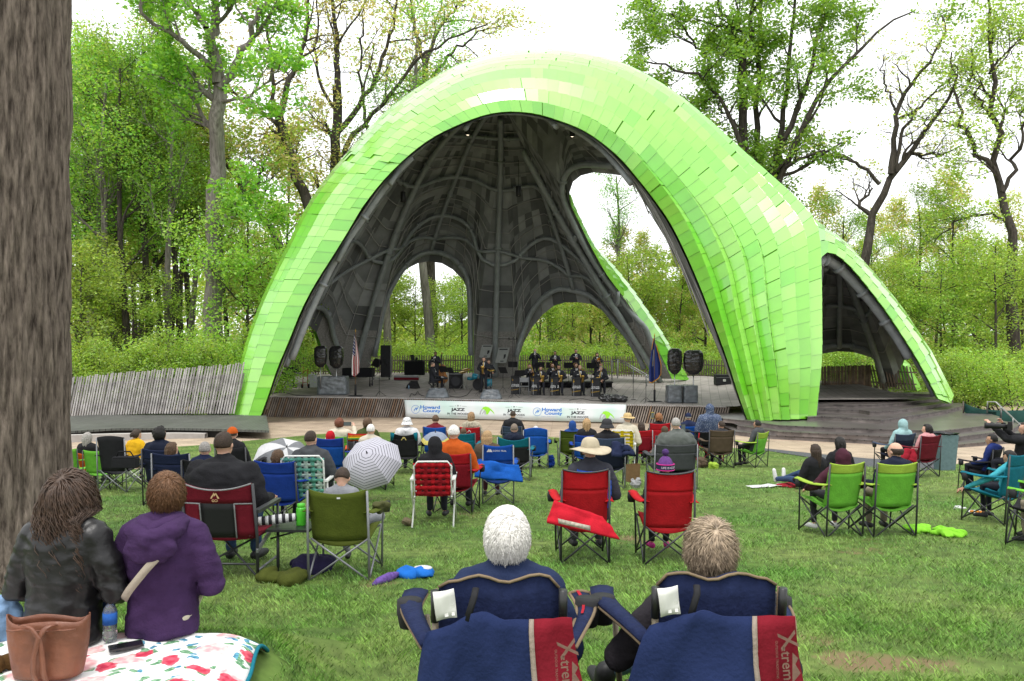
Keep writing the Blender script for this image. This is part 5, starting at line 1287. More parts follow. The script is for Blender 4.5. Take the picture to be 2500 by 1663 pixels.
big = aud('broad man in a black jacket with brown hair in the maroon chair', 550, 1053, 1.36, Y=7.66, hair='darkbrown', style='short', top=C['black'], legs=C['jeans'], wide=1.5, turn=-.12, lean=.08, vox=.018, fold=.010, bulk=.04, arms='rest', rz=-.06)
aud('balding man in a charcoal fleece in the mint webbed chair', 763, 1049, 1.27, Y=10.5, hair='darkbrown', style='crop', top=C['dgrey'], turn=-.3, wide=1.1, hoodback=True, rz=0)
hood = aud('young man in a grey sweatshirt reading in the olive green chair', 836, 1142, 1.04, Y=7.56, hair='darkbrown', style='short', top=C['grey'], legs=C['grey'], nod=.5, lean=.05, arms='rest', wide=1.08, rz=-.03, vox=.018, shin={-1: (-.2, .42, .44), 1: (.3, .40, .46)}, feet={-1: (-.05, .46, .09), 1: (.02, .5, .30)})
aud('small person in a red hood in a blue folding chair', 810, 1052, 1.05, hood=True, top=C['red'], chair=cc('bright blue camp chair under the red hood', 'blue', 'rblue', s=1.05))
aud('person with curly auburn hair and a white jumper holding up a phone', 831, 1021, 1.22, hair='auburn', style='curly', top=C['cream'], wide=1.1, bulk=.045, turn=-.2, arms={-1: ((-.30, -.02, .62), (-.14, .26, .60)), 1: ((.32, .08, .70), (.22, .34, .98))}, chair=cc('lime green camp chair of the person raising a phone', 'lime', 'lime', s=.95))
aud('brown haired person in an olive jacket in the rainbow chair', 899, 1019, 1.25, hair='brown', style='bob', top=C['olived'], arms='rest')
aud('white haired person in a cream jacket above the striped umbrella', 908, 1034, 1.2, hair='white', style='crop', top=C['cream'], chair=cc('black camp chair of the person in the cream jacket', 'black', 'black'))
aud('person in a black and white patterned sun hat and white hooded coat', 995, 1019, 1.25, Y=17.75, hair='grey', style='crop', hat='bucket', hatm=C['dothat'], top=C['white'], hoodback=True, bulk=.05, wide=1.15, arms='rest')
aud('person with brown hair and maroon sleeves in a blue chair near the banner', 1065, 1012, 1.26, hair='brown', style='short', top=C['maroon'], arms='rest', chair=cc('blue camp chair below the left of the banner', 'blue', 'blue', hb=.98))
aud('young person in a pale camouflage hoodie in front of the banner', 1152, 1006, 1.28, hair='sandy', style='wavy', top=C['camo'], hoodback=True, chair=cc('dark red camp chair of the person in camouflage', 'dred', 'red'))
aud('white haired man in an orange jacket beside the purple hood', 1111, 1036, 1.25, Y=11.6, hair='white', style='short', top=C['orange'], wide=1.15, chair=cc('slim dark red camp chair beside the orange jacket', 'dred', 'red'))
aud('small brown haired head between the orange jacket and the red chair', 1132, 1044, 1.0, hair='brown', style='short', top=C['teal'], chair=cc('teal camp chair half hidden behind the orange jacket', 'teal', 'teal'))
pl = aud('person in a purple hood and black jacket in the red woven chair', 1063, 1065, 1.19, Y=10.62, hood=True, top=C['black'], wide=1.08, arms='rest', rz=.03)
bf = aud('blond person with a fur trimmed collar in the blue chair with a draped bag', 1192, 1051, 1.18, Y=12.95, hair='blond', style='long', top=C['brown'], bulk=.05, turn=-.4, legs=C['burg'])
aud('person in a black jacket with short dark hair directly before the banner', 1253, 1002, 1.29, hair='darkbrown', style='crop', top=C['black'], wide=1.1, bulk=.04, chair=cc('slate navy camp chair of the person before the banner', 'slate', 'slate', hb=.86))
aud('person with cropped grey brown hair and navy jacket in a teal chair', 1256, 1033, 1.16, Y=16, hair='greybrown', style='crop', top=C['dnavy'], hoodback=True, chair=cc('large teal camp chair with a dark lower back', 'black', 'teal', FR_grey, w=.62, band=.2, dip=.08))
aud('person in a white knit hat low behind the bright blue chair', 1308, 1040, 1.02, Y=18.3, hair='white', style='crop', hat='beanie', hatm=C['white'], top=C['grey'], chair=cc('bright blue rounded camp chair with green piping', 'blue', 'blue', FR_grey, hb=.94, dip=-.05))
aud('person in a blue hooded raincoat in an olive green chair', 1397, 1027, 1.13, Y=18.7, hood=True, top=fab(40, 80, 150), bulk=.05, chair=cc('olive green camp chair with dark trim under the blue hood', 'olive', 'olive', FR_grey, w=.56, trim=C['black']))
aud('person with short pale blond hair in a blue chair right of the banner lettering', 1432, 1022, 1.2, hair='blond', style='wavy', top=C['black'], chair=cc('cobalt blue camp chair of the pale blond person', 'blue', 'rblue', s=.95))
aud('person in a dark bucket hat in a navy chair with a draped jacket', 1481, 1022, 1.29, Y=14.7, hair='black', style='crop', hat='bucket', hatm=C['char'], top=C['black'], chair=cc('wide navy camp chair with pale grey legs and white stripe', 'dnavy', 'slate', FR_grey, w=.66, hb=.96))
aud('person in a straw hat in a yellow chair', 1529, 1010, 1.3, hair='grey', style='crop', hat='straw', hatm=C['straw'], top=C['cream'], turn=.6, lean=-.1, rz=-.4)
aud('person with long dark hair in a black jacket in a small red chair', 1564, 1030, 1.08, Y=19.2, hair='darkbrown', style='long', top=C['black'], turn=.3, chair=cc('small low red camp chair with black legs', 'dred', 'red', FR_grey))
aud('person with copper hair photographing with a phone from a tall red chair', 1606, 1008, 1.27, hair='copper', style='bob', top=C['black'], chair=cc('tall bright red camp chair before the slatted stage front', 'red', 'red', hb=1.02))
aud('small person in a dark brown hood between the red chair and the grey sweatshirt', 1621, 1040, .98, hood=True, top=C['brown'], chair=cc('low grey camp chair under the dark brown hood', 'dgrey', None, s=.85))
aud('heavy man in a grey sweatshirt with cropped grey hair', 1647, 1018, 1.33, Y=14.3, hair='grey', style='crop', top=C['sage'], wide=1.45, fold=.009, arms={-1: ((-.38, -.1, .62), (-.34, .2, .66)), 1: ((.40, -.02, .66), (.17, .22, 1.04))}, rz=.05, chair=cc('wide grey camp chair under the man in the grey sweatshirt', 'dgrey', 'dgrey', FR_grey, w=.74, hb=.86))
aud('person in a navy baseball cap in a blue chair', 1679, 1008, 1.24, hair='grey', style='crop', hat='cap', hatm=C['navy'], top=C['navy'], turn=-.3, arms='rest', chair=cc('blue camp chair under the navy cap', 'rblue', 'blue'))
aud('person in a navy dotted puffer coat with the hood up', 1729, 986, 1.44, Y=20.5, hs=.52, hood=True, top=C['dots'], bulk=.06, wide=1.1, arms='side', legs=C['black'], chair=cc('tall black camp chair with red legs under the dotted coat', 'black', 'black', fab(180, 30, 40), s=1.2, hb=.66, dip=.0))
aud('dark haired boy in a brown chair beside the dotted puffer coat', 1759, 1027, 1.13, Y=18.7, hair='darkbrown', style='short', top=C['char'], turn=.4, legs=C['black'], chair=cc('dull brown camp chair with ruffled pocket', 'brown', 'brown', w=.58, hb=.92))
aud('boy in a grey hooded jacket sitting sideways in a lime chair', 1843, 1025, 1.14, Y=18.9, rz=.75, hair='black', style='short', top=C['dgrey'], hoodback=True, legs=C['black'], arms='lap', skin='tan', chair=cc('small yellow green camp chair facing left', 'lime', 'limey', s=.95))
# --- right block
aud('person with long dark hair in a black coat sitting on the grass', 1980, 1083, .85, pose='ground', hs=.02, rz=.38, hair='darkbrown', style='long', top=C['black'], legs=C['jeans'], shoe=M_shoew, lean=.2)
aud('dark haired person partly hidden behind the fur trimmed hood', 2044, 1067, .92, pose='ground', hs=.02, hair='black', style='wavy', top=C['black'])
aud('person in a burgundy quilted hood with tan fur in a lime green chair', 2049, 1095, 1.06, Y=9.68, rz=.22, hood=True, top=C['burg'], bulk=.05, legs=C['char'], shoe=M_shoew, spread=.2, arms={-1: ((-.34, -.05, .62), (-.26, .28, .52)), 1: ((.30, -.05, .6), (.1, .25, .55))}, vox=.018, chair=cc('lime green camp chair under the burgundy hood', 'lime', 'limey', hb=.92, w=.46, band=.12))
aud('bald man in a navy hooded sweatshirt in a lime green chair', 2178, 1078, 1.15, Y=9.68, rz=.1, hair='darkbrown', style='bald', top=C['dnavy'], hoodback=True, turn=.45, legs=C['khaki'], wide=1.12, arms='rest', vox=.018, chair=cc('lime green camp chair under the bald man', 'lime', 'limey', hb=.92, w=.5, band=.12))
aud('person in a pale teal hoodie with the hood up by the steps', 2197, 1023, 1.2, hood=True, top=C['ltteal'], wide=1.05, bulk=.045, rz=.3, legs=C['black'], chair=cc('navy camp chair with its bag hanging, under the pale teal hoodie', 'dnavy', 'slate', arms=True))
aud('dark haired person in a pink coat turned to the left by the steps', 2257, 1035, 1.12, hair='black', style='bob', top=C['pink'], bulk=.05, hoodback=True, turn=.6, rz=.35, chair=cc('burgundy camp chair with a navy pocket under the pink coat', 'maroon', 'maroon'))
aud('boy in a navy hoodie sitting near the right edge', 2413, 1059, 1.05, rz=.7, hair='black', style='short', top=fab(36, 54, 120), hoodback=True, skin='tan', turn=.3, face=True, chair=cc('dark camp chair of the boy in the navy hoodie', 'black', None, s=.9))
aud('dark haired child in a turquoise shirt reaching out of a teal chair', 2457, 1099, .98, Y=10.7, rz=.55, hair='black', style='short', top=C['cyan'], skin='tan', nod=.5, turn=.3, arms={-1: ((-.36, .0, .62), (-.46, .30, .45)), 1: ((.3, -.02, .6), (.15, .25, .5))}, chair=cc('deep teal camp chair at the right edge', 'teal', 'teal', hb=.95))
aud('person in khaki trousers and dark shoes cut off by the right edge', 2575, 1120, 1.2, Y=9.0, rz=.85, hair='brown', top=C['brown'], legs=C['khaki'], spread=.16, chair=cc('black camp chair with green trim at the right edge', 'black', 'lime'))
cmn = aud('photographer in a black puffer raising a long lens at the right edge', 2492, 1030, 1.3, Y=13.2, rz=.95, hair='darkbrown', style='short', top=C['black'], bulk=.05, hs=.5, arms={-1: ((-.25, .18, .98), (-.08, .42, 1.2)), 1: ((.22, .15, .98), (.08, .26, 1.2))}, chair=cc('black stool chair under the photographer', 'black', None, s=1.1, hb=.7, arms=False))
# --- foreground couple and red chairs
ht = aud('person in a wide brimmed beige sun hat and blue vest in a red chair', 1440, 1072, 1.26, Y=8.38, rz=.0, hair='grey', style='crop', hat='sun', hatm=C['tan'], top=fab(66, 68, 78), turn=.05, arms='rest', wide=1.05, vox=.016, legs=C['dgrey'], lean=.1, spread=.14)
kid = aud('child in a purple bobble hat in the right hand red chair', 1622, 1112, 1.08, Y=8.34, rz=.0, hair='brown', style='none', hat='beanie', hatm=mat('beanie_purple', (.10, .035, .16), .95, .3, 40), top=C['black'], vox=.016, arms='rest', legs=C['black'], shoe=fab(200, 60, 140), spread=.1)
man = aud('white haired man in a navy jacket in the near navy chair', 1238, 1232, 1.28, Y=3.12, rz=.02, hs=.48, hair='white', style='none', top=fab(38, 52, 88), vox=.014, arms='rest', wide=1.0, lean=.13, hs_scale=1.05, fold=.008, bulk=.026, turn=-.05)
wom = aud('person with wavy grey blond hair in the near navy chair with a black boot out', 1750, 1262, 1.22, Y=3.16, rz=-.02, hs=.44, hair='sandy', style='none', top=fab(52, 48, 54), legs=C['ltjean'], vox=.014, wide=1.0, lean=.16, arms={-1: ((-.36, -.02, .64), (-.30, .22, .62)), 1: ((.30, -.05, .62), (.12, .26, .56))}, shin={-1: (-.12, .42, .50), 1: (.2, .44, .50)}, feet={-1: (-.36, .60, .34), 1: (.2, .40, .09)}, turn=-.1)
# --- the two women on the flowered blanket
seams(C['leather'], [(.30, 0), (.46, .0)]); seams(C['plum'], [(.43, .25), (.12, .02)], .5)
jA = person('person with long curly brown hair in a black leather jacket on the blanket', (-2.32, 4.12, 1.86), -.08, pose='ground', hs=.03, crown=.868, top=C['leather'], legs=C['jeans'], hair='brown', style='none', vox=.013, wide=.97, lean=-.04, fold=.009, bulk=.035, turn=-.25, group='people on the blanket')
jB = person('person with short copper hair in a purple hooded raincoat on the blanket', (-1.86, 4.24, 1.86), .04, pose='ground', hs=.03, crown=.845, top=C['plum'], legs=C['cream'], hair='copper', style='none', vox=.013, wide=.97, lean=-.03, fold=.008, bulk=.035, turn=.35, hoodback=True, group='people on the blanket', seed=5, shin={-1: (-.14, .40, .12), 1: (.02, .42, .13)}, feet={-1: (-.24, .60, .06), 1: (-.14, .64, .06)})
# near hair built from many locks
def locks(t, hc, T, s, hm, n, L0, L1, rad, wave, seed, lift=.25, jit=.09, skull=(.090, .108, .110), face=.30, freq=9):
    rr = random.Random(seed); mb = MB(); A = lambda v: hc+T@(Vector(v)*s)
    vs = []; nu, nv = 30, 20
    for i in range(nv+1):
        tt = -math.pi/2+math.pi*i/nv
        for j in range(nu):
            a = 2*math.pi*j/nu; v = Vector((math.cos(tt)*math.cos(a), math.cos(tt)*math.sin(a), math.sin(tt))); k = .97+.05*noise.noise((v.x*9+seed, v.y*9, v.z*7))
            if (v.y > face+.1 and v.z < .5) or v.z < -.8: k *= .74
            vs.append(A((v.x*skull[0]*k, v.y*skull[1]*k-.012, v.z*skull[2]*k+.014)))
    mb.add(vs, [(i*nu+j, i*nu+(j+1) % nu, (i+1)*nu+(j+1) % nu, (i+1)*nu+j) for i in range(nv) for j in range(nu)], smooth=True)
    for q in range(n):
        while True:
            v = Vector((rr.gauss(0, 1), rr.gauss(0, 1), rr.gauss(0, 1))).normalized()
            if v.z > -.55 and not (v.y > face and v.z < .45): break
        L = rr.uniform(L0, L1); sk = Vector(skull); off = Vector((0, -.012, .014))
        n_ = Vector((v.x/sk.x, v.y/sk.y, v.z/sk.z)).normalized(); p = Vector((v.x*sk.x, v.y*sk.y, v.z*sk.z))+off
        whorl = Vector((.012, -.07, .085)); dn = (p-whorl); dn.normalize()
        d = (dn-n_*dn.dot(n_)).normalized()+n_*lift+Vector((0, 0, -.25 if L > .12 else -.05))+Vector((rr.gauss(0, jit), rr.gauss(0, jit), rr.gauss(0, jit))); d.normalize()
        pts = [p-n_*.006]; ph = rr.random()*6.28; w = wave*rr.uniform(.6, 1.3); N_ = 12 if L > .12 else 5; cur = p.copy()
        for k in range(1, N_+1):
            f = k/N_
            d = (d+Vector((0, 0, -.5 if L > .12 else -.12))).normalized(); cur = cur+d*(L/N_); q0 = cur-off
            q2 = Vector((q0.x/sk.x, q0.y/sk.y, q0.z/sk.z)); lim = 1.03+.10*rr.random()*(L > .12)
            if q2.length < lim and cur.z > -.11: q2 = q2.normalized()*lim; cur = Vector((q2.x*sk.x, q2.y*sk.y, q2.z*sk.z))+off
            if cur.z < -.10 and L > .12: cur.y = min(cur.y, -.085-.02*rr.random()); cur.x *= 1.02
            pts.append(cur+Vector((math.cos(ph+f*freq), math.sin(ph+f*freq)*.8, .3*math.sin(ph*2+f*freq)))*w*min(1, f*1.6))
        r = rad*rr.uniform(.6, 1.2); mb.tube([A(p_) for p_ in pts], [r*s*(1-.75*(k/(len(pts)-1))**2) for k in range(len(pts))], n=4)
    return mb.build('hair', hm, t, fix=False)
hA = mat('hair_curly_brown', (.058, .033, .021), .5, .5, 35, spec=.45); hA2 = mat('hair_copper_near', (.145, .070, .032), .5, .4, 50, spec=.4)
wom[0].location.x = .775
# the folded hood of the purple coat lies on the shoulders
t, hc, T, s, u = jB; b = MB(); b.ell((0, -.165, .03+.50*u), (.135, .055, .085), nu=16, nv=10); b.chain([(-.11, -.03, .03+.60*u), (-.10, -.13, .03+.585*u), (0, -.19, .03+.545*u), (.10, -.13, .03+.585*u), (.11, -.03, .03+.60*u)], [.04, .05, .05, .05, .04]); soft('hood', b, C['plum'], t, .011, .008, fs=12)
t, hc, T, s, u = jA; locks(t, hc, T, s, hA, 2000, .32, .56, .0036, .026, 3, skull=(.100, .116, .114), freq=19, lift=.16)
t, hc, T, s, u = jB; locks(t, hc, T, s, hA2, 3200, .035, .075, .0020, .003, 4, skull=(.090, .107, .113), lift=.06)
t, hc, T, s, u = man[0:5]; locks(t, hc, T, s, mat('hair_snow', (.80, .77, .73), .6, .15, 60, spec=.3), 3600, .022, .04, .0017, .002, 6, skull=(.081, .102, .108), lift=.02, jit=.12)
t, hc, T, s, u = wom[0:5]; locks(t, hc, T, s, mat('hair_ash_blond', (.34, .26, .18), .5, .6, 45, spec=.45), 3000, .07, .12, .0022, .009, 8, skull=(.088, .106, .113), freq=8, lift=.0, jit=.06)
# ------------------------------------------------------------------ special chairs and belongings on the lawn
def base_at(px, py, dy=.28):                     # chair whose rear legs stand at this pixel
    p = G(px, py); return Vector((p.x*(p.y+dy)/p.y, p.y+dy, gz(p.y+dy)+.02))
TRIM = fab(150, 130, 104)
def near_chair(label, loc, rz, side_out, covlab, left_out, kx):
    t = thing('camp_chair', label, 'camp chair', loc, rz, 'near pair of navy camp chairs'); nv = fab(30, 42, 82, var=.2, scale=30); h = .212
    rows = []
    for i in range(9):
        z = lerp(.42, 1.06, i/8); rows.append([(lerp(-h, h, j/12), -.26-.06*i/8-.045*(1-(j/6-1)**2)*(1-.5*i/8)+.012*noise.noise((j*.7, z*6, kx)), z-.012*math.sin(j*1.1+kx)*(i/8)**3-(.03 if j in (0, 12) and i == 8 else 0)) for j in range(13)])
    b = MB(); b.grid(rows, thick=.03); b.build('backrest', nv, t)
    b = MB(); b.tube([Vector(p)+Vector((0, -.004, .004)) for p in rows[8]], .0055, n=6); b.tube([Vector(rows[i][0])+Vector((-.006, -.01, 0)) for i in range(9)], .0055, n=6); b.tube([Vector(rows[i][12])+Vector((.006, -.01, 0)) for i in range(9)], .0055, n=6)
    b.tube([(lerp(-h, h, j/10), -.345-.02*math.sin(j*.6), .86-.05*math.sin(math.pi*j/10)) for j in range(11)], .008, n=6); b.build('piping', TRIM, t)
    b = MB(); b.grid([[(lerp(-h, h, j/8), lerp(-.24, .28, i/6), lerp(.40, .46, i/6)-.05*(1-(j/4-1)**2)) for j in range(9)] for i in range(7)], thick=.02); b.build('seat', nv, t)
    for q in (-1, 1):
        b = MB(); b.tube([(q*(h+.015), -.25, 0), (q*(h+.01), -.36, .98)], .0125, n=9); b.build('leg', FR_bronze, t)
        b = MB(); b.tube([(q*(h+.01), -.353, .92), (q*(h+.01), -.366, 1.03)], .0155, n=9); b.build('pole_cap', mat('black_plastic', (.015, .015, .016), .4, spec=.5), t)
        b = MB(); b.tube([(q*(h+.03), .30, 0), (q*(h+.09), .24, .74)], .013, n=8); b.build('leg', FR_bronze, t)
        b = MB(); b.tube([(q*h, -.25, .03), (-q*h, -.24, .40)], .011, n=6); b.tube([(q*(h+.02), -.25, .03), (q*(h+.03), .26, .44)], .011, n=6); b.tube([(q*(h+.03), .28, .03), (q*h, -.28, .40)], .011, n=6); b.build('cross_brace', FR_bronze, t)
        R_ = [[(q*(h+.035+.11*math.sin(f*1.9)+e*(.022+.024*f)), lerp(-.34, .30, f), .83+.012*math.sin(f*5)-.010*(abs(e)**2)) for e in (-1, -.4, .2, 1)] for f in [k/9 for k in range(10)]]
        b = MB(); b.grid(R_, thick=.02); a_ = b.build('armrest', nv, t)
        b = MB(); b.tube([R_[k][3] for k in range(10)], .007, n=6); b.tube([R_[k][0] for k in range(10)], .007, n=6); b.tube([R_[9][k] for k in range(4)], .008, n=6); b.build('arm_piping', TRIM, t)
        b = MB(); b.grid([[Vector(R_[k][1])+Vector((0, 0, .006)), Vector(R_[k][2])*.5+Vector(R_[k][1])*.5+Vector((0, 0, .006))] for k in range(4, 10)]); b.build('arm_stripe', fab(190, 30, 50), t)
        b = MB(); b.lathe([(.05, 0), (.052, -.05), (.04, -.11), (.002, -.11)], c=(q*(h+.15), .12, .845), n=12); b.build('cup_holder', mat('mesh_black', (.02, .02, .022), .8), t)
    # the chair's own carrying bag hung over the back
    cv = thing('chair_cover', covlab, 'chair bag', loc, rz, 'navy and red chair bags'); nr, ncn = 22, 30; rows = []
    for i in range(nr+1):
        f = i/nr; z = lerp(.945, .10, f); row = []
        for j in range(ncn+1):
            g_ = j/ncn; xl = -.245-left_out*min(1, f*2.2)**.7; xr = .25+.17*min(1, f*1.4)**1.5-.05*f*f
            x = lerp(xl, xr, g_); zz = z+(.025*math.exp(-((g_-.36)/.10)**2)-.045*max(0, .25-g_)/.25)*(1-f)
            fold = .045*math.sin(g_*8+f*3.5+kx)*min(1, f*2)+.05*(.3-abs(noise.noise((g_*4+f*2.5+kx*3, f*2.2-g_*2, 5.1))))+.016*noise.noise((g_*5+kx, f*3, 1.7))+.022*math.exp(-((g_-.42-.12*f)/.05)**2)*f
            row.append((x, -.385-.05*math.sin(math.pi*g_)*(.4+f)-.03*f-fold, zz))
        rows.append(row)
    b = MB(); cs = int(ncn*.70)
    for nm, a0, a1, m in (('navy_panel', 0, cs, fab(34, 50, 96, var=.18, scale=6)), ('seam_tape', cs, cs+1, fab(176, 160, 146)), ('red_panel', cs+1, ncn, fab(142, 20, 40, var=.18, scale=6))):
        b = MB(); b.grid([r[a0:a1+1] for r in rows], thick=.008); b.build(nm, m, cv)
    b = MB()
    cx = rows[10][int(ncn*.86)]
    put_text(b, 'X', .085, (cx[0], cx[1]-.045, .875), (.25, 0, -.97), (.97, 0, .25), .012); put_text(b, '-treme', .050, (cx[0], cx[1]-.045, .785), (.1, 0, -1), (1, 0, .1), .012)
    put_text(b, 'OUTDOOR TRADITIONS', .0115, (cx[0]-.034, cx[1]-.045, .81), (.04, 0, -1), (1, 0, .04))
    b.add([Vector((cx[0]+.018, cx[1]-.045, .835)), Vector((cx[0]+.038, cx[1]-.045, .815)), Vector((cx[0]+.028, cx[1]-.045, .795)), Vector((cx[0]+.046, cx[1]-.045, .765)), Vector((cx[0]+.018, cx[1]-.045, .73))], [(0, 1, 2, 3, 4)])
    b.build('logo', fab(150, 118, 104), cv, fix=False)
    b = MB(); b.tube([(-.08, -.37, 1.04), (-.085, -.40, 1.02), (-.11, -.41, .94)], .012, n=6, flat=.35); b.build('strap', mat('strap_black', (.012, .012, .014), .8), cv)
    pr = thing('paper_napkin', 'white paper tucked under the corner of '+side_out, 'napkin', Vector(loc)+Matrix.Rotation(rz, 3, 'Z')@Vector((-.19, -.40, 1.005)), rz, 'papers tucked on the chairs')
    b = MB(); b.grid([[(lerp(-.035, .035, j/3)+.012*i/4, -.012*math.sin(j+i*.8)-.01, lerp(.035, -.065, i/4)+.012*j/3) for j in range(4)] for i in range(5)], thick=.002); b.build('sheet', mat('paper_white', (.72, .71, .68), .8), pr)
    return t
lm_ = (-.052, man[0].location.y, gz(3.1)+.02)
near_chair('nearest navy camp chair with beige piping, under the white haired man', lm_, .02, 'the white haired man\'s chair', 'navy and red chair bag hung behind the white haired man', .05, .3)
lw_ = (.735, wom[0].location.y, gz(3.15)+.02)
near_chair('nearest navy camp chair with beige piping, under the grey blond person', lw_, -.02, 'the grey blond person\'s chair', 'navy and red chair bag hung behind the grey blond person', .12, 2.1)
# red pair
RD = fab(214, 26, 38, var=.12); RD2 = fab(190, 22, 32, var=.12)
l1 = base_at(1421, 1382); camp_chair('red camp chair with a red bag draped over its back', l1, .02, RD2, RD, s=1.0, w=.46, hb=.97, group='pair of red camp chairs', trim=FR_dark, band=.2)
l2 = base_at(1622, 1386); camp_chair('red camp chair of the child in the bobble hat', l2, -.02, RD2, RD, s=1.0, w=.47, hb=.96, group='pair of red camp chairs', trim=FR_dark, band=.2)
def cloth(name, label, cat, pts, m, thick=.02, wob=.02, group=None, part='cloth', extra=None):   # quad of world points tl, tr, br, bl
    tl_, tr_, br_, bl_ = [Vector(p) for p in pts]; c = (tl_+tr_+br_+bl_)/4; t = thing(name, label, cat, c, group=group); n = (tr_-tl_).cross(bl_-tl_).normalized(); b = MB()
    b.grid([[tl_.lerp(tr_, j/12).lerp(bl_.lerp(br_, j/12), i/8)+n*(wob*noise.noise((j*.5+c.x, i*.6, c.y))+wob*.8*math.sin(j*.9+i*.5)) for j in range(13)] for i in range(9)], thick=thick); wpart(b, part, m, t); return t
Yr = l1.y-.36
t = cloth('chair_cover', 'red chair bag draped slantwise on the left red chair', 'chair bag', [P(1352, 1222, Yr), P(1470, 1262, Yr-.02), P(1513, 1318, Yr-.1), P(1334, 1278, Yr-.08)], fab(222, 30, 52), .03, .025)
b = MB(); b.grid([[P(lerp(1362, 1441, j/4), lerp(1266, 1284, j/4), Yr-.15), P(lerp(1364, 1442, j/4), lerp(1278, 1296, j/4), Yr-.155)] for j in range(5)], thick=.006); wpart(b, 'label_strip', fab(205, 195, 180, var=.5, scale=30), t)
bn = kid; t, hc, T, s, u = bn; A = lambda v: hc+T@(Vector(v)*s)
b = MB(); pm = mat('pom_purple', (.055, .025, .11), .95, .4, 60); pp = MB()
pp.ell(A((0, -.01, .165)), .042*s, nu=16, nv=10); o = pp.build('pompom', pm, t)
b.grid([[A((.1015*math.cos(2*math.pi*j/24), .1145*math.sin(2*math.pi*j/24)-.01, z)) for j in range(25)] for z in (-.034, -.024, .012, .021)], mi=0, thick=.003)
b.build('hat_band', mat('band_navy', (.02, .022, .06), .9), t)
b = MB()
for z in (-.040, .027): b.tube([A((.103*math.cos(2*math.pi*j/24), .116*math.sin(2*math.pi*j/24)-.01, z)) for j in range(25)], .006*s, n=5)
b.build('hat_stripes', fab(230, 60, 160), t)
b = MB(); v, f = text_mesh('LIFE IS GOOD', .036, .02)
b.add([A((.107*math.sin(p.x/.107+.35), -.01-.1205*math.cos(p.x/.107+.35), p.y-.006)) for p in v], f); b.build('hat_lettering', fab(225, 220, 235), t, fix=False)
# olive chair, mint chair, plaid chair, blue chair
OL = fab(92, 104, 30); lo_ = base_at(845, 1425); camp_chair('olive green camp chair with grey legs under the grey sweatshirt', lo_, -.03, OL, None, FR_grey, w=.53, hb=.86, dip=.04, sag=.09, cup=True)
b = MB(); b.box((0, 0, 0), (.03, .004, .014)); o = b.build('fabric_tag', C['white'], None); o.parent = [x for x in bpy.data.objects if x.get('label') == 'olive green camp chair with grey legs under the grey sweatshirt'][0]; o.location = (.02, -.372, .79)
web_chair('mint and white webbed lawn chair with a white frame', base_at(752, 1294, .2), .03, C['mint'], C['mintl'], FR_white, w=.52, hb=.95, nv=6, nh=8)
web_chair('red webbed lawn chair with a white frame and wide woven straps', base_at(1060, 1290), .03, fab(215, 30, 44), fab(160, 20, 34), FR_white, w=.48, hb=.86, nv=5, nh=6)
lb = base_at(1216, 1234); BL = fab(24, 88, 190); camp_chair('blue camp chair with white lettering and a blue bag draped behind', lb, .02, fab(22, 62, 130), BL, FR_grey, w=.46, hb=.95, band=.26)
b = MB(); put_text(b, 'OZARK TRAIL', .034, (lb.x+.03, lb.y-.40, lb.z+.86), (1, 0, -.02), (.02, 0, 1), .01); o = [x for x in bpy.data.objects if x.get('label') == 'blue camp chair with white lettering and a blue bag draped behind'][0]
b.add([Vector((lb.x-.17+dx, lb.y-.40, lb.z+.845+dz)) for dx, dz in ((0, 0), (.035, .05), (.05, .03), (.065, .045), (.09, 0))], [(0, 1, 2, 3, 4)])
L0 = lb; M0 = Matrix.Rotation(-.02, 3, 'Z'); b.v = [tuple(M0@(Vector(v)-L0)) for v in b.v]; b.build('lettering', C['white'], o, fix=False)
Yl = lb.y-.38; cloth('chair_cover', 'bright blue chair bag draped over the blue lettered chair', 'chair bag', [P(1166, 1124, Yl), P(1266, 1136, Yl), P(1276, 1178, Yl-.1), P(1158, 1166, Yl-.1)], fab(28, 108, 215), .04, .03)
lk = base_at(991, 1160); camp_chair('black camp chair with blue shoulders and a small mountain logo', lk, .02, C['black'], C['black'], FR_dark, w=.56, hb=.92, band=.12, dip=.07)
o = [x for x in bpy.data.objects if x.get('label') == 'black camp chair with blue shoulders and a small mountain logo'][0]
b = MB(); b.grid([[(-.285, -.36, .93), (-.20, -.375, .91)], [(-.285, -.345, .74), (-.235, -.36, .76)]], thick=.01); b.build('shoulder_patch', C['teal'], o); b = MB(); b.grid([[(.285, -.36, .93), (.20, -.375, .91)], [(.285, -.345, .74), (.235, -.36, .76)]], thick=.01); b.build('shoulder_patch', C['teal'], o)
def mtn(mb, c, w):
    c = Vector(c); mb.add([c+Vector((x*w, 0, z*w)) for x, z in ((-.5, -.3), (-.1, .35), (.0, .18), (.12, .32), (.5, -.3), (.3, -.3), (.1, .1), (-.1, -.1), (-.12, .1), (-.32, -.3))], [tuple(range(10))])
b = MB(); mtn(b, (0, -.412, .80), .12); b.build('logo', fab(220, 200, 120), o, fix=False)
o = [x for x in bpy.data.objects if x.get('label') == 'dark red camp chair of the person in camouflage'][0]
b = MB(); mtn(b, (0, -.405, .80), .10); b.build('logo', C['white'], o, fix=False)
ly, _ = spot(1517, 1010, 1.3); web_chair('bright yellow strapped lawn chair with a white top rail', (ly.x, ly.y-.05, ly.z), -.1, C['ygold'], C['ygold'], FR_white, w=.52, hb=.94, nv=3, nh=7)
lr_, _ = spot(884, 1022, 1.25); rb = camp_chair('rainbow striped camp chair beside the olive jacket', lr_, .1, C['dgrey'], fab(226, 90, 40), FR_dark, w=.5, hb=.98)
b = MB()
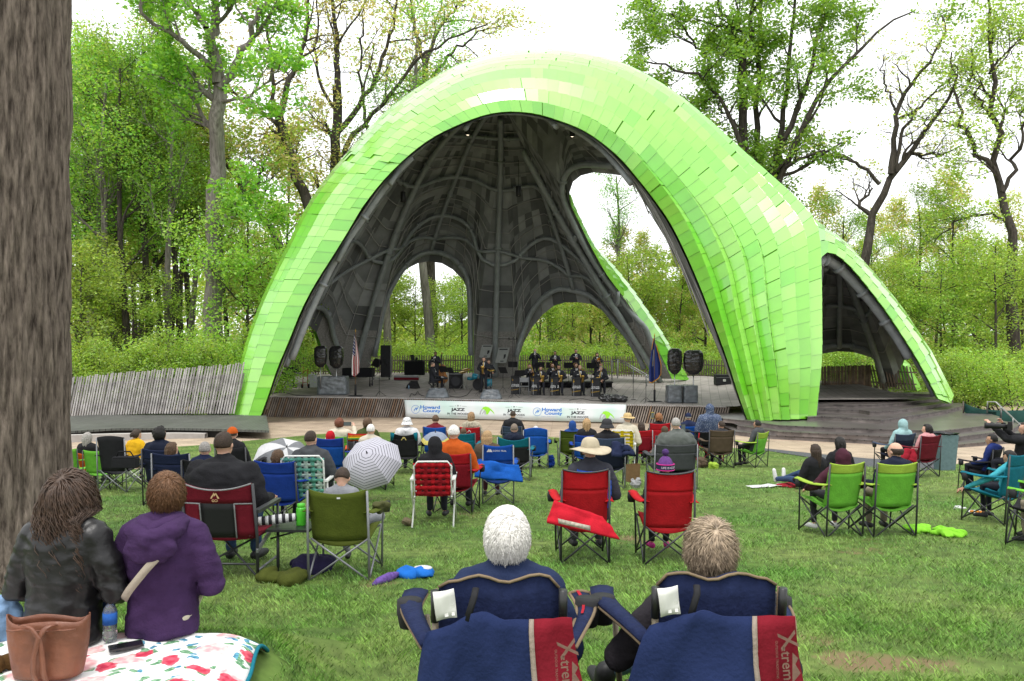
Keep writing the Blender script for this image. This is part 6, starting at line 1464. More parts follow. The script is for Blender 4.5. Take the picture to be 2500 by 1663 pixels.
for k, cl in enumerate(((215, 40, 40), (235, 130, 30), (240, 205, 40), (60, 160, 70))): b.grid([[(-.24+.48*j/4, -.385-.012*(1-(j/2-1)**2), .965-.028*k+z) for j in range(5)] for z in (0, -.026)], mi=k, thick=.004)
b.build('rainbow_stripes', [fab(*c) for c in ((215, 40, 40), (235, 130, 30), (240, 205, 40), (60, 160, 70))], rb)
# empty chairs on the left
le = base_at(252, 1200, .22); camp_chair('empty small lime green camp chair beside the big trunk', le, 0, C['lime'], None, FR_dark, s=.82, w=.54, hb=.90, arms=False)
le2 = base_at(172, 1200, .22); camp_chair('lime green camp chair half hidden by the big trunk', le2, .1, C['lime'], None, FR_dark, s=.85, w=.54, hb=.90)
lc = base_at(297, 1205, .25); camp_chair('empty black camp chair with silver legs and a black bag hung behind', lc, -.1, C['black'], None, FR_grey, w=.50, hb=.98, dip=-.03, arms=True)
t = thing('cooler_bag', 'black padded bag hanging behind the empty black chair', 'bag', P(307, 1130, lc.y-.46)); b = MB(); b.box((0, 0, 0), (.42, .16, .17)); b.box((0, -.005, .095), (.40, .15, .03)); o = b.build('bag_body', C['black'], t); bv = o.modifiers.new('b', 'BEVEL'); bv.width = .025; bv.segments = 3
b = MB(); b.tube([(-.15, -.02, .10), (-.1, -.05, .2), (.1, -.05, .2), (.15, -.02, .10)], .012, n=5); b.build('strap', C['black'], t)
# maroon chair with side table
lmx = Vector((P(536, 1180, 7.13).x, 7.45, gz(7.45)+.02)); t = thing('camp_chair', 'maroon and black folding arm chair with silver piping and a side table', 'camp chair', lmx, -.05, 'folding camp chairs')
MR = fab(128, 24, 44); BKm = mat('mesh_panel', (.012, .012, .013), .7); PIP = fab(150, 150, 152); h = .315
def mrow(z, j): x = lerp(-h, h, j/12); c = 1-(x/h)**2; return (x, -.24-.10*(z-.42)/.5-.035*c, z-(.055*c*max(0, (z-.8)/.12) if z > .8 else 0))
b = MB(); b.grid([[mrow(lerp(.74, .925, i/4), j) for j in range(13)] for i in range(5)], thick=.014); b.build('back_band', MR, t)
for q, r_ in ((-1, range(0, 4)), (1, range(9, 13))):
    b = MB(); b.grid([[mrow(lerp(.42, .74, i/5), j) for j in r_] for i in range(6)], thick=.014); b.build('side_panel', MR, t)
b = MB(); b.grid([[mrow(lerp(.42, .74, i/5), j) for j in range(3, 10)] for i in range(6)], thick=.012); b.build('back_mesh', BKm, t)
b = MB(); up_ = lambda p: Vector(p)+Vector((0, -.012, .0))
b.tube([up_(mrow(.925, j)) for j in range(13)], .008, n=5); b.tube([up_(mrow(.74, j)) for j in range(0, 4)]+[up_(mrow(lerp(.74, .42, k/5), 3)) for k in range(6)], .007, n=5); b.tube([up_(mrow(.74, j)) for j in range(12, 8, -1)]+[up_(mrow(lerp(.74, .42, k/5), 9)) for k in range(6)], .007, n=5); b.build('piping', PIP, t)
b = MB(); mtn(b, (0, -.385, .82), .085); put_text(b, 'GCI', .032, (0, -.386, .775), (1, 0, 0), (0, 0, 1), .02); b.build('logo', fab(225, 190, 140), t, fix=False)
b = MB(); b.grid([[(lerp(-h, h, j/6), lerp(-.22, .26, i/5), .43-.03*math.sin(j/6*math.pi)) for j in range(7)] for i in range(6)], thick=.02); b.build('seat', MR, t)
for q in (-1, 1):
    b = MB(); b.tube([(q*(h+.02), -.24, 0), (q*(h+.015), -.24, .42), (q*(h+.01), -.345, .92)], .015, n=8); b.build('leg', FR_dark, t)
    b = MB(); b.tube([(q*(h+.02), .30, 0), (q*(h+.02), .28, .64)], .014, n=8); b.build('leg', FR_dark, t)
    b = MB(); b.beam((q*(h+.02), -.28, .66), (q*(h+.02), .30, .66), .055, .03); b.build('armrest', FR_dark, t)
    b = MB(); b.tube([(q*(h+.02), -.24, .12), (q*(h+.02), .28, .12)], .011, n=6); b.beam((q*(h+.02), -.26, .30), (q*(h+.02), .28, .46), .02, .035); b.build('side_rail', FR_grey, t)
b = MB(); b.tube([(-h, -.24, .08), (h, .28, .40)], .010, n=6); b.tube([(h, -.24, .08), (-h, .28, .40)], .010, n=6); b.tube([(-h, -.25, .18), (h, -.25, .18)], .010, n=6); b.build('cross_brace', FR_dark, t)
b = MB(); b.box((h+.26, .02, .46), (.40, .36, .022)); b.build('side_table', mat('table_black', (.02, .02, .022), .35), t)
b = MB(); b.tube([(h+.12, .0, 0), (h+.12, .0, .45)], .013, n=7); b.tube([(h+.05, 0, .35), (h+.36, 0, .44)], .009, n=6); b.build('table_leg', FR_dark, t)
tz = lmx.z+.473
t = thing('water_bottle', 'bright green drinking bottle on the side table', 'bottle', Vector((lmx.x+h+.33, 7.45, tz))); b = MB(); b.lathe([(.002, 0), (.042, 0), (.045, .01), (.045, .15), (.040, .165), (.030, .17)], n=16); b.build('bottle_body', mat('green_plastic', (.10, .62, .04), .25, spec=.5, trans=.35), t)
b = MB(); b.lathe([(.034, .168), (.036, .175), (.036, .20), (.002, .203)], n=16); b.build('lid', mat('green_lid', (.08, .45, .03), .4), t)
t = thing('folded_umbrella', 'rolled black and white striped umbrella on the side table', 'umbrella', Vector((lmx.x+h+.09, 7.38, tz+.05)), .25); b = MB()
for k in range(14): b.tube([(-.22+.03*k, 0, .002*k), (-.22+.03*(k+1), 0, .002*(k+1))], [.032+.012*math.sin(k/13*2.6), .032+.012*math.sin((k+1)/13*2.6)], n=9, mi=k % 2)
b.build('canopy', [mat('stripe_black', (.018, .018, .022), .7), C['white']], t); b = MB(); b.tube([(.2, 0, .03), (.29, 0, .035)], .014, n=7); b.build('handle', FR_dark, t)
# ---- open umbrellas
def umbrella_open(label, c, axis, r, mats, ribs, rings, kind):
    t = thing('umbrella', label, 'umbrella', c, group='open umbrellas on the lawn'); ax = Vector(axis).normalized(); M = ax.to_track_quat('Z', 'Y').to_matrix(); b = MB()
    for k in range(ribs):
        for i in range(rings):
            q = []
            for f, a in ((i/rings, k), (i/rings, k+1), ((i+1)/rings, k+1), ((i+1)/rings, k)):
                an = 2*math.pi*a/ribs; rr = r*math.sin(f*1.25)/math.sin(1.25); z = -r*.62*(1-math.cos(f*1.25))/(1-math.cos(1.25)); q.append(M@Vector((rr*math.cos(an), rr*math.sin(an), z)))
            m1 = q[1].lerp(q[2], 0); b.add(q, [(0, 1, 2, 3)], mi=kind(k, i), smooth=False)
    b.build('canopy', mats, t)
    b = MB(); b.tube([M@Vector((0, 0, -.75*r*2)), M@Vector((0, 0, .05))], .008, n=6); b.lathe([(.014, .0), (.006, .06), (.001, .065)], n=8, M=M); b.build('shaft', FR_dark, t)
    b = MB()
    for k in range(ribs):
        an = 2*math.pi*k/ribs; b.tube([M@Vector((r*math.sin(f*1.25)/math.sin(1.25)*math.cos(an), r*math.sin(f*1.25)/math.sin(1.25)*math.sin(an), -r*.62*(1-math.cos(f*1.25))/(1-math.cos(1.25))-.006)) for f in [j/6 for j in range(7)]], .004, n=4)
    b.build('ribs', FR_grey, t)
    b = MB(); hk = M@Vector((0, 0, -1.5*r)); b.tube([hk, hk-ax*.1], .014, n=7); b.build('handle', FR_dark, t); return t
stw = mat('umbrella_lilac', (.47, .46, .52), .8); stb = mat('umbrella_black', (.07, .07, .08), .8)
umbrella_open('open pale umbrella with thin black stripes lying tilted on the grass', P(896, 1106, 12.6), (-.12, -.72, .62), .50, [stw, stb], 8, 64, lambda k, i: 1 if i % 5 == 4 and i > 8 else 0)
umbrella_open('open umbrella of alternating grey and white panels behind the charcoal fleece', P(700, 1092, 13.4), (.25, -.5, .8), .54, [fab(140, 142, 146), C['white']], 8, 6, lambda k, i: k % 2)
umbrella_open('small open grey umbrella with a yellow rim below the banner', P(1063, 1056, 17.5), (0, -.25, 1), .32, [fab(150, 160, 178), fab(238, 222, 120)], 8, 8, lambda k, i: 1 if i > 5 else 0)
# ---- soft things on the grass
def lump(name, label, cat, px, py, w, h, m, d=None, seed=1, n=6, fold=.02, rz=0, group=None, parts=None, Y=None, zb=None):
    p = G(px, py) if Y is None else P(px, py, Y); 
    if zb is not None: p.z = zb
    t = thing(name, label, cat, (p.x, p.y, p.z if (Y or zb) else gz(p.y)+.025), rz, group); rr = random.Random(seed); b = MB(); d = d or w*.6
    for k in range(n): b.ell((rr.uniform(-.32, .32)*w, rr.uniform(-.3, .3)*d, h*rr.uniform(.28, .5)), (w*rr.uniform(.22, .36), d*rr.uniform(.25, .4), h*rr.uniform(.32, .52)), M=Matrix.Rotation(rr.random()*3, 3, 'Z'))
    soft(parts or 'body', b, m, t, max(.008, min(w, h)*.05), fold, fs=2.2/max(.05, w)); return t
lump('bag', 'olive green chair bag lying beside the olive chair', 'bag', 690, 1428, .50, .13, fab(84, 92, 30), .25, 3, 7, .02)
lump('bag', 'dark purple rucksack on the grass behind the olive bag', 'bag', 765, 1402, .46, .15, fab(46, 40, 78), .3, 5, 8, .03)
t = lump('bag', 'bright blue bag with a white patch on the grass', 'bag', 1022, 1414, .34, .10, fab(30, 120, 220), .26, 6, 6, .02)
b = MB(); b.ell((.04, -.02, .085), (.09, .06, .02)); b.build('white_patch', C['white'], t)
t = thing('folded_umbrella', 'rolled purple umbrella lying on the grass', 'umbrella', G(940, 1430)+Vector((0, 0, .03)), 1.0); b = MB(); b.tube([(-.16, 0, .02), (-.08, .0, .03), (.05, 0, .035), (.16, .01, .03), (.20, .01, .03)], [.012, .036, .042, .026, .012], n=9); b.build('canopy', fab(120, 90, 170, var=.5, scale=25), t); b = MB(); b.tube([(.19, .01, .03), (.27, .012, .03)], .014, n=6); b.build('handle', FR_dark, t)
lump('hat', 'crumpled khaki hat lying on the grass', 'hat', 1000, 1285, .17, .11, fab(130, 118, 92), .14, 7, 5, .015)
lump('hat', 'olive brimmed hat resting on the arm of the olive chair', 'hat', 940, 1290, .20, .10, fab(90, 92, 54), .16, 8, 5, .02, Y=7.5, zb=gz(7.5)+.62)
t = thing('paper_bag', 'brown paper carrier bag on the grass by the navy chair', 'bag', G(1545, 1178)+Vector((0, 0, .02)), .2); b = MB()
b.grid([[(.12*sx_*(1+.05*zz), .07*sy_*(1+.08*zz), .34*zz+.01*math.sin(k*2+zz*5)) for k, (sx_, sy_) in enumerate(((-1, -1), (1, -1), (1, 1), (-1, 1)))] for zz in (0, .35, .7, 1)], close=True, smooth=False); b.build('bag_body', fab(150, 118, 84), t); b = MB(); b.tube([(-.05, -.07, .34), (-.04, -.07, .44), (.04, -.07, .44), (.05, -.07, .34)], .006, n=5); b.build('handle', fab(120, 92, 66), t)
lump('bag', 'white and navy cloth bag on the grass in front of the paper bag', 'bag', 1553, 1192, .22, .18, fab(190, 190, 192), .15, 9, 5, .02)
lump('bag', 'bright yellow bag on the grass by the brown chair', 'bag', 1742, 1148, .24, .17, C['limey'], .16, 10, 5, .02)
lump('bag', 'brown bundle of bags beside the yellow bag', 'bag', 1716, 1146, .26, .28, C['brown'], .18, 11, 6, .03)
lump('bag', 'blue bag hanging beside the bright blue chair', 'bag', 1345, 1146, .16, .40, C['rblue'], .12, 12, 6, .03)
lump('bag', 'lime green chair bag on the grass nearest the bald man', 'bag', 2246, 1306, .18, .09, fab(150, 230, 60), .55, 13, 7, .015, rz=-.35)
lump('bag', 'longer lime green chair bag further right on the grass', 'bag', 2312, 1312, .20, .10, fab(150, 230, 60), .5, 14, 7, .015, rz=-.9)
lump('napkin', 'crumpled white napkin on the grass', 'napkin', 2340, 1248, .17, .05, C['white'], .10, 15, 5, .015)
t = thing('plate', 'white plate with bits of orange food on the grass', 'plate', G(2385, 1258)+Vector((0, 0, .03))); b = MB(); b.lathe([(.002, .0), (.08, 0), (.125, .018), (.128, .021), (.08, .006), (.002, .006)], n=22); b.build('dish', C['white'], t); b = MB()
for k in range(6): b.ell((.06*math.cos(k*2.3), .05*math.sin(k*1.7), .018), (.03, .022, .015), nu=8, nv=5)
b.build('food', fab(225, 140, 50), t)
t = thing('paper_sheets', 'white paper sheets spread on the grass by the outstretched feet', 'papers', G(1880, 1192)+Vector((0, 0, .03)), .3); b = MB()
for k in range(3): b.box((.28*k-.3, .04*math.sin(k*3), .003*k+.02), (.30, .22, .004), rz=.4*k)
b.build('sheets', C['white'], t)
lump('jacket', 'dark red jacket spread under the person in the black coat', 'jacket', 1925, 1192, .5, .06, C['dred'], .3, 16, 6, .02)
t = thing('waste_bin', 'tall grey green bin with a black liner beside the pink coat', 'bin', G(2306, 1150), sc=.88); b = MB(); b.grid([[((.25-.07*(1-z/.95))*c, (.22-.05*(1-z/.95))*s_, z) for c, s_ in ((-1, -1), (1, -1), (1, 1), (-1, 1))] for z in (0, .5, .95)], close=True, smooth=False); b.build('bin_body', fab(120, 145, 150), t); b = MB(); b.grid([[((.27-.05*k)*c, (.24-.05*k)*s_, .93+.06*(1-k)+.02*math.sin(c*3+s_*2+k)) for c, s_ in ((-1, -1), (0, -1.05), (1, -1), (1.05, 0), (1, 1), (0, 1.05), (-1, 1), (-1.05, 0))] for k in (0, 1, 2)], close=True); b.build('bin_liner', mat('bin_liner', (.015, .016, .018), .3, bump=.5), t)
cloth('jacket', 'dark red jacket hung on the chair beside the pale teal hoodie', 'jacket', [P(2205, 1098, 15.8), P(2232, 1098, 15.8), P(2236, 1130, 15.7), P(2196, 1126, 15.7)], C['dred'], .05, .04)
cloth('jacket', 'navy jacket with a white lining hung on the wide navy chair', 'jacket', [P(1492, 1080, 14.2), P(1522, 1086, 14.1), P(1552, 1112, 14.0), P(1500, 1120, 14.0)], C['navy'], .06, .05)
# photographer's camera, phones
t = thing('camera', 'black camera with a long telephoto lens at the right edge', 'camera', P(2466, 1042, 13.05), .95); b = MB(); b.box((0, 0, 0), (.14, .07, .10)); b.box((0, 0, .06), (.06, .06, .04)); b.build('camera_body', mat('camera_black', (.012, .012, .013), .45), t); b = MB(); b.tube([(0, .03, 0), (0, .12, 0), (0, .13, 0), (0, .30, 0), (0, .31, 0), (0, .36, 0)], [.035, .035, .042, .045, .052, .052], n=14); b.build('lens', mat('camera_black', (.012,)*3), t)
for lab, px, py, Y, rz in (('smartphone held up by the curly auburn haired person', 848, 1035, 15.6, .1), ('yellow cased smartphone raised beside the copper hair', 1593, 1014, 20.2, 0), ('small phone held up by the man in the grey sweatshirt', 1668, 1046, 14.6, .1)):
    t = thing('phone', lab, 'phone', P(px, py, Y), rz, 'raised phones'); b = MB()
    d_ = (.15, .009, .075) if px == 848 else (.08, .009, .16)
    b.box((0, 0, 0), d_); b.build('case', fab(220, 190, 60) if px == 1593 else FR_dark, t); b = MB(); b.box((0, -.007, 0), (d_[0]*.88, .004, d_[2]*.84)); b.build('screen', mat('phone_screen', (.10, .12, .12), .15), t)
# ---- blanket corner: blanket, handbag, bottle, phone, denim, boot
fl = bpy.data.materials.new('floral_cloth'); fl.use_nodes = True; N, L = nodes(fl); bs = N['Principled BSDF']; tc = N.new('ShaderNodeTexCoord'); ns = N.new('ShaderNodeTexNoise'); ns.inputs['Scale'].default_value = 9; ns.inputs['Detail'].default_value = 3
L.new(tc.outputs['Object'], ns.inputs['Vector']); ad = N.new('ShaderNodeVectorMath'); ad.operation = 'MULTIPLY_ADD'; ad.inputs[1].default_value = (.16, .16, 0); L.new(ns.outputs['Color'], ad.inputs[0]); L.new(tc.outputs['Object'], ad.inputs[2])
cur = None
def flower_layer(prev, scale, size, c1, c2, off, soft_=.04, keep=.5):
    mp = N.new('ShaderNodeMapping'); mp.inputs['Location'].default_value = off; L.new(ad.outputs[0], mp.inputs[0]); v = N.new('ShaderNodeTexVoronoi'); v.inputs['Scale'].default_value = scale; v.voronoi_dimensions = '2D'; L.new(mp.outputs[0], v.inputs['Vector'])
    mr = N.new('ShaderNodeMapRange'); mr.inputs[1].default_value = size; mr.inputs[2].default_value = size-soft_; L.new(v.outputs['Distance'], mr.inputs[0])
    sx = N.new('ShaderNodeSeparateColor'); L.new(v.outputs['Color'], sx.inputs[0]); gt = N.new('ShaderNodeMath'); gt.operation = 'LESS_THAN'; gt.inputs[1].default_value = keep; L.new(sx.outputs[0], gt.inputs[0])
    mu = N.new('ShaderNodeMath'); mu.operation = 'MULTIPLY'; L.new(mr.outputs[0], mu.inputs[0]); L.new(gt.outputs[0], mu.inputs[1])
    n2 = N.new('ShaderNodeTexNoise'); n2.inputs['Scale'].default_value = scale*5; L.new(tc.outputs['Object'], n2.inputs['Vector']); rp = N.new('ShaderNodeValToRGB'); rp.color_ramp.elements[0].position = .4; rp.color_ramp.elements[1].position = .6; rp.color_ramp.elements[0].color = (*c1, 1); rp.color_ramp.elements[1].color = (*c2, 1); L.new(n2.outputs['Fac'], rp.inputs[0])
    mx = N.new('ShaderNodeMix'); mx.data_type = 'RGBA'; L.new(mu.outputs[0], mx.inputs[0]); L.new(rp.outputs[0], mx.inputs[7])
    if prev is None: mx.inputs[6].default_value = (.74, .73, .71, 1)
    else: L.new(prev, mx.inputs[6])
    return mx.outputs[2]
cur = flower_layer(None, 13, .34, (.06, .18, .08), (.20, .36, .22), (3.1, 1.7, 0), keep=.5)
cur = flower_layer(cur, 12, .26, (.03, .13, .24), (.10, .32, .42), (7.7, 2.3, 0), keep=.35)
cur = flower_layer(cur, 5.2, .40, (.62, .30, .32), (.72, .50, .48), (1.3, 9.1, 0), .12, keep=.5)
cur = flower_layer(cur, 6.5, .30, (.42, .015, .05), (.60, .08, .12), (5.3, 4.1, 0), .06, keep=.42)
L.new(cur, bs.inputs['Base Color']); bs.inputs['Roughness'].default_value = .85
bl = thing('picnic_blanket', 'white picnic blanket printed with red and pink flowers and a teal hem', 'blanket', (-2.3, 3.7, 1.86)); b = MB(); rows = []
for i in range(31):
    y = lerp(3.0, 4.36, i/30); row = []
    for j in range(61):
        x = lerp(-3.6, -1.32+.03*math.sin(y*7), j/60); ed_ = max(0, x+1.55)/.25
        z = 1.87+.012*noise.noise((x*3, y*3, 0))+.012*noise.noise((x*8, y*7, 4))-.10*min(1, ed_)**1.6-.07*max(0, (y-4.22)/.14)**1.5
        row.append((x, y, z))
    rows.append(row)
b.grid(rows, thick=.012); wpart(b, 'cloth', fl, bl)
b = MB(); b.tube([Vector(r[-1])+Vector((.006, 0, -.006)) for r in rows], .011, n=6); b.tube([Vector(p)+Vector((0, .006, -.006)) for p in rows[-1]], .011, n=6); wpart(b, 'hem', fab(20, 130, 150), bl)
M_lea = mat('tan_leather', (.165, .058, .030), .45, .35, 7, spec=.45, bump=.25, bscale=30); M_lea2 = mat('suede_inside', (.10, .04, .02), .95)
hb = thing('handbag', 'brown leather bucket bag with long straps on the blanket', 'handbag', (-2.13, 3.66, 1.885), .03, sc=.9); rows = []
for i in range(13):
    f = i/12; wx = lerp(.165, .205, f)+.012*math.sin(f*3); wy = lerp(.085, .06, f); rows.append([(wx*math.copysign(abs(math.cos(a))**.75, math.cos(a)), wy*math.copysign(abs(math.sin(a))**.8, math.sin(a))+.006*noise.noise((math.cos(a)*3, f*4, 2)), .285*f+.012*math.sin(a*4+1)*f*f+(.012*math.cos(a*2)*f)) for a in [2*math.pi*j/40 for j in range(40)]])
b = MB(); b.grid(rows, close=True, thick=.006); b.add(rows[0], [tuple(range(40))]); b.build('bag_body', M_lea, hb)
b = MB(); b.grid([[(p[0]*.97, p[1]*.95, p[2]-.006) for p in rows[k]] for k in (12, 9)], close=True); b.build('lining', M_lea2, hb)
for x0, x1, ph in ((-.10, .04, 0), (.07, -.01, 1)):
    b = MB(); pts = [(x0, -.07, .27), (x0*.5+.01, -.10, .30), (x1*.6+.01, -.112, .22), (x1, -.118, .12), (x1-.01, -.115, .02), (x1+.01, -.10, -.002)]; b.grid([[Vector(p)+Vector((-.014, 0, 0)), Vector(p)+Vector((.014, -.003, 0))] for p in resample(smoothpts(pts, 1), 14)], thick=.005); b.build('strap', M_lea, hb)
b = MB(); b.tube([(lerp(-.17, .17, k/8), -.068-.012*(k % 2), .245+.004*math.sin(k)) for k in range(9)], .005, n=5); b.build('drawstring', M_lea, hb)
wb = thing('water_bottle', 'clear plastic water bottle with a blue label on the blanket', 'bottle', (-2.06, 4.08, 1.882)); M_pet = mat('clear_plastic', (.85, .9, .92), .06, spec=.5, trans=.92)
b = MB(); b.lathe([(.002, 0), (.030, 0), (.034, .01), (.034, .05), (.031, .055), (.034, .06), (.034, .15), (.030, .165), (.014, .19), (.013, .20)], n=18); b.build('bottle_body', M_pet, wb)
b = MB(); b.lathe([(.0348, .085), (.0348, .145)], n=18); b.build('label_band', fab(50, 110, 200), wb); b = MB(); b.lathe([(.016, .198), (.016, .216), (.002, .217)], n=14); b.build('cap', C['white'], wb)
ph = thing('phone', 'black phone lying flat on the blanket beside the purple coat', 'phone', (-1.93, 3.98, 1.885), .55); b = MB(); b.box((0, 0, .006), (.155, .078, .009)); b.build('case', FR_dark, ph); b = MB(); b.box((0, 0, .0115), (.145, .070, .002)); b.build('screen', mat('glass_black', (.01, .01, .012), .05, spec=.6), ph)
lump('jacket', 'pale blue denim jacket heaped at the far left edge', 'jacket', -14, 1520, .24, .22, fab(150, 185, 225), .2, 17, 6, .02, Y=4.15, zb=1.86)
lump('boot', 'brown suede boot at the left edge of the blanket', 'boot', 2, 1628, .15, .09, fab(92, 64, 28), .1, 18, 4, .006, Y=3.72, zb=1.875)
# cross-body strap of the purple coat
t, hc, T, s, u = jB; b = MB(); pts = [(.045, -.195, .45), (.0, -.203, .40), (-.05, -.197, .34), (-.10, -.18, .28), (-.135, -.15, .23)]
b.grid([[Vector(p)+Vector((-.016, -.004, .012)), Vector(p)+Vector((.016, -.004, -.012))] for p in resample(pts, 12)], thick=.004); b.build('bag_strap', fab(200, 186, 168), t)
# blue quilted vest on the sun hat wearer
t, hc, T, s, u = ht; b = MB(); zb_ = hc.z
for k in range(7):
    z = zb_-.20-.055*k; rx = (.15, .19, .205, .208, .206, .202, .2)[k]; ring = [(rx*math.cos(a), -.175+.035*k*.0-math.tan(.1)*(z-.5)*.0+.155*math.sin(a), z) for a in [2*math.pi*j/28 for j in range(28)]]
    b.grid([[(x*q, -.175+(y+.175)*q, z+dz) for x, y, z in ring] for q, dz in ((.985, .027), (1.0, .014), (1.004, 0), (1.0, -.018), (.985, -.028))], close=True)
vz = b.build('vest', fab(20, 90, 210), t)
# boot of the woman in the near chair
t = wom[0]; b = MB(); b.chain([(-.36, .56, .30), (-.36, .60, .24), (-.40, .70, .20)], [.045, .048, .036]); b.chain([(-.35, .54, .36), (-.36, .57, .26)], [.05, .05]); b.box((-.36, .545, .19), (.055, .06, .07)); b.build('ankle_boot', mat('boot_black', (.012, .012, .013), .5), t)
# ------------------------------------------------------------------ stage: banner, band, equipment
BLK = mat('stage_black', (.016, .016, .018), .7, .2, 6); BLKc = fab(26, 26, 30); GOLD = mat('brass', (.62, .40, .10), .28, metal=1.0, spec=.5); SILV = mat('silver', (.62, .62, .62), .25, metal=1.0); CHR = mat('chrome_stand', (.42, .42, .43), .3, metal=.9)
SUIT = mat('navy_black_suit', (.017, .018, .024), .75, .2, 12, bump=.2, bscale=30); WHT = mat('shirt_white', (.72, .72, .72), .8)
TRASH = mat('black_plastic_bag', (.012, .012, .013), .22, spec=.6, bump=.7, bscale=9)
FILM = mat('plastic_film', (.12, .135, .15), .3, .5, 5, spec=.6, bump=.5, bscale=7)
# banner on the slatted front
bn_ = thing('banner', 'long pale event banner with blue and black lettering on the stage front', 'banner', P(1258, 1004, 35.2))
def BQ(px, py, off=0.0):                   # a point of the banner, from its place in the photo
    u = (px-987)/542; Y = lerp(36.55, 33.98, u)-off; v = (py-lerp(976.5, 988, u))/lerp(42.5, 44, u)
    Y -= .16*v+.012*math.sin(u*46)+.01*math.sin(u*21+v*3); return P(px, py, Y)
def banner_mat():
    m = bpy.data.materials.new('banner_vinyl'); m.use_nodes = True; N, L = nodes(m); b = N['Principled BSDF']; tc = N.new('ShaderNodeTexCoord'); n = N.new('ShaderNodeTexNoise'); n.inputs['Scale'].default_value = .9; n.inputs['Detail'].default_value = 2; L.new(tc.outputs['Object'], n.inputs['Vector'])
    r = N.new('ShaderNodeValToRGB'); r.color_ramp.elements[0].position = .35; r.color_ramp.elements[1].position = .6; r.color_ramp.elements[0].color = (.46, .60, .55, 1); r.color_ramp.elements[1].color = (.60, .63, .63, 1); L.new(n.outputs['Fac'], r.inputs[0]); L.new(r.outputs[0], b.inputs['Base Color']); b.inputs['Roughness'].default_value = .5; return m
b = MB(); b.grid([[BQ(lerp(987+4*(1-k)*0+4*k, 1529-2*k, j/80), lerp(lerp(976.5, 988, j/80), lerp(1019, 1032, j/80), k)) for j in range(81)] for k in (0, .33, .66, 1)], thick=.004); wpart(b, 'vinyl', banner_mat(), bn_)
PXM = 35.3/1944
def btext(mb, s, px, py, w, h, bold=.0):
    v, f = text_mesh(s, 1.0, bold); xs_ = [p.x for p in v]; ys_ = [p.y for p in v]; W = max(xs_)-min(xs_); H = max(ys_)-min(ys_); cx_ = (max(xs_)+min(xs_))/2; cy_ = (max(ys_)+min(ys_))/2; sl = 11.5/542
    mb.add([BQ(px+(p.x-cx_)/W*w, py-(p.y-cy_)/H*h+(p.x-cx_)/W*w*sl, .008) for p in v], f)
def bpoly(mb, pts): mb.add([BQ(x, y, .008) for x, y in pts], [tuple(range(len(pts)))])
def bring(mb, px, py, r, w, a0=0, a1=6.2832, n=26):
    for k in range(n):
        a, c = a0+(a1-a0)*k/n, a0+(a1-a0)*(k+1)/n; bpoly(mb, [(px+r*math.cos(a), py+r*math.sin(a)), (px+r*math.cos(c), py+r*math.sin(c)), (px+(r-w)*math.cos(c), py+(r-w)*math.sin(c)), (px+(r-w)*math.cos(a), py+(r-w)*math.sin(a))])
blu = mat('print_blue', (.02, .15, .50), .5); blk_ = mat('print_black', (.02, .02, .025), .5); grnp = mat('print_green', (.26, .62, .03), .5); gryp = mat('print_grey', (.35, .35, .36), .5); ltb = mat('print_greyblue', (.22, .30, .45), .5)
B1 = MB(); B2 = MB(); B3 = MB(); B4 = MB(); B5 = MB()
for px, py in ((1051, 998.5), (1348, 1004.5)):
    btext(B1, 'Howard', px-1, py-4.2, 48, 8.6, .035); btext(B1, 'County', px+3, py+5.6, 44, 10.2, .035); btext(B5, 'Public School System', px-6, py+13, 40, 2.6)
    bring(B1, px-36.5, py+1, 10.3, .9)
    for q in (0, 1):
        bpoly(B1, [(px-40.5+q*5, py+7-q*2), (px-40.8+q*5, py+2-q*2), (px-37+q*5, py-1.5-q*2), (px-34.5+q*3.5, py-6), (px-35+q*4, py-1), (px-38+q*5, py+2-q*1)])
for px, py in ((1118, 1001), (1255, 1003.5), (1410.5, 1009)):
    btext(B2, 'JAZZ', px, py, 34.5, 9.2, .05); btext(B2, 'IN THE WOODS', px, py+9.3, 52, 5.2, .03)
    for q, r in ((-6.5, 1.1), (0, 2.6), (6.5, 1.1)): bpoly(B2, [(px+q+r*(1 if k % 2 == 0 else .42)*math.sin(k*math.pi/5), py-10.2-r*(1 if k % 2 == 0 else .42)*math.cos(k*math.pi/5)) for k in range(10)])
    for q in (-1, 1): bpoly(B2, [(px+q*10.5, py-9.4), (px+q*21, py-9.2), (px+q*21, py-8.7), (px+q*10.5, py-8.9)])
    bpoly(B2, [(px-21, py+14.3), (px+21, py+15.0), (px+21, py+15.5), (px-21, py+14.8)])
for px, py in ((1188, 1003), (1481, 1014)):
    B3 = MB(); B4 = B3
    bpoly(B3, [(px-12, py-4), (px-8, py-9), (px-2, py-10.5), (px+5, py-8.5), (px+12, py-3), (px+17, py+3), (px+20, py+10), (px+15, py+4), (px+9, py-1), (px+3, py+9), (px-1, py+9), (px-2, py+1), (px-6, py-3)])
    B3.mi = 1; bpoly(B4, [(px-18, py+9), (px-16, py+1), (px-12, py-4), (px-9, py-3), (px-13, py+2), (px-14, py+9)]); bpoly(B4, [(px-6, py-2), (px-2, py+1), (px-2, py+9), (px-5, py+9), (px-6, py+3), (px-9, py+8), (px-12, py+8)]); wpart(B3, 'emblem', [grnp, gryp], bn_, fix=False)
for mb_, m_, nm in ((B1, blu, 'blue_lettering'), (B2, blk_, 'black_lettering'), (B5, ltb, 'small_lettering')): wpart(mb_, nm, m_, bn_, fix=False)
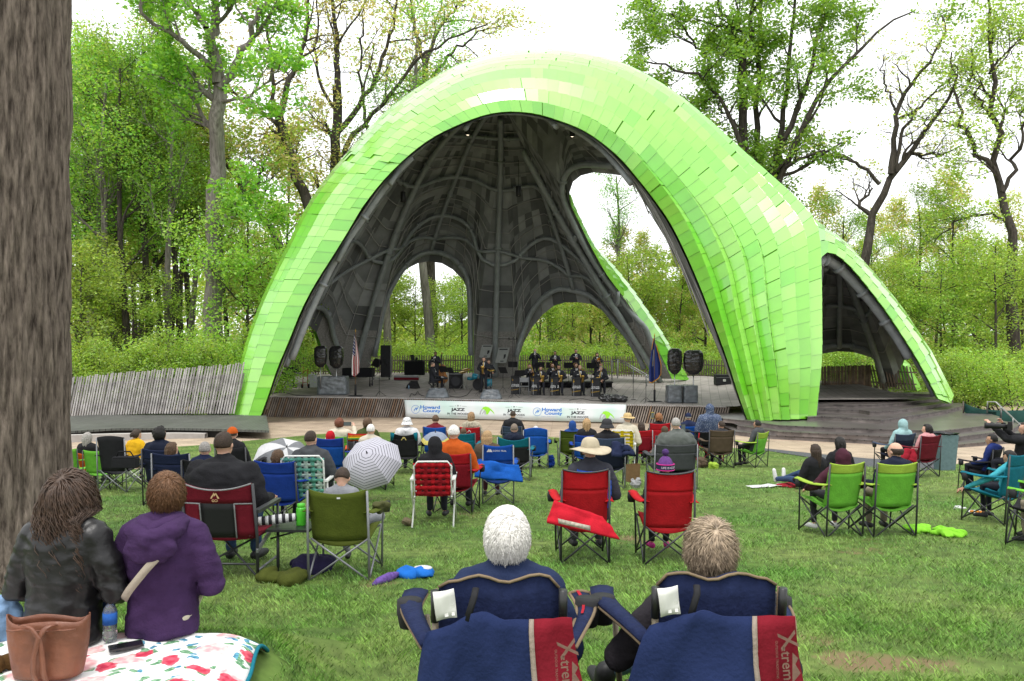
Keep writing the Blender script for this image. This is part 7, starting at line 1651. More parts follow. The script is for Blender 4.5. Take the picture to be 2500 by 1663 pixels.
# ---- the band
def onstage(hx, hy, Y):
    p = P(hx, hy, Y); return Vector((p.x, Y, floorz(p.x, Y)+.004)), p.z-floorz(p.x, Y)-.004
def musician(label, hx, hy, Y, pose, arms, hair='darkbrown', style='crop', skin='light', rz=math.pi, lift=0.0, nod=.15, turn=0.0, hs=.47, crown=None, tagx=1, hat=None):
    loc, h = onstage(hx, hy, Y); loc.z += lift; h -= lift; h = crown or h
    if pose == 'stand': h = max(1.58, min(1.95, h))
    else: h = max(1.15, min(1.48, h))
    t, hc, T, s, u = person(label, loc, rz, pose=pose, hs=hs, crown=h, top=SUIT, legs=SUIT, hair=hair, style=style, skin=skin, arms=arms, lean=.03, nod=nod, turn=turn, face=True, group='band members on the stage', bulk=.024, vox=.020, top_name='suit_jacket', fold=.004)
    s0 = .90*u if pose == 'stand' else hs
    z1, z2, z3 = s0+.605*u, s0+.50*u, s0+.37*u; y1, y2, y3 = .085*u, .137*u, .160*u
    b = MB(); b.add([(-.055*u, y1, z1), (.055*u, y1, z1), (.045*u, y2, z2), (0, y3, z3), (-.045*u, y2, z2)], [(0, 1, 2, 3, 4)]); b.build('shirt', WHT, t)
    b = MB(); b.add([(-.016*u, y1+.008, z1-.02), (.016*u, y1+.008, z1-.02), (.022*u, y2+.007, z2), (0, y3+.006, z3+.01), (-.022*u, y2+.007, z2)], [(0, 1, 2, 3, 4)]); b.build('tie', mat('tie_black', (.02, .02, .03), .6), t)
    b = MB(); b.box((.105*u*tagx, .135*u, s0+.46*u), (.08*u, .012, .022*u), rz=-.45*tagx); b.build('name_tag', WHT, t)
    return t, hc, T, s, u
def held(u, s0, y=.30, z=.50, x=.06, ey=.08): return {-1: ((-.30*u, ey*u, s0+.32*u), (-x*u, y*u, s0+z*u)), 1: ((.30*u, ey*u, s0+.32*u), (x*u, (y+.06)*u, s0+(z-.04)*u))}
def local(t, v): return t.matrix_basis@Vector(v)
def trumpet(label, t, hc, up=False):
    o = thing('trumpet', label, 'trumpet', local(t, (0, .14, hc.z-.05-(0 if up else .18))), t.rotation_euler.z, 'trumpets'); b = MB()
    b.tube([(0, -.02, 0), (0, .40, -.02)], .008, n=6); b.tube([(0, .08, -.02), (0, .34, -.03), (0, .38, -.055), (0, .34, -.085), (0, .08, -.075), (0, .04, -.05), (0, .08, -.02)], .008, n=6)
    b.tube([(0, .36, -.02), (0, .42, -.022), (0, .48, -.025), (0, .50, -.025)], [.009, .014, .034, .060], n=14, cap=False); b.build('trumpet_body', SILV, o)
    b = MB()
    for k in range(3): b.tube([(0, .17+.035*k, -.10), (0, .17+.035*k, .03)], .012, n=7)
    b.build('valves', SILV, o); b = MB(); b.tube([(0, -.05, .0), (0, -.02, 0)], [.014, .007], n=8); b.build('mouthpiece', SILV, o); return o
def saxophone(label, loc, rz, sc=1.0, tilt=.2):
    o = thing('saxophone', label, 'saxophone', loc, rz, 'saxophones', sc); b = MB(); M = Matrix.Rotation(tilt, 3, 'X')
    pts = [M@Vector(p) for p in ((0, -.12, .02), (0, -.07, .05), (0, -.02, .03), (0, 0, -.04), (0, .01, -.30), (0, .02, -.56), (0, .05, -.64), (0, .10, -.66), (0, .15, -.62), (0, .17, -.52), (0, .20, -.40), (0, .23, -.34))]
    b.tube(pts, [.008, .010, .012, .016, .026, .036, .042, .044, .046, .055, .085, .105], n=14, cap=False); b.build('sax_body', GOLD, o)
    b = MB()
    for k in range(9): b.ell(M@Vector((.022+.002*k, .02+.003*k, -.10-.055*k)), (.014, .018, .006+.010), nu=8, nv=4); b.tube([M@Vector((.03, .01, -.10-.05*k)), M@Vector((-.02, .03, -.12-.05*k))], .004, n=4)
    b.build('keys', GOLD, o); b = MB(); b.tube([M@Vector((0, -.17, .0)), M@Vector((0, -.12, .02))], [.008, .011], n=8); b.build('mouthpiece', BLK, o); return o
def trombone(label, t, hc, ang=.5):
    o = thing('trombone', label, 'trombone', local(t, (.02, .12, hc.z-.05)), t.rotation_euler.z, 'trombones'); b = MB(); M = Matrix.Rotation(-ang, 3, 'X')
    V = lambda *p: M@Vector(p)
    b.tube([V(0, 0, 0), V(0, .92, 0), V(.02, .98, 0), V(.06, 1.0, 0), V(.10, .98, 0), V(.11, .92, 0), V(.11, .10, 0)], .009, n=6); b.build('slide', GOLD, o)
    b = MB(); b.tube([V(.11, .10, 0), V(.11, -.18, .0), V(.06, -.26, .0), V(0, -.26, .05), V(-.06, -.18, .06), V(-.07, .1, .06), V(-.07, .36, .06), V(-.07, .50, .06), V(-.07, .56, .06)], [.009, .009, .010, .011, .012, .016, .024, .05, .10], n=12, cap=False); b.build('bell', GOLD, o)
    b = MB(); b.tube([V(0, -.05, 0), V(0, 0, 0)], [.018, .008], n=8); b.build('mouthpiece', SILV, o); return o
def u_of(h, hs, pose): return h/1.78 if pose == 'stand' else (h-hs)/.875
# soloist
Ys = FL(1181, 958).y; loc, h = onstage(1181, 872, Ys); u = h/1.78; s0 = .9*u
sol = musician('saxophone soloist in a black suit standing at the front of the band', 1181, 872, Ys, 'stand', {-1: ((-.30*u, .02, s0+.30*u), (-.06*u, .30*u, s0+.36*u)), 1: ((.29*u, .0, s0+.28*u), (.05*u, .27*u, s0+.12*u))}, hair='darkbrown', nod=.05)
saxophone('gold tenor saxophone played by the standing soloist', local(sol[0], (0, .24*u, s0+.66*u)), math.pi-.15, .95*u, .25)
# trumpets on a riser
ris = thing('riser', 'low black riser under the standing trumpet row', 'riser', (P(1380, 900, 43).x, 43.1, 1.0)); b = MB(); x0, x1 = P(1285, 0, 43).x-1380*0, P(1480, 0, 43).x; zr = floorz(2, 43)+.30
b.box(((x0+x1)/2, 43.1, zr-.03), (x1-x0+.6, 1.3, .06)); wpart(b, 'deck', BLK, ris)
b = MB(); b.box(((x0+x1)/2, 42.5, zr-.18), (x1-x0+.5, .02, .24)); wpart(b, 'skirt', BLKc, ris)
tps = []
for k, (lab, hx, hy, hr, st, sk, up) in enumerate([('bald trumpeter playing at the left of the back row', 1306, 851, 'grey', 'bald', 'light', True), ('dark haired trumpeter second in the standing back row', 1355, 857, 'black', 'crop', 'tan', False), ('tallest trumpeter with upright dark hair in the back row', 1406, 852, 'darkbrown', 'crop', 'light', False), ('trumpeter with long dark hair at the right of the back row', 1458, 864, 'darkbrown', 'long', 'light', False)]):
    loc, h = onstage(hx, hy, 43); h = max(1.58, min(1.95, h-.30)); u = h/1.78; s0 = .9*u
    m_ = musician(lab, hx, hy, 43, 'stand', held(u, s0, .28, .56 if up else .40, .05), hair=hr, style=st, skin=sk, lift=.30, nod=.25)
    trumpet('silver trumpet of the '+lab.split(' in ')[0].split(' at ')[0].split(' playing')[0].split(' second')[0].split(' with')[0]+(' on the riser' if k < 2 else ' with dark hair'), m_[0], m_[1], up); 
for k, (lab, hx, hy, hr, st, rz) in enumerate([('trombonist leaning right with a raised slide at the left of the middle row', 1293, 888, 'darkbrown', 'crop', math.pi+.3), ('trombonist in glasses looking down to the left in the middle row', 1349, 886, 'darkbrown', 'short', math.pi+.2), ('trombonist with shoulder length brown hair in the middle row', 1406, 886, 'brown', 'bob', math.pi+.3), ('trombonist half hidden behind the grey haired saxophonist', 1467, 884, 'darkbrown', 'crop', math.pi-.4)]):
    loc, h = onstage(hx, hy, 41); h = max(1.15, min(1.48, h)); u = (h-.5)/.875
    m_ = musician(lab, hx, hy, 41, 'sit', held(u, .5, .30, .48, .07), hair=hr, style=st, rz=rz, hs=.5)
    trombone('brass trombone of the '+['leaning player', 'player in glasses', 'brown haired player', 'half hidden player'][k], m_[0], m_[1], (.9, .5, .5, -.6)[k])
    camp = thing('stool', 'dark stool under the '+['leaning trombonist', 'trombonist in glasses', 'brown haired trombonist', 'half hidden trombonist'][k], 'stool', loc, rz, 'dark stools of the band'); b = MB(); b.box((0, 0, .44), (.38, .36, .05)); b.build('seat', BLK, camp)
    for q in (-1, 1):
        for w in (-1, 1): b = MB(); b.tube([(q*.16, w*.15, .42), (q*.19, w*.18, 0)], .012, n=5); b.build('leg', BLK, camp)
for k, (lab, hx, hy, hr, st, sk) in enumerate([('saxophonist with a black fringe bob seated at the left of the front row', 1320, 893, 'black', 'bob', 'light'), ('saxophonist with upright black hair reading behind the middle stand', 1364, 888, 'black', 'short', 'tan'), ('bald saxophonist seated behind the fourth stand', 1416, 891, 'brown', 'bald', 'light'), ('grey haired baritone saxophonist seated at the right end', 1467, 894, 'grey', 'crop', 'light')]):
    loc, h = onstage(hx, hy, 39.3); h = max(1.15, min(1.48, h)); u = (h-.47)/.875
    m_ = musician(lab, hx, hy, 39.3, 'sit', held(u, .47, .26, .26, .08), hair=hr, style=st, skin=sk, nod=.3)
    saxophone('gold saxophone of the '+['player with the fringe', 'player with upright hair', 'bald player', 'grey haired player'][k], local(m_[0], (.04, .22, .47+.62*u)), math.pi+(.5 if k < 3 else -.6), .8*u if k < 3 else 1.0*u, .3)
    camp = thing('stool', 'dark stool under the '+['saxophonist with the fringe', 'saxophonist with upright hair', 'bald saxophonist', 'grey haired saxophonist'][k], 'stool', loc, 0, 'dark stools of the band'); b = MB(); b.box((0, 0, .44), (.38, .36, .05)); b.build('seat', BLK, camp)
    for q in (-1, 1):
        for w in (-1, 1): b = MB(); b.tube([(q*.16, w*.15, .42), (q*.19, w*.18, 0)], .012, n=5); b.build('leg', BLK, camp)
# fronted music stands
yel = mat('print_yellow', (.62, .38, .03), .5)
for k, (px, pb, lab) in enumerate(((1260, 963, 'black band stand with white lettering at the left, in front of the empty chair'), (1310, 965, 'black band stand in front of the saxophonist with the fringe'), (1356, 966, 'black band stand in front of the reading saxophonist'), (1409, 967.5, 'black band stand in front of the bald saxophonist'), (1455, 969, 'black band stand in front of the grey haired saxophonist'))):
    p = FL(px, pb); t = thing('music_stand', lab, 'music stand', (p.x, p.y, floorz(p.x, p.y)+.003), .05, 'fronted band stands'); w, hh = .50, .86
    b = MB(); b.grid([[(-w/2, .02, 0), (w/2-.10, -.0, 0), (w/2, .14, 0)], [(-w/2, .05, hh), (w/2-.10, .03, hh), (w/2, .16, hh)]], thick=.012, smooth=False); b.build('front_panel', mat('stand_panel', (.022, .022, .025), .6), t)
    b = MB(); b.box((0, .17, hh-.0), (w, .30, .02), M=Matrix.Rotation(.25, 3, 'X')); b.build('desk', BLK, t)
    L_ = lambda x, z: (x, -.016+.02*(z/hh), z)
    b = MB(); put_text(b, 'UNITED STATES', .062, (-.03, -.004, .475), (1, -.05, 0), (0, .035, 1), .03, .85); put_text(b, 'NAVY BAND', .082, (-.03, -.003, .405), (1, -.05, 0), (0, .035, 1), .03, .88); b.build('lettering', WHT, t, fix=False)
    b = MB(); put_text(b, 'Commodores', .085, (-.03, -.007, .24), (1, -.05, .16), (.25, .035, 1), .006, .85); b.ell((-.165, .006, .70), (.028, .006, .04), nu=10, nv=6); b.ell((-.165, .01, .78), (.012, .006, .035), nu=8, nv=5); b.build('emblem', yel, t, fix=False)
    b = MB(); b.grid([[(-.175, .005, .02), (-.155, .004, .02)], [(-.175, .03, .66), (-.155, .029, .66)]]); b.build('stripe', gryp, t)
t = thing('folding_chair', 'empty grey folding chair behind the left band stand', 'folding chair', onstage(1280, 930, 38.6)[0], math.pi); b = MB(); b.box((0, 0, .45), (.44, .42, .025)); b.build('seat', FR_grey, t); b = MB(); b.box((0, -.24, .75), (.42, .025, .22)); b.build('backrest', FR_grey, t)
for q in (-1, 1): b = MB(); b.tube([(q*.22, -.27, .88), (q*.22, .25, 0)], .012, n=6); b.build('leg', FR_grey, t); b = MB(); b.tube([(q*.21, .15, .45), (q*.21, -.25, 0)], .012, n=6); b.build('leg', FR_grey, t)
# pianist, bassist, drummer
loc, h = onstage(1056, 875, 40); u = (max(1.15, min(1.48, h))-.5)/.875
pia = musician('pianist in a black suit seated in profile at the keyboard', 1056, 875, 40, 'sit', {-1: ((-.27, .10, .5+.26*u), (-.14, .42, .72)), 1: ((.27, .1, .5+.26*u), (.14, .42, .72))}, hair='greybrown', style='crop', rz=-1.35, hs=.5, nod=.35)
t = thing('piano_bench', 'black cross legged keyboard bench under the pianist', 'bench', pia[0].location, -1.35); b = MB(); b.box((0, 0, .47), (.60, .34, .06)); b.build('seat', BLK, t); b = MB(); b.beam((-.22, -.2, .02), (-.22, .2, .44), .03, .03); b.beam((-.22, .2, .02), (-.22, -.2, .44), .03, .03); b.beam((.22, -.2, .02), (.22, .2, .44), .03, .03); b.beam((.22, .2, .02), (.22, -.2, .44), .03, .03); b.build('cross_legs', BLK, t)
t = thing('keyboard', 'black stage keyboard on a stand before the pianist', 'keyboard', local(pia[0], (.05, .52, 0)), -1.35); b = MB(); b.box((0, 0, .68), (1.25, .30, .10)); b.build('case', BLK, t); b = MB(); b.box((0, -.08, .735), (1.15, .13, .012)); b.build('keys', WHT, t)
for q in (-1, 1): b = MB(); b.tube([(q*.45, -.1, 0), (q*.45, .05, .63)], .018, n=6); b.build('leg', BLK, t)
bas = musician('double bass player with short black hair standing behind the pianist', 1063, 858, 42.3, 'stand', {-1: ((-.30, .12, 1.30), (-.10, .26, 1.50)), 1: ((.32, .10, 1.12), (.16, .34, .98))}, hair='black', style='crop', skin='brown', rz=math.pi-.3)
bw = mat('bass_wood', (.38, .15, .035), .3, .2, 4, coat=.4); t = thing('double_bass', 'orange brown double bass held upright behind the pianist', 'double bass', FL(1079, 942), .05); b = MB(); prof = [(0, .12), (.20, .16), (.32, .26), (.33, .42), (.26, .58), (.20, .70), (.21, .80), (.26, .92), (.24, 1.04), (.12, 1.14), (.04, 1.20)]
pts = [(x, z) for x, z in prof]+[(-x, z) for x, z in reversed(prof[1:])]; pts = [(p.x, p.y) for p in smoothpts(resample([(x, z, 0) for x, z in pts]+[(0, .12, 0)], 48), 1)]
for y0, y1 in ((-.10, .10),):
    n_ = len(pts); b.add([(x, y0, z) for x, z in pts]+[(x, y1, z) for x, z in pts], [tuple(range(n_)), tuple(range(2*n_-1, n_-1, -1))]+[(i, (i+1) % n_, n_+(i+1) % n_, n_+i) for i in range(n_)])
b.build('body', bw, t); b = MB(); b.beam((0, -.13, .72), (0, -.10, 1.72), .055, .03); b.build('fingerboard', BLK, t); b = MB(); b.tube([(0, -.10, 1.15), (0, -.09, 1.72), (0, -.12, 1.80), (0, -.16, 1.80), (0, -.16, 1.75)], [.03, .024, .03, .025, .015], n=8); b.build('neck', bw, t); b = MB(); b.tube([(0, 0, .12), (0, 0, 0)], .008, n=5); b.build('endpin', CHR, t)
b = MB()
for q in (-.03, -.01, .01, .03): b.tube([(q*1.6, -.16, .40), (q, -.16, 1.72)], .0025, n=3)
b.beam((-.07, -.14, .48), (.07, -.14, .48), .02, .06); b.build('strings', CHR, t)
dru = musician('drummer seated behind the soloist with only the head clear', 1193, 871, 42.2, 'sit', {-1: ((-.34, .1, .85), (-.26, .42, .82)), 1: ((.34, .1, .85), (.26, .42, .82))}, hair='brown', hs=.58)
dk_ = onstage(1168, 930, 41.0)[0]; t = thing('drum_kit', 'blue and black drum kit with cymbals beside the soloist', 'drum kit', dk_, math.pi); teal = mat('drum_teal', (.02, .22, .32), .25, spec=.6)
def drum(nm, c, r, d, ax, m): b = MB(); M = Vector(ax).to_track_quat('Z', 'Y').to_matrix(); b.lathe([(.001, d/2-.004), (r*.97, d/2-.004), (r, d/2), (r, -d/2), (.001, -d/2)], c=c, n=20, M=M); o = b.build(nm, m, t); return o
drum('bass_drum', (0, .10, .30), .29, .36, (0, 1, 0), BLK); drum('tom', (-.16, .08, .70), .14, .20, (.1, .3, 1), teal); drum('tom', (.18, .08, .70), .15, .22, (-.1, .3, 1), teal); drum('floor_tom', (-.5, -.28, .36), .20, .38, (0, 0, 1), teal); drum('snare_drum', (.42, -.32, .58), .18, .14, (0, .1, 1), teal)
for c in ((-.62, .12, 1.05), (.62, .16, 1.08), (.80, -.2, .92)):
    b = MB(); M = Vector((.15*c[0], .25, 1)).to_track_quat('Z', 'Y').to_matrix(); b.lathe([(.001, .02), (.04, .018), (.23, -.008), (.23, -.012), (.001, .012)], c=c, n=20, M=M); b.build('cymbal', GOLD, t); b = MB(); b.tube([c, (c[0], c[1], .25)], .010, n=6)
    for a in (0, 2.1, 4.2): b.tube([(c[0], c[1], .30), (c[0]+.25*math.cos(a), c[1]+.25*math.sin(a), 0)], .008, n=5)
    b.build('cymbal_stand', CHR, t)
def deskstand(lab, px, py, Y, rz, hgt=1.05):
    t = thing('music_stand', lab, 'music stand', onstage(px, py, Y)[0], rz, 'black tripod music stands'); b = MB(); b.box((0, 0, hgt+.10), (.50, .02, .34), M=Matrix.Rotation(-.5, 3, 'X')); b.build('desk', BLK, t); b = MB(); b.tube([(0, 0, hgt), (0, 0, .3)], .012, n=6); b.build('pole', BLK, t)
    for a in (.3, 2.4, 4.5): b = MB(); b.tube([(0, 0, .35), (.26*math.cos(a), .26*math.sin(a), 0)], .008, n=5); b.build('leg', BLK, t)
    return t
for lab, px, Y, rz, h_ in (('black music stand above the keyboard', 1082, 40.4, 2.6, 1.0), ('black music stand right of the keyboard with its desk tilted', 1100, 39.6, 2.2, 1.0), ('black music stand leaning left of the first band stand', 1228, 39.5, 2.4, 1.05), ('wide black music stand behind the first band stand', 1252, 41.5, 3.1, 1.2), ('black music stand tipped toward the empty folding chair', 1268, 38.9, 3.5, .95), ('black music desk below the bald trumpeter', 1318, 42, 3.1, 1.15), ('black music desk below the second trumpeter', 1345, 42, 3.1, 1.15), ('black music desk below the tallest trumpeter', 1388, 42, 3.1, 1.15), ('black music desk below the long haired trumpeter', 1444, 42, 3.1, 1.15)): deskstand(lab, px, 930, Y, rz, h_)
# ---- flags
def flag(label, px, pyb, pyt, cols, stripes, star, wid, drop, ang):
    p = FL(px, pyb); H = (pyb-pyt)/F*p.y; t = thing('flag', label, 'flag', (p.x, p.y, p.z+.003), 0, 'standing flags'); b = MB(); b.tube([(0, 0, 0), (0, 0, H-.16)], .020, n=8); b.build('pole', mat('pole_wood', (.16, .10, .05), .4), t)
    b = MB(); b.tube([(0, 0, H-.17), (0, 0, H-.10), (0, 0, H)], [.018, .03, .004], n=8); b.build('finial', GOLD, t); b = MB(); b.box((0, 0, .012), (.62, .62, .022)); b.tube([(0, 0, 0), (0, 0, .55)], .05, n=10); b.build('base', BLK, t)
    nr, nc = 26, 24; grd = []
    for i in range(nr+1):
        f = i/nr; row = []
        for j in range(nc+1):
            g_ = j/nc; sp_ = (.14+.86*min(1, f*1.5)**.8)*wid; a = g_*3.6*math.pi; x = (g_-.45)*sp_+.03*math.sin(a)*f; y = -.03-.075*math.sin(a+.6)*(.3+f)*(1-.2*g_)
            z = H-.22-f*drop+(-.30*g_*(1-f)-.10*f*math.sin(g_*5)+.22*g_*f*(1 if ang else 0))
            row.append((x, y, z))
        grd.append(row)
    return t, grd, H
t, gr_, H = flag('american flag hanging from a gold topped pole on the left of the stage', 868, 967, 803, None, None, None, .36, 1.95, False)
rw = mat('flag_red', (.33, .008, .022), .8); ww = mat('flag_white', (.70, .69, .68), .8); bb = mat('flag_blue', (.02, .03, .12), .8)
b = MB(); nr, nc = len(gr_)-1, len(gr_[0])-1
for i in range(nr):
    for j in range(nc):
        can = j < 11 and i < 13; mi = 2 if can else (((j*9//nc)+1) % 2)
        if not can and i >= 13: mi = ((j*9//nc)+1) % 2
        b.add([gr_[i][j], gr_[i][j+1], gr_[i+1][j+1], gr_[i+1][j]], [(0, 1, 2, 3)], mi=mi, smooth=True)
b.build('cloth', [rw, ww, bb], t, fix=False); b = MB()
for i in range(2, 13, 2):
    for j in range(1, 11, 2):
        c = Vector(gr_[i][j])+Vector((0, -.016, 0)); b.add([c+Vector((r_*math.sin(k*math.pi/5), 0, r_*math.cos(k*math.pi/5))) for k in range(10) for r_ in [(.026 if k % 2 == 0 else .011)]], [tuple(range(10))])
b.build('stars', ww, t, fix=False)
t, gr_, H = flag('navy blue flag with a gold fringe on the right of the stage', 1598, 981, 814, None, None, None, .58, 2.0, True)
b = MB(); b.grid(gr_); b.build('cloth', mat('flag_navy', (.014, .03, .15), .75), t, fix=False); fr_g = mat('fringe_gold', (.55, .25, .03), .7); b = MB(); b.tube([Vector(p)+Vector((0, -.01, 0)) for p in gr_[-1]], .026, n=5); b.tube([Vector(r[-1])+Vector((0, -.01, 0)) for r in gr_], .022, n=5); b.tube([Vector(r[0])+Vector((0, -.012, 0)) for r in gr_[:8]], .02, n=5); b.build('fringe', fr_g, t)
b = MB(); b.grid([[Vector(gr_[i][j])+Vector((0, -.02, 0)) for j in (5, 6, 7, 8, 9)] for i in range(6, 17)]); b.build('emblem', mat('emblem_pale', (.42, .47, .52), .8), t, fix=False)
b = MB(); b.grid([[Vector(gr_[i][j])+Vector((0, -.028, 0)) for j in (6, 7, 8)] for i in range(13, 16)]); b.grid([[Vector(gr_[i][j])+Vector((0, -.028, 0)) for j in (6, 7)] for i in range(8, 11)]); b.build('emblem_bars', fr_g, t, fix=False)
# ---- wrapped gear
def boxsoft(name, label, cat, px0, px1, py0, py1, d, m, part, Y=None, grp=None, taper=.95, fold=.012, vox=.03):
    p = FL((px0+px1)/2, py1); Y = Y or p.y; w = (px1-px0)/F*Y; h = (py1-py0)/F*Y; t = thing(name, label, cat, P((px0+px1)/2, py1, Y), 0, grp); b = MB(); loft(b, [(0, d/2, .02, w/2, d/2), (0, d/2, h*.5, w/2*.98, d/2*.97), (0, d/2, h*.97, w/2*taper, d/2*taper)], n=24, sq=7); soft(part, b, m, t, vox, fold, fs=3.2, sm=1); return t
def bagged(lab, px0, px1, py0, py1, Y, seed, tip):
    p = P((px0+px1)/2, py1, Y); w = (px1-px0)/F*Y; h = (py1-py0)/F*Y; t = thing('covered_speaker', lab, 'speaker', p, tip, 'speakers in black bags'); b = MB(); loft(b, [(0, 0, .03, w*.16, .12), (0, 0, h*.18, w*.40, .2), (0, 0, h*.5, w*.48, .24), (0, 0, h*.85, w*.44, .22), (.02, 0, h*.97, w*.28, .12)], n=24, sq=4); soft('bag_cover', b, TRASH, t, .025, .012, fs=7, sm=1)
    b = MB(); b.tube([(0, 0, .1), (0, 0, -(FL((px0+px1)/2, py1+60).y*0+1.0))], .025, n=7); b.build('pole', CHR, t); return t
bagged('loudspeaker wrapped in a black bag, left of the left pair', 766, 799, 843, 898, 37.9, 1, .1); bagged('loudspeaker wrapped in a black bag beside the american flag', 803, 839, 843, 901, 38.0, 2, -.15)
bagged('loudspeaker wrapped in a black bag beside the navy flag', 1629, 1665, 849, 915, 35.8, 3, .05); bagged('loudspeaker wrapped in a tilted black bag, right of the right pair', 1667, 1719, 853, 916, 35.9, 4, -.2)
boxsoft('covered_speaker', 'grey bass speaker wrapped in clear film left of the american flag', 'speaker', 771, 846, 918, 965, .9, FILM, 'film_cover'); boxsoft('covered_speaker', 'left of two film wrapped bass speakers by the navy flag', 'speaker', 1631, 1667, 940, 985, .8, FILM, 'film_cover'); boxsoft('covered_speaker', 'right of two film wrapped bass speakers by the navy flag', 'speaker', 1669, 1706, 940, 985, .8, FILM, 'film_cover')
for lab, a in (('stage monitor wrapped in film, left of the soloist', (1037, 1096, 949, 972)), ('stage monitor wrapped in film at the feet of the soloist', (1170, 1226, 952, 975))):
    p = FL((a[0]+a[1])/2, a[3]); w = (a[1]-a[0])/F*p.y; h = (a[3]-a[2])/F*p.y; t = thing('covered_monitor', lab, 'stage monitor', p, 0, 'wrapped stage monitors'); b = MB(); loft(b, [(0, .3, .01, w/2, .34), (0, .32, h*.3, w*.46, .3), (0, .40, h, w*.34, .16)], n=22, sq=5); soft('film_cover', b, FILM, t, .025, .014, fs=6, sm=1)
p = FL(1003, 949); t = thing('stage_monitor', 'bare black wedge monitor on the boards left of the pianist', 'stage monitor', p, -.35); b = MB(); b.add([(-.32, 0, 0), (.32, 0, 0), (.32, .48, 0), (-.32, .48, 0), (-.26, .06, .20), (.26, .06, .20), (.20, .40, .40), (-.20, .40, .40)], [(0, 3, 2, 1), (0, 1, 5, 4), (4, 5, 6, 7), (2, 3, 7, 6), (1, 2, 6, 5), (0, 4, 7, 3)]); o = b.build('cabinet', BLK, t); bv = o.modifiers.new('b', 'BEVEL'); bv.width = .03; bv.segments = 2
t = thing('water_bottle', 'small clear bottle standing by the bare wedge monitor', 'bottle', FL(998, 950)); b = MB(); b.lathe([(.002, 0), (.034, 0), (.034, .15), (.013, .19), (.013, .21), (.002, .21)], n=12); b.build('bottle_body', fab(150, 180, 210), t)
def crate(name, label, cat, px0, px1, py0, py1, d, m, parts=(), Y=None, bev=.02, rz=0):
    p = FL((px0+px1)/2, py1) if Y is None else P((px0+px1)/2, py1, Y); w = (px1-px0)/F*p.y; h = (py1-py0)/F*p.y; t = thing(name, label, cat, p, rz); b = MB(); b.box((0, d/2, h/2), (w, d, h)); o = b.build('case', m, t); bv = o.modifiers.new('b', 'BEVEL'); bv.width = bev; bv.segments = 2; return t, w, h
t, w, h = crate('draped_table', 'table under a black cloth with gear on top behind the pianist', 'table', 987, 1035, 882, 916, .7, BLKc); b = MB(); b.box((-.12, .2, h+.2), (.22, .12, .40), M=Matrix.Rotation(-.2, 3, 'Y')); b.box((.12, .2, h+.12), (.14, .2, .24), M=Matrix.Rotation(.2, 3, 'Y')); b.box((.35, .25, h+.04), (.3, .3, .08)); b.build('gear', BLK, t)
t, w, h = crate('amplifier', 'black bass amplifier with a round speaker beside the keyboard', 'amplifier', 1096, 1129, 909, 949, .4, BLK); b = MB(); b.lathe([(.001, 0), (w*.36, 0), (w*.38, .012), (w*.30, .014), (.001, .006)], c=(0, -.005, h*.42), n=22, M=Matrix.Rotation(R(90), 3, 'X')); b.build('speaker_cone', mat('cone_grey', (.035, .035, .04), .6), t); b = MB(); b.box((0, -.006, h*.9), (w*.9, .012, .05)); b.build('control_strip', FR_grey, t)
t, w, h = crate('road_case', 'black road case with pale latches near the right leg of the shell', 'road case', 1749, 1786, 915, 940, .6, BLK); b = MB(); b.box((0, -.004, h*.72), (w*1.01, .01, .02)); b.build('edge_band', FR_grey, t); b = MB(); b.box((.02, -.01, h*.45), (.16, .02, .12)); b.build('latch', SILV, t)
t, w, h = crate('instrument_case', 'long flat grey and maroon case lying at the back left of the band', 'case', 962, 1022, 917, 929, .5, FR_grey); b = MB(); b.box((0, -.01, h*.35), (w*1.02, .02, h*.5)); b.build('maroon_side', C['maroon'], t)
t, w, h = crate('stage_speaker', 'tall black loudspeaker column at the back left of the stage', 'speaker', 929, 953, 843, 921, .5, BLK, Y=46); b = MB(); b.box((w*.52, .2, h/2), (.02, .4, h)); b.build('side_trim', FR_grey, t)
t, w, h = crate('equipment_cart', 'low cart under a black cover right of the american flag', 'cart', 835, 908, 899, 921, .9, BLKc, Y=41.5)
for q in (-1, 1):
    for w_ in (.1, .8): b = MB(); b.tube([(q*w*.42, w_, 0), (q*w*.42, w_, -.35)], .03, n=6); b.lathe([(.001, -.03), (.09, -.03), (.09, .03), (.001, .03)], c=(q*w*.42, w_, -.40), n=14, M=Matrix.Rotation(R(90), 3, 'Y')); b.build('wheel', BLK, t)
t = thing('stand_rack', 'wheeled rack stacked with black music stand desks', 'rack', FL(930, 928)); b = MB()
for q in range(11): b.box((-.45+.035*q, .1+.03*q, 1.05-.012*q), (.02, .45, .5), M=Matrix.Rotation(.55, 3, 'Y')); b.box((.30-.02*q, .1+.03*q, 1.02-.01*q), (.02, .45, .48), M=Matrix.Rotation(-.5, 3, 'Y'))
b.build('stacked_desks', BLK, t); b = MB(); b.tube([(-.5, 0, .1), (.45, 0, .95), (.45, 0, .1)], .02, n=6); b.tube([(.5, .3, .1), (-.75, .3, 1.0), (-.9, .3, 1.25)], .02, n=6); b.tube([(-.45, .5, .1), (.45, .5, .1)], .02, n=6); b.build('frame', CHR, t)
for q in (-.45, .45): b = MB(); b.lathe([(.001, -.025), (.06, -.025), (.06, .025), (.001, .025)], c=(q, .2, .06), n=12, M=Matrix.Rotation(R(90), 3, 'Y')); b.build('wheel', BLK, t)
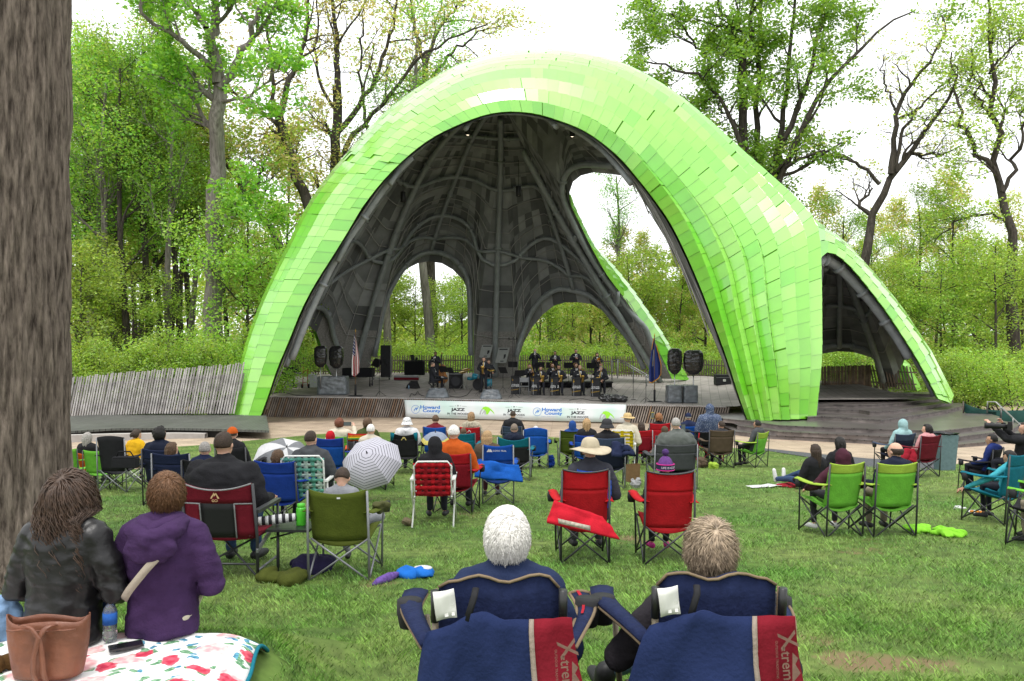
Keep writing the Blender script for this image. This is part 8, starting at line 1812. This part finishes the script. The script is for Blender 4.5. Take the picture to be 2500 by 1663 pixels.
# left corner: table with a crew member
p = FL(705, 945); t = thing('folding_table', 'white topped folding table with black gear at the far left of the stage', 'table', p); b = MB(); b.box((0, .3, .72), (1.0, .6, .035)); b.build('table_top', mat('table_white', (.55, .55, .54), .5), t); b = MB(); b.tube([(-.4, .1, 0), (.4, .1, .7)], .014, n=5); b.tube([(.4, .1, 0), (-.4, .1, .7)], .014, n=5); b.build('legs', FR_dark, t)
t = thing('mixing_desk', 'black mixer boxes on the white topped table', 'mixer', (p.x, p.y+.3, p.z+.74)); b = MB(); b.box((0, 0, .10), (.8, .4, .2)); b.box((-.05, .05, .28), (.6, .3, .16)); b.build('case', BLK, t)
loc, h = onstage(697, 887, 41.2); person('crew member in black seated in profile behind the mixer table', loc, -1.3, hs=.45, crown=1.30, top=SUIT, legs=SUIT, hair='auburn', style='wavy', group='band members on the stage', nod=.3)
p = FL(745, 948); t = thing('hand_truck', 'red two wheeled hand truck on the left of the stage', 'hand truck', p); rdm = mat('truck_red', (.38, .02, .02), .4); b = MB()
for q in (-.12, .12): b.tube([(q, 0, .1), (q, .06, 1.1)], .018, n=6)
for z in (.3, .6, .9): b.tube([(-.12, .03, z), (.12, .03, z)], .012, n=5)
b.build('frame', rdm, t); b = MB(); b.tube([(-.12, .06, 1.1), (-.30, .2, 1.16)], .018, n=6); b.build('handle', BLK, t); b = MB(); b.lathe([(.001, -.03), (.11, -.03), (.11, .03), (.001, .03)], c=(-.17, .06, .11), n=14, M=Matrix.Rotation(R(90), 3, 'Y')); b.build('wheel', BLK, t); b = MB(); b.lathe([(.001, -.03), (.11, -.03), (.11, .03), (.001, .03)], c=(.17, .06, .11), n=14, M=Matrix.Rotation(R(90), 3, 'Y')); b.build('wheel', BLK, t)
for k, (a, b_, c) in enumerate(((752, 770, (914, 932)), (756, 776, (930, 946)))): crate('storage_tub', ['upper pale plastic tub stacked behind the hand truck', 'lower pale plastic tub stacked behind the hand truck'][k], 'tub', a, b_, c[0], c[1], .4, mat('tub_white', (.42, .43, .44), .5), Y=40.5)
for lab, px, pb, pt, base in (('black microphone stand with a tripod foot left of the centre', 926, 968, 882, 0), ('straight microphone stand with a round base left of the navy flag', 1546, 976, 885, 1), ('tripod microphone stand beside the navy flag', 1577, 984, 921, 0), ('tripod microphone stand right of the band stands', 1494, 958, 912, 0), ('tall microphone stand with twin mics in front of the leg posters', 1252, 972, 826, 0), ('microphone stand before the soloist', 1171, 966, 893, 0)):
    p = FL(px, pb); H = (pb-pt)/F*p.y; t = thing('microphone_stand', lab, 'microphone stand', p, 0, 'microphone stands'); b = MB(); b.tube([(0, 0, .05), (0, 0, H*.6), (0, 0, H)], .011, n=6); b.build('pole', BLK, t)
    if base: b = MB(); b.lathe([(.001, .03), (.10, .028), (.125, .012), (.125, 0), (.001, 0)], n=18); b.build('round_base', BLK, t)
    else:
        for a in (.2, 2.3, 4.4): b = MB(); b.tube([(0, 0, .25), (.32*math.cos(a), .32*math.sin(a), .01)], .009, n=5); b.build('leg', BLK, t)
    b = MB(); b.tube([(0, 0, H), (.02, -.10, H+.03)], [.014, .024], n=8)
    if px == 1252: b.tube([(-.18, 0, H-.05), (.18, 0, H-.05)], .01, n=5); b.ell((-.18, 0, H-.02), (.03, .03, .06)); b.ell((.18, 0, H-.02), (.03, .03, .06))
    b.build('microphone', BLK, t)
p = FL(1497, 983); t = thing('bag', 'crumpled black plastic bag lying at the front of the stage', 'bag', (p.x, p.y+.3, p.z)); b = MB()
for k in range(7): b.ell((-.4+.14*k, .05*math.sin(k*2), .16+.04*math.cos(k*1.7)), (.2, .24, .17+.03*math.sin(k)))
soft('body', b, TRASH, t, .03, .07, fs=6, sm=1)
for lab, px, py, tp in (('left grey poster with a dark figure on the back leg panel', 1184, 857, (1173, 1200, 842, 873)), ('right grey poster with a dark figure on the back leg panel', 1226, 868, (1213, 1240, 849, 886))):
    Y = 47.6; t = thing('poster', lab, 'poster', P(px, py, Y), 0, 'posters on the back leg'); x0, x1, y0, y1 = tp; sk = 8
    q = lambda f, g_, o=0.0: P(lerp(x0, x1, f)+sk*(.5-g_), lerp(y0, y1, g_), Y-o)
    b = MB(); b.add([q(0, 0), q(1, 0), q(1, 1), q(0, 1), q(0, 0, -.03), q(1, 0, -.03), q(1, 1, -.03), q(0, 1, -.03)], [(0, 3, 2, 1), (4, 5, 6, 7), (0, 1, 5, 4), (1, 2, 6, 5), (2, 3, 7, 6), (3, 0, 4, 7)]); wpart(b, 'board', mat('poster_grey', (.30, .31, .30), .7, .1, 5), t)
    b = MB(); b.add([q(.12, .07, .01), q(.86, .07, .01), q(.86, .15, .01), q(.12, .15, .01)], [(0, 1, 2, 3)]); b.add([q(.62, .45, .01), q(.8, .42, .01), q(.84, .58, .01), q(.74, .74, .01), q(.66, .72, .01)], [(0, 1, 2, 3, 4)]); b.add([q(.42, .86, .01), q(.72, .86, .01), q(.72, .92, .01), q(.42, .92, .01)], [(0, 1, 2, 3)]); wpart(b, 'print', blk_, t, fix=False)
for k, pl in enumerate((((1000, 970), (1005, 960), (1013, 968), (1020, 955), (1024, 966), (1036, 968)), ((1098, 968), (1120, 972), (1140, 966), (1153, 950)), ((660, 962), (690, 958), (720, 966), (760, 968)), ((1390, 978), (1420, 974), (1450, 980), (1475, 978)))):
    pts = [FL(x, y)+Vector((0, 0, .02)) for x, y in pl]; t = thing('cable', ['looped black cable left of the wrapped monitor', 'black cable running from the wrapped monitor to the drums', 'black cable by the white topped table', 'black cable at the stage edge by the crumpled bag'][k], 'cable', pts[0]); b = MB(); b.tube(smoothpts(resample(pts, 20), 2), .014, n=5); wpart(b, 'cord', BLK, t)
fuse_all()
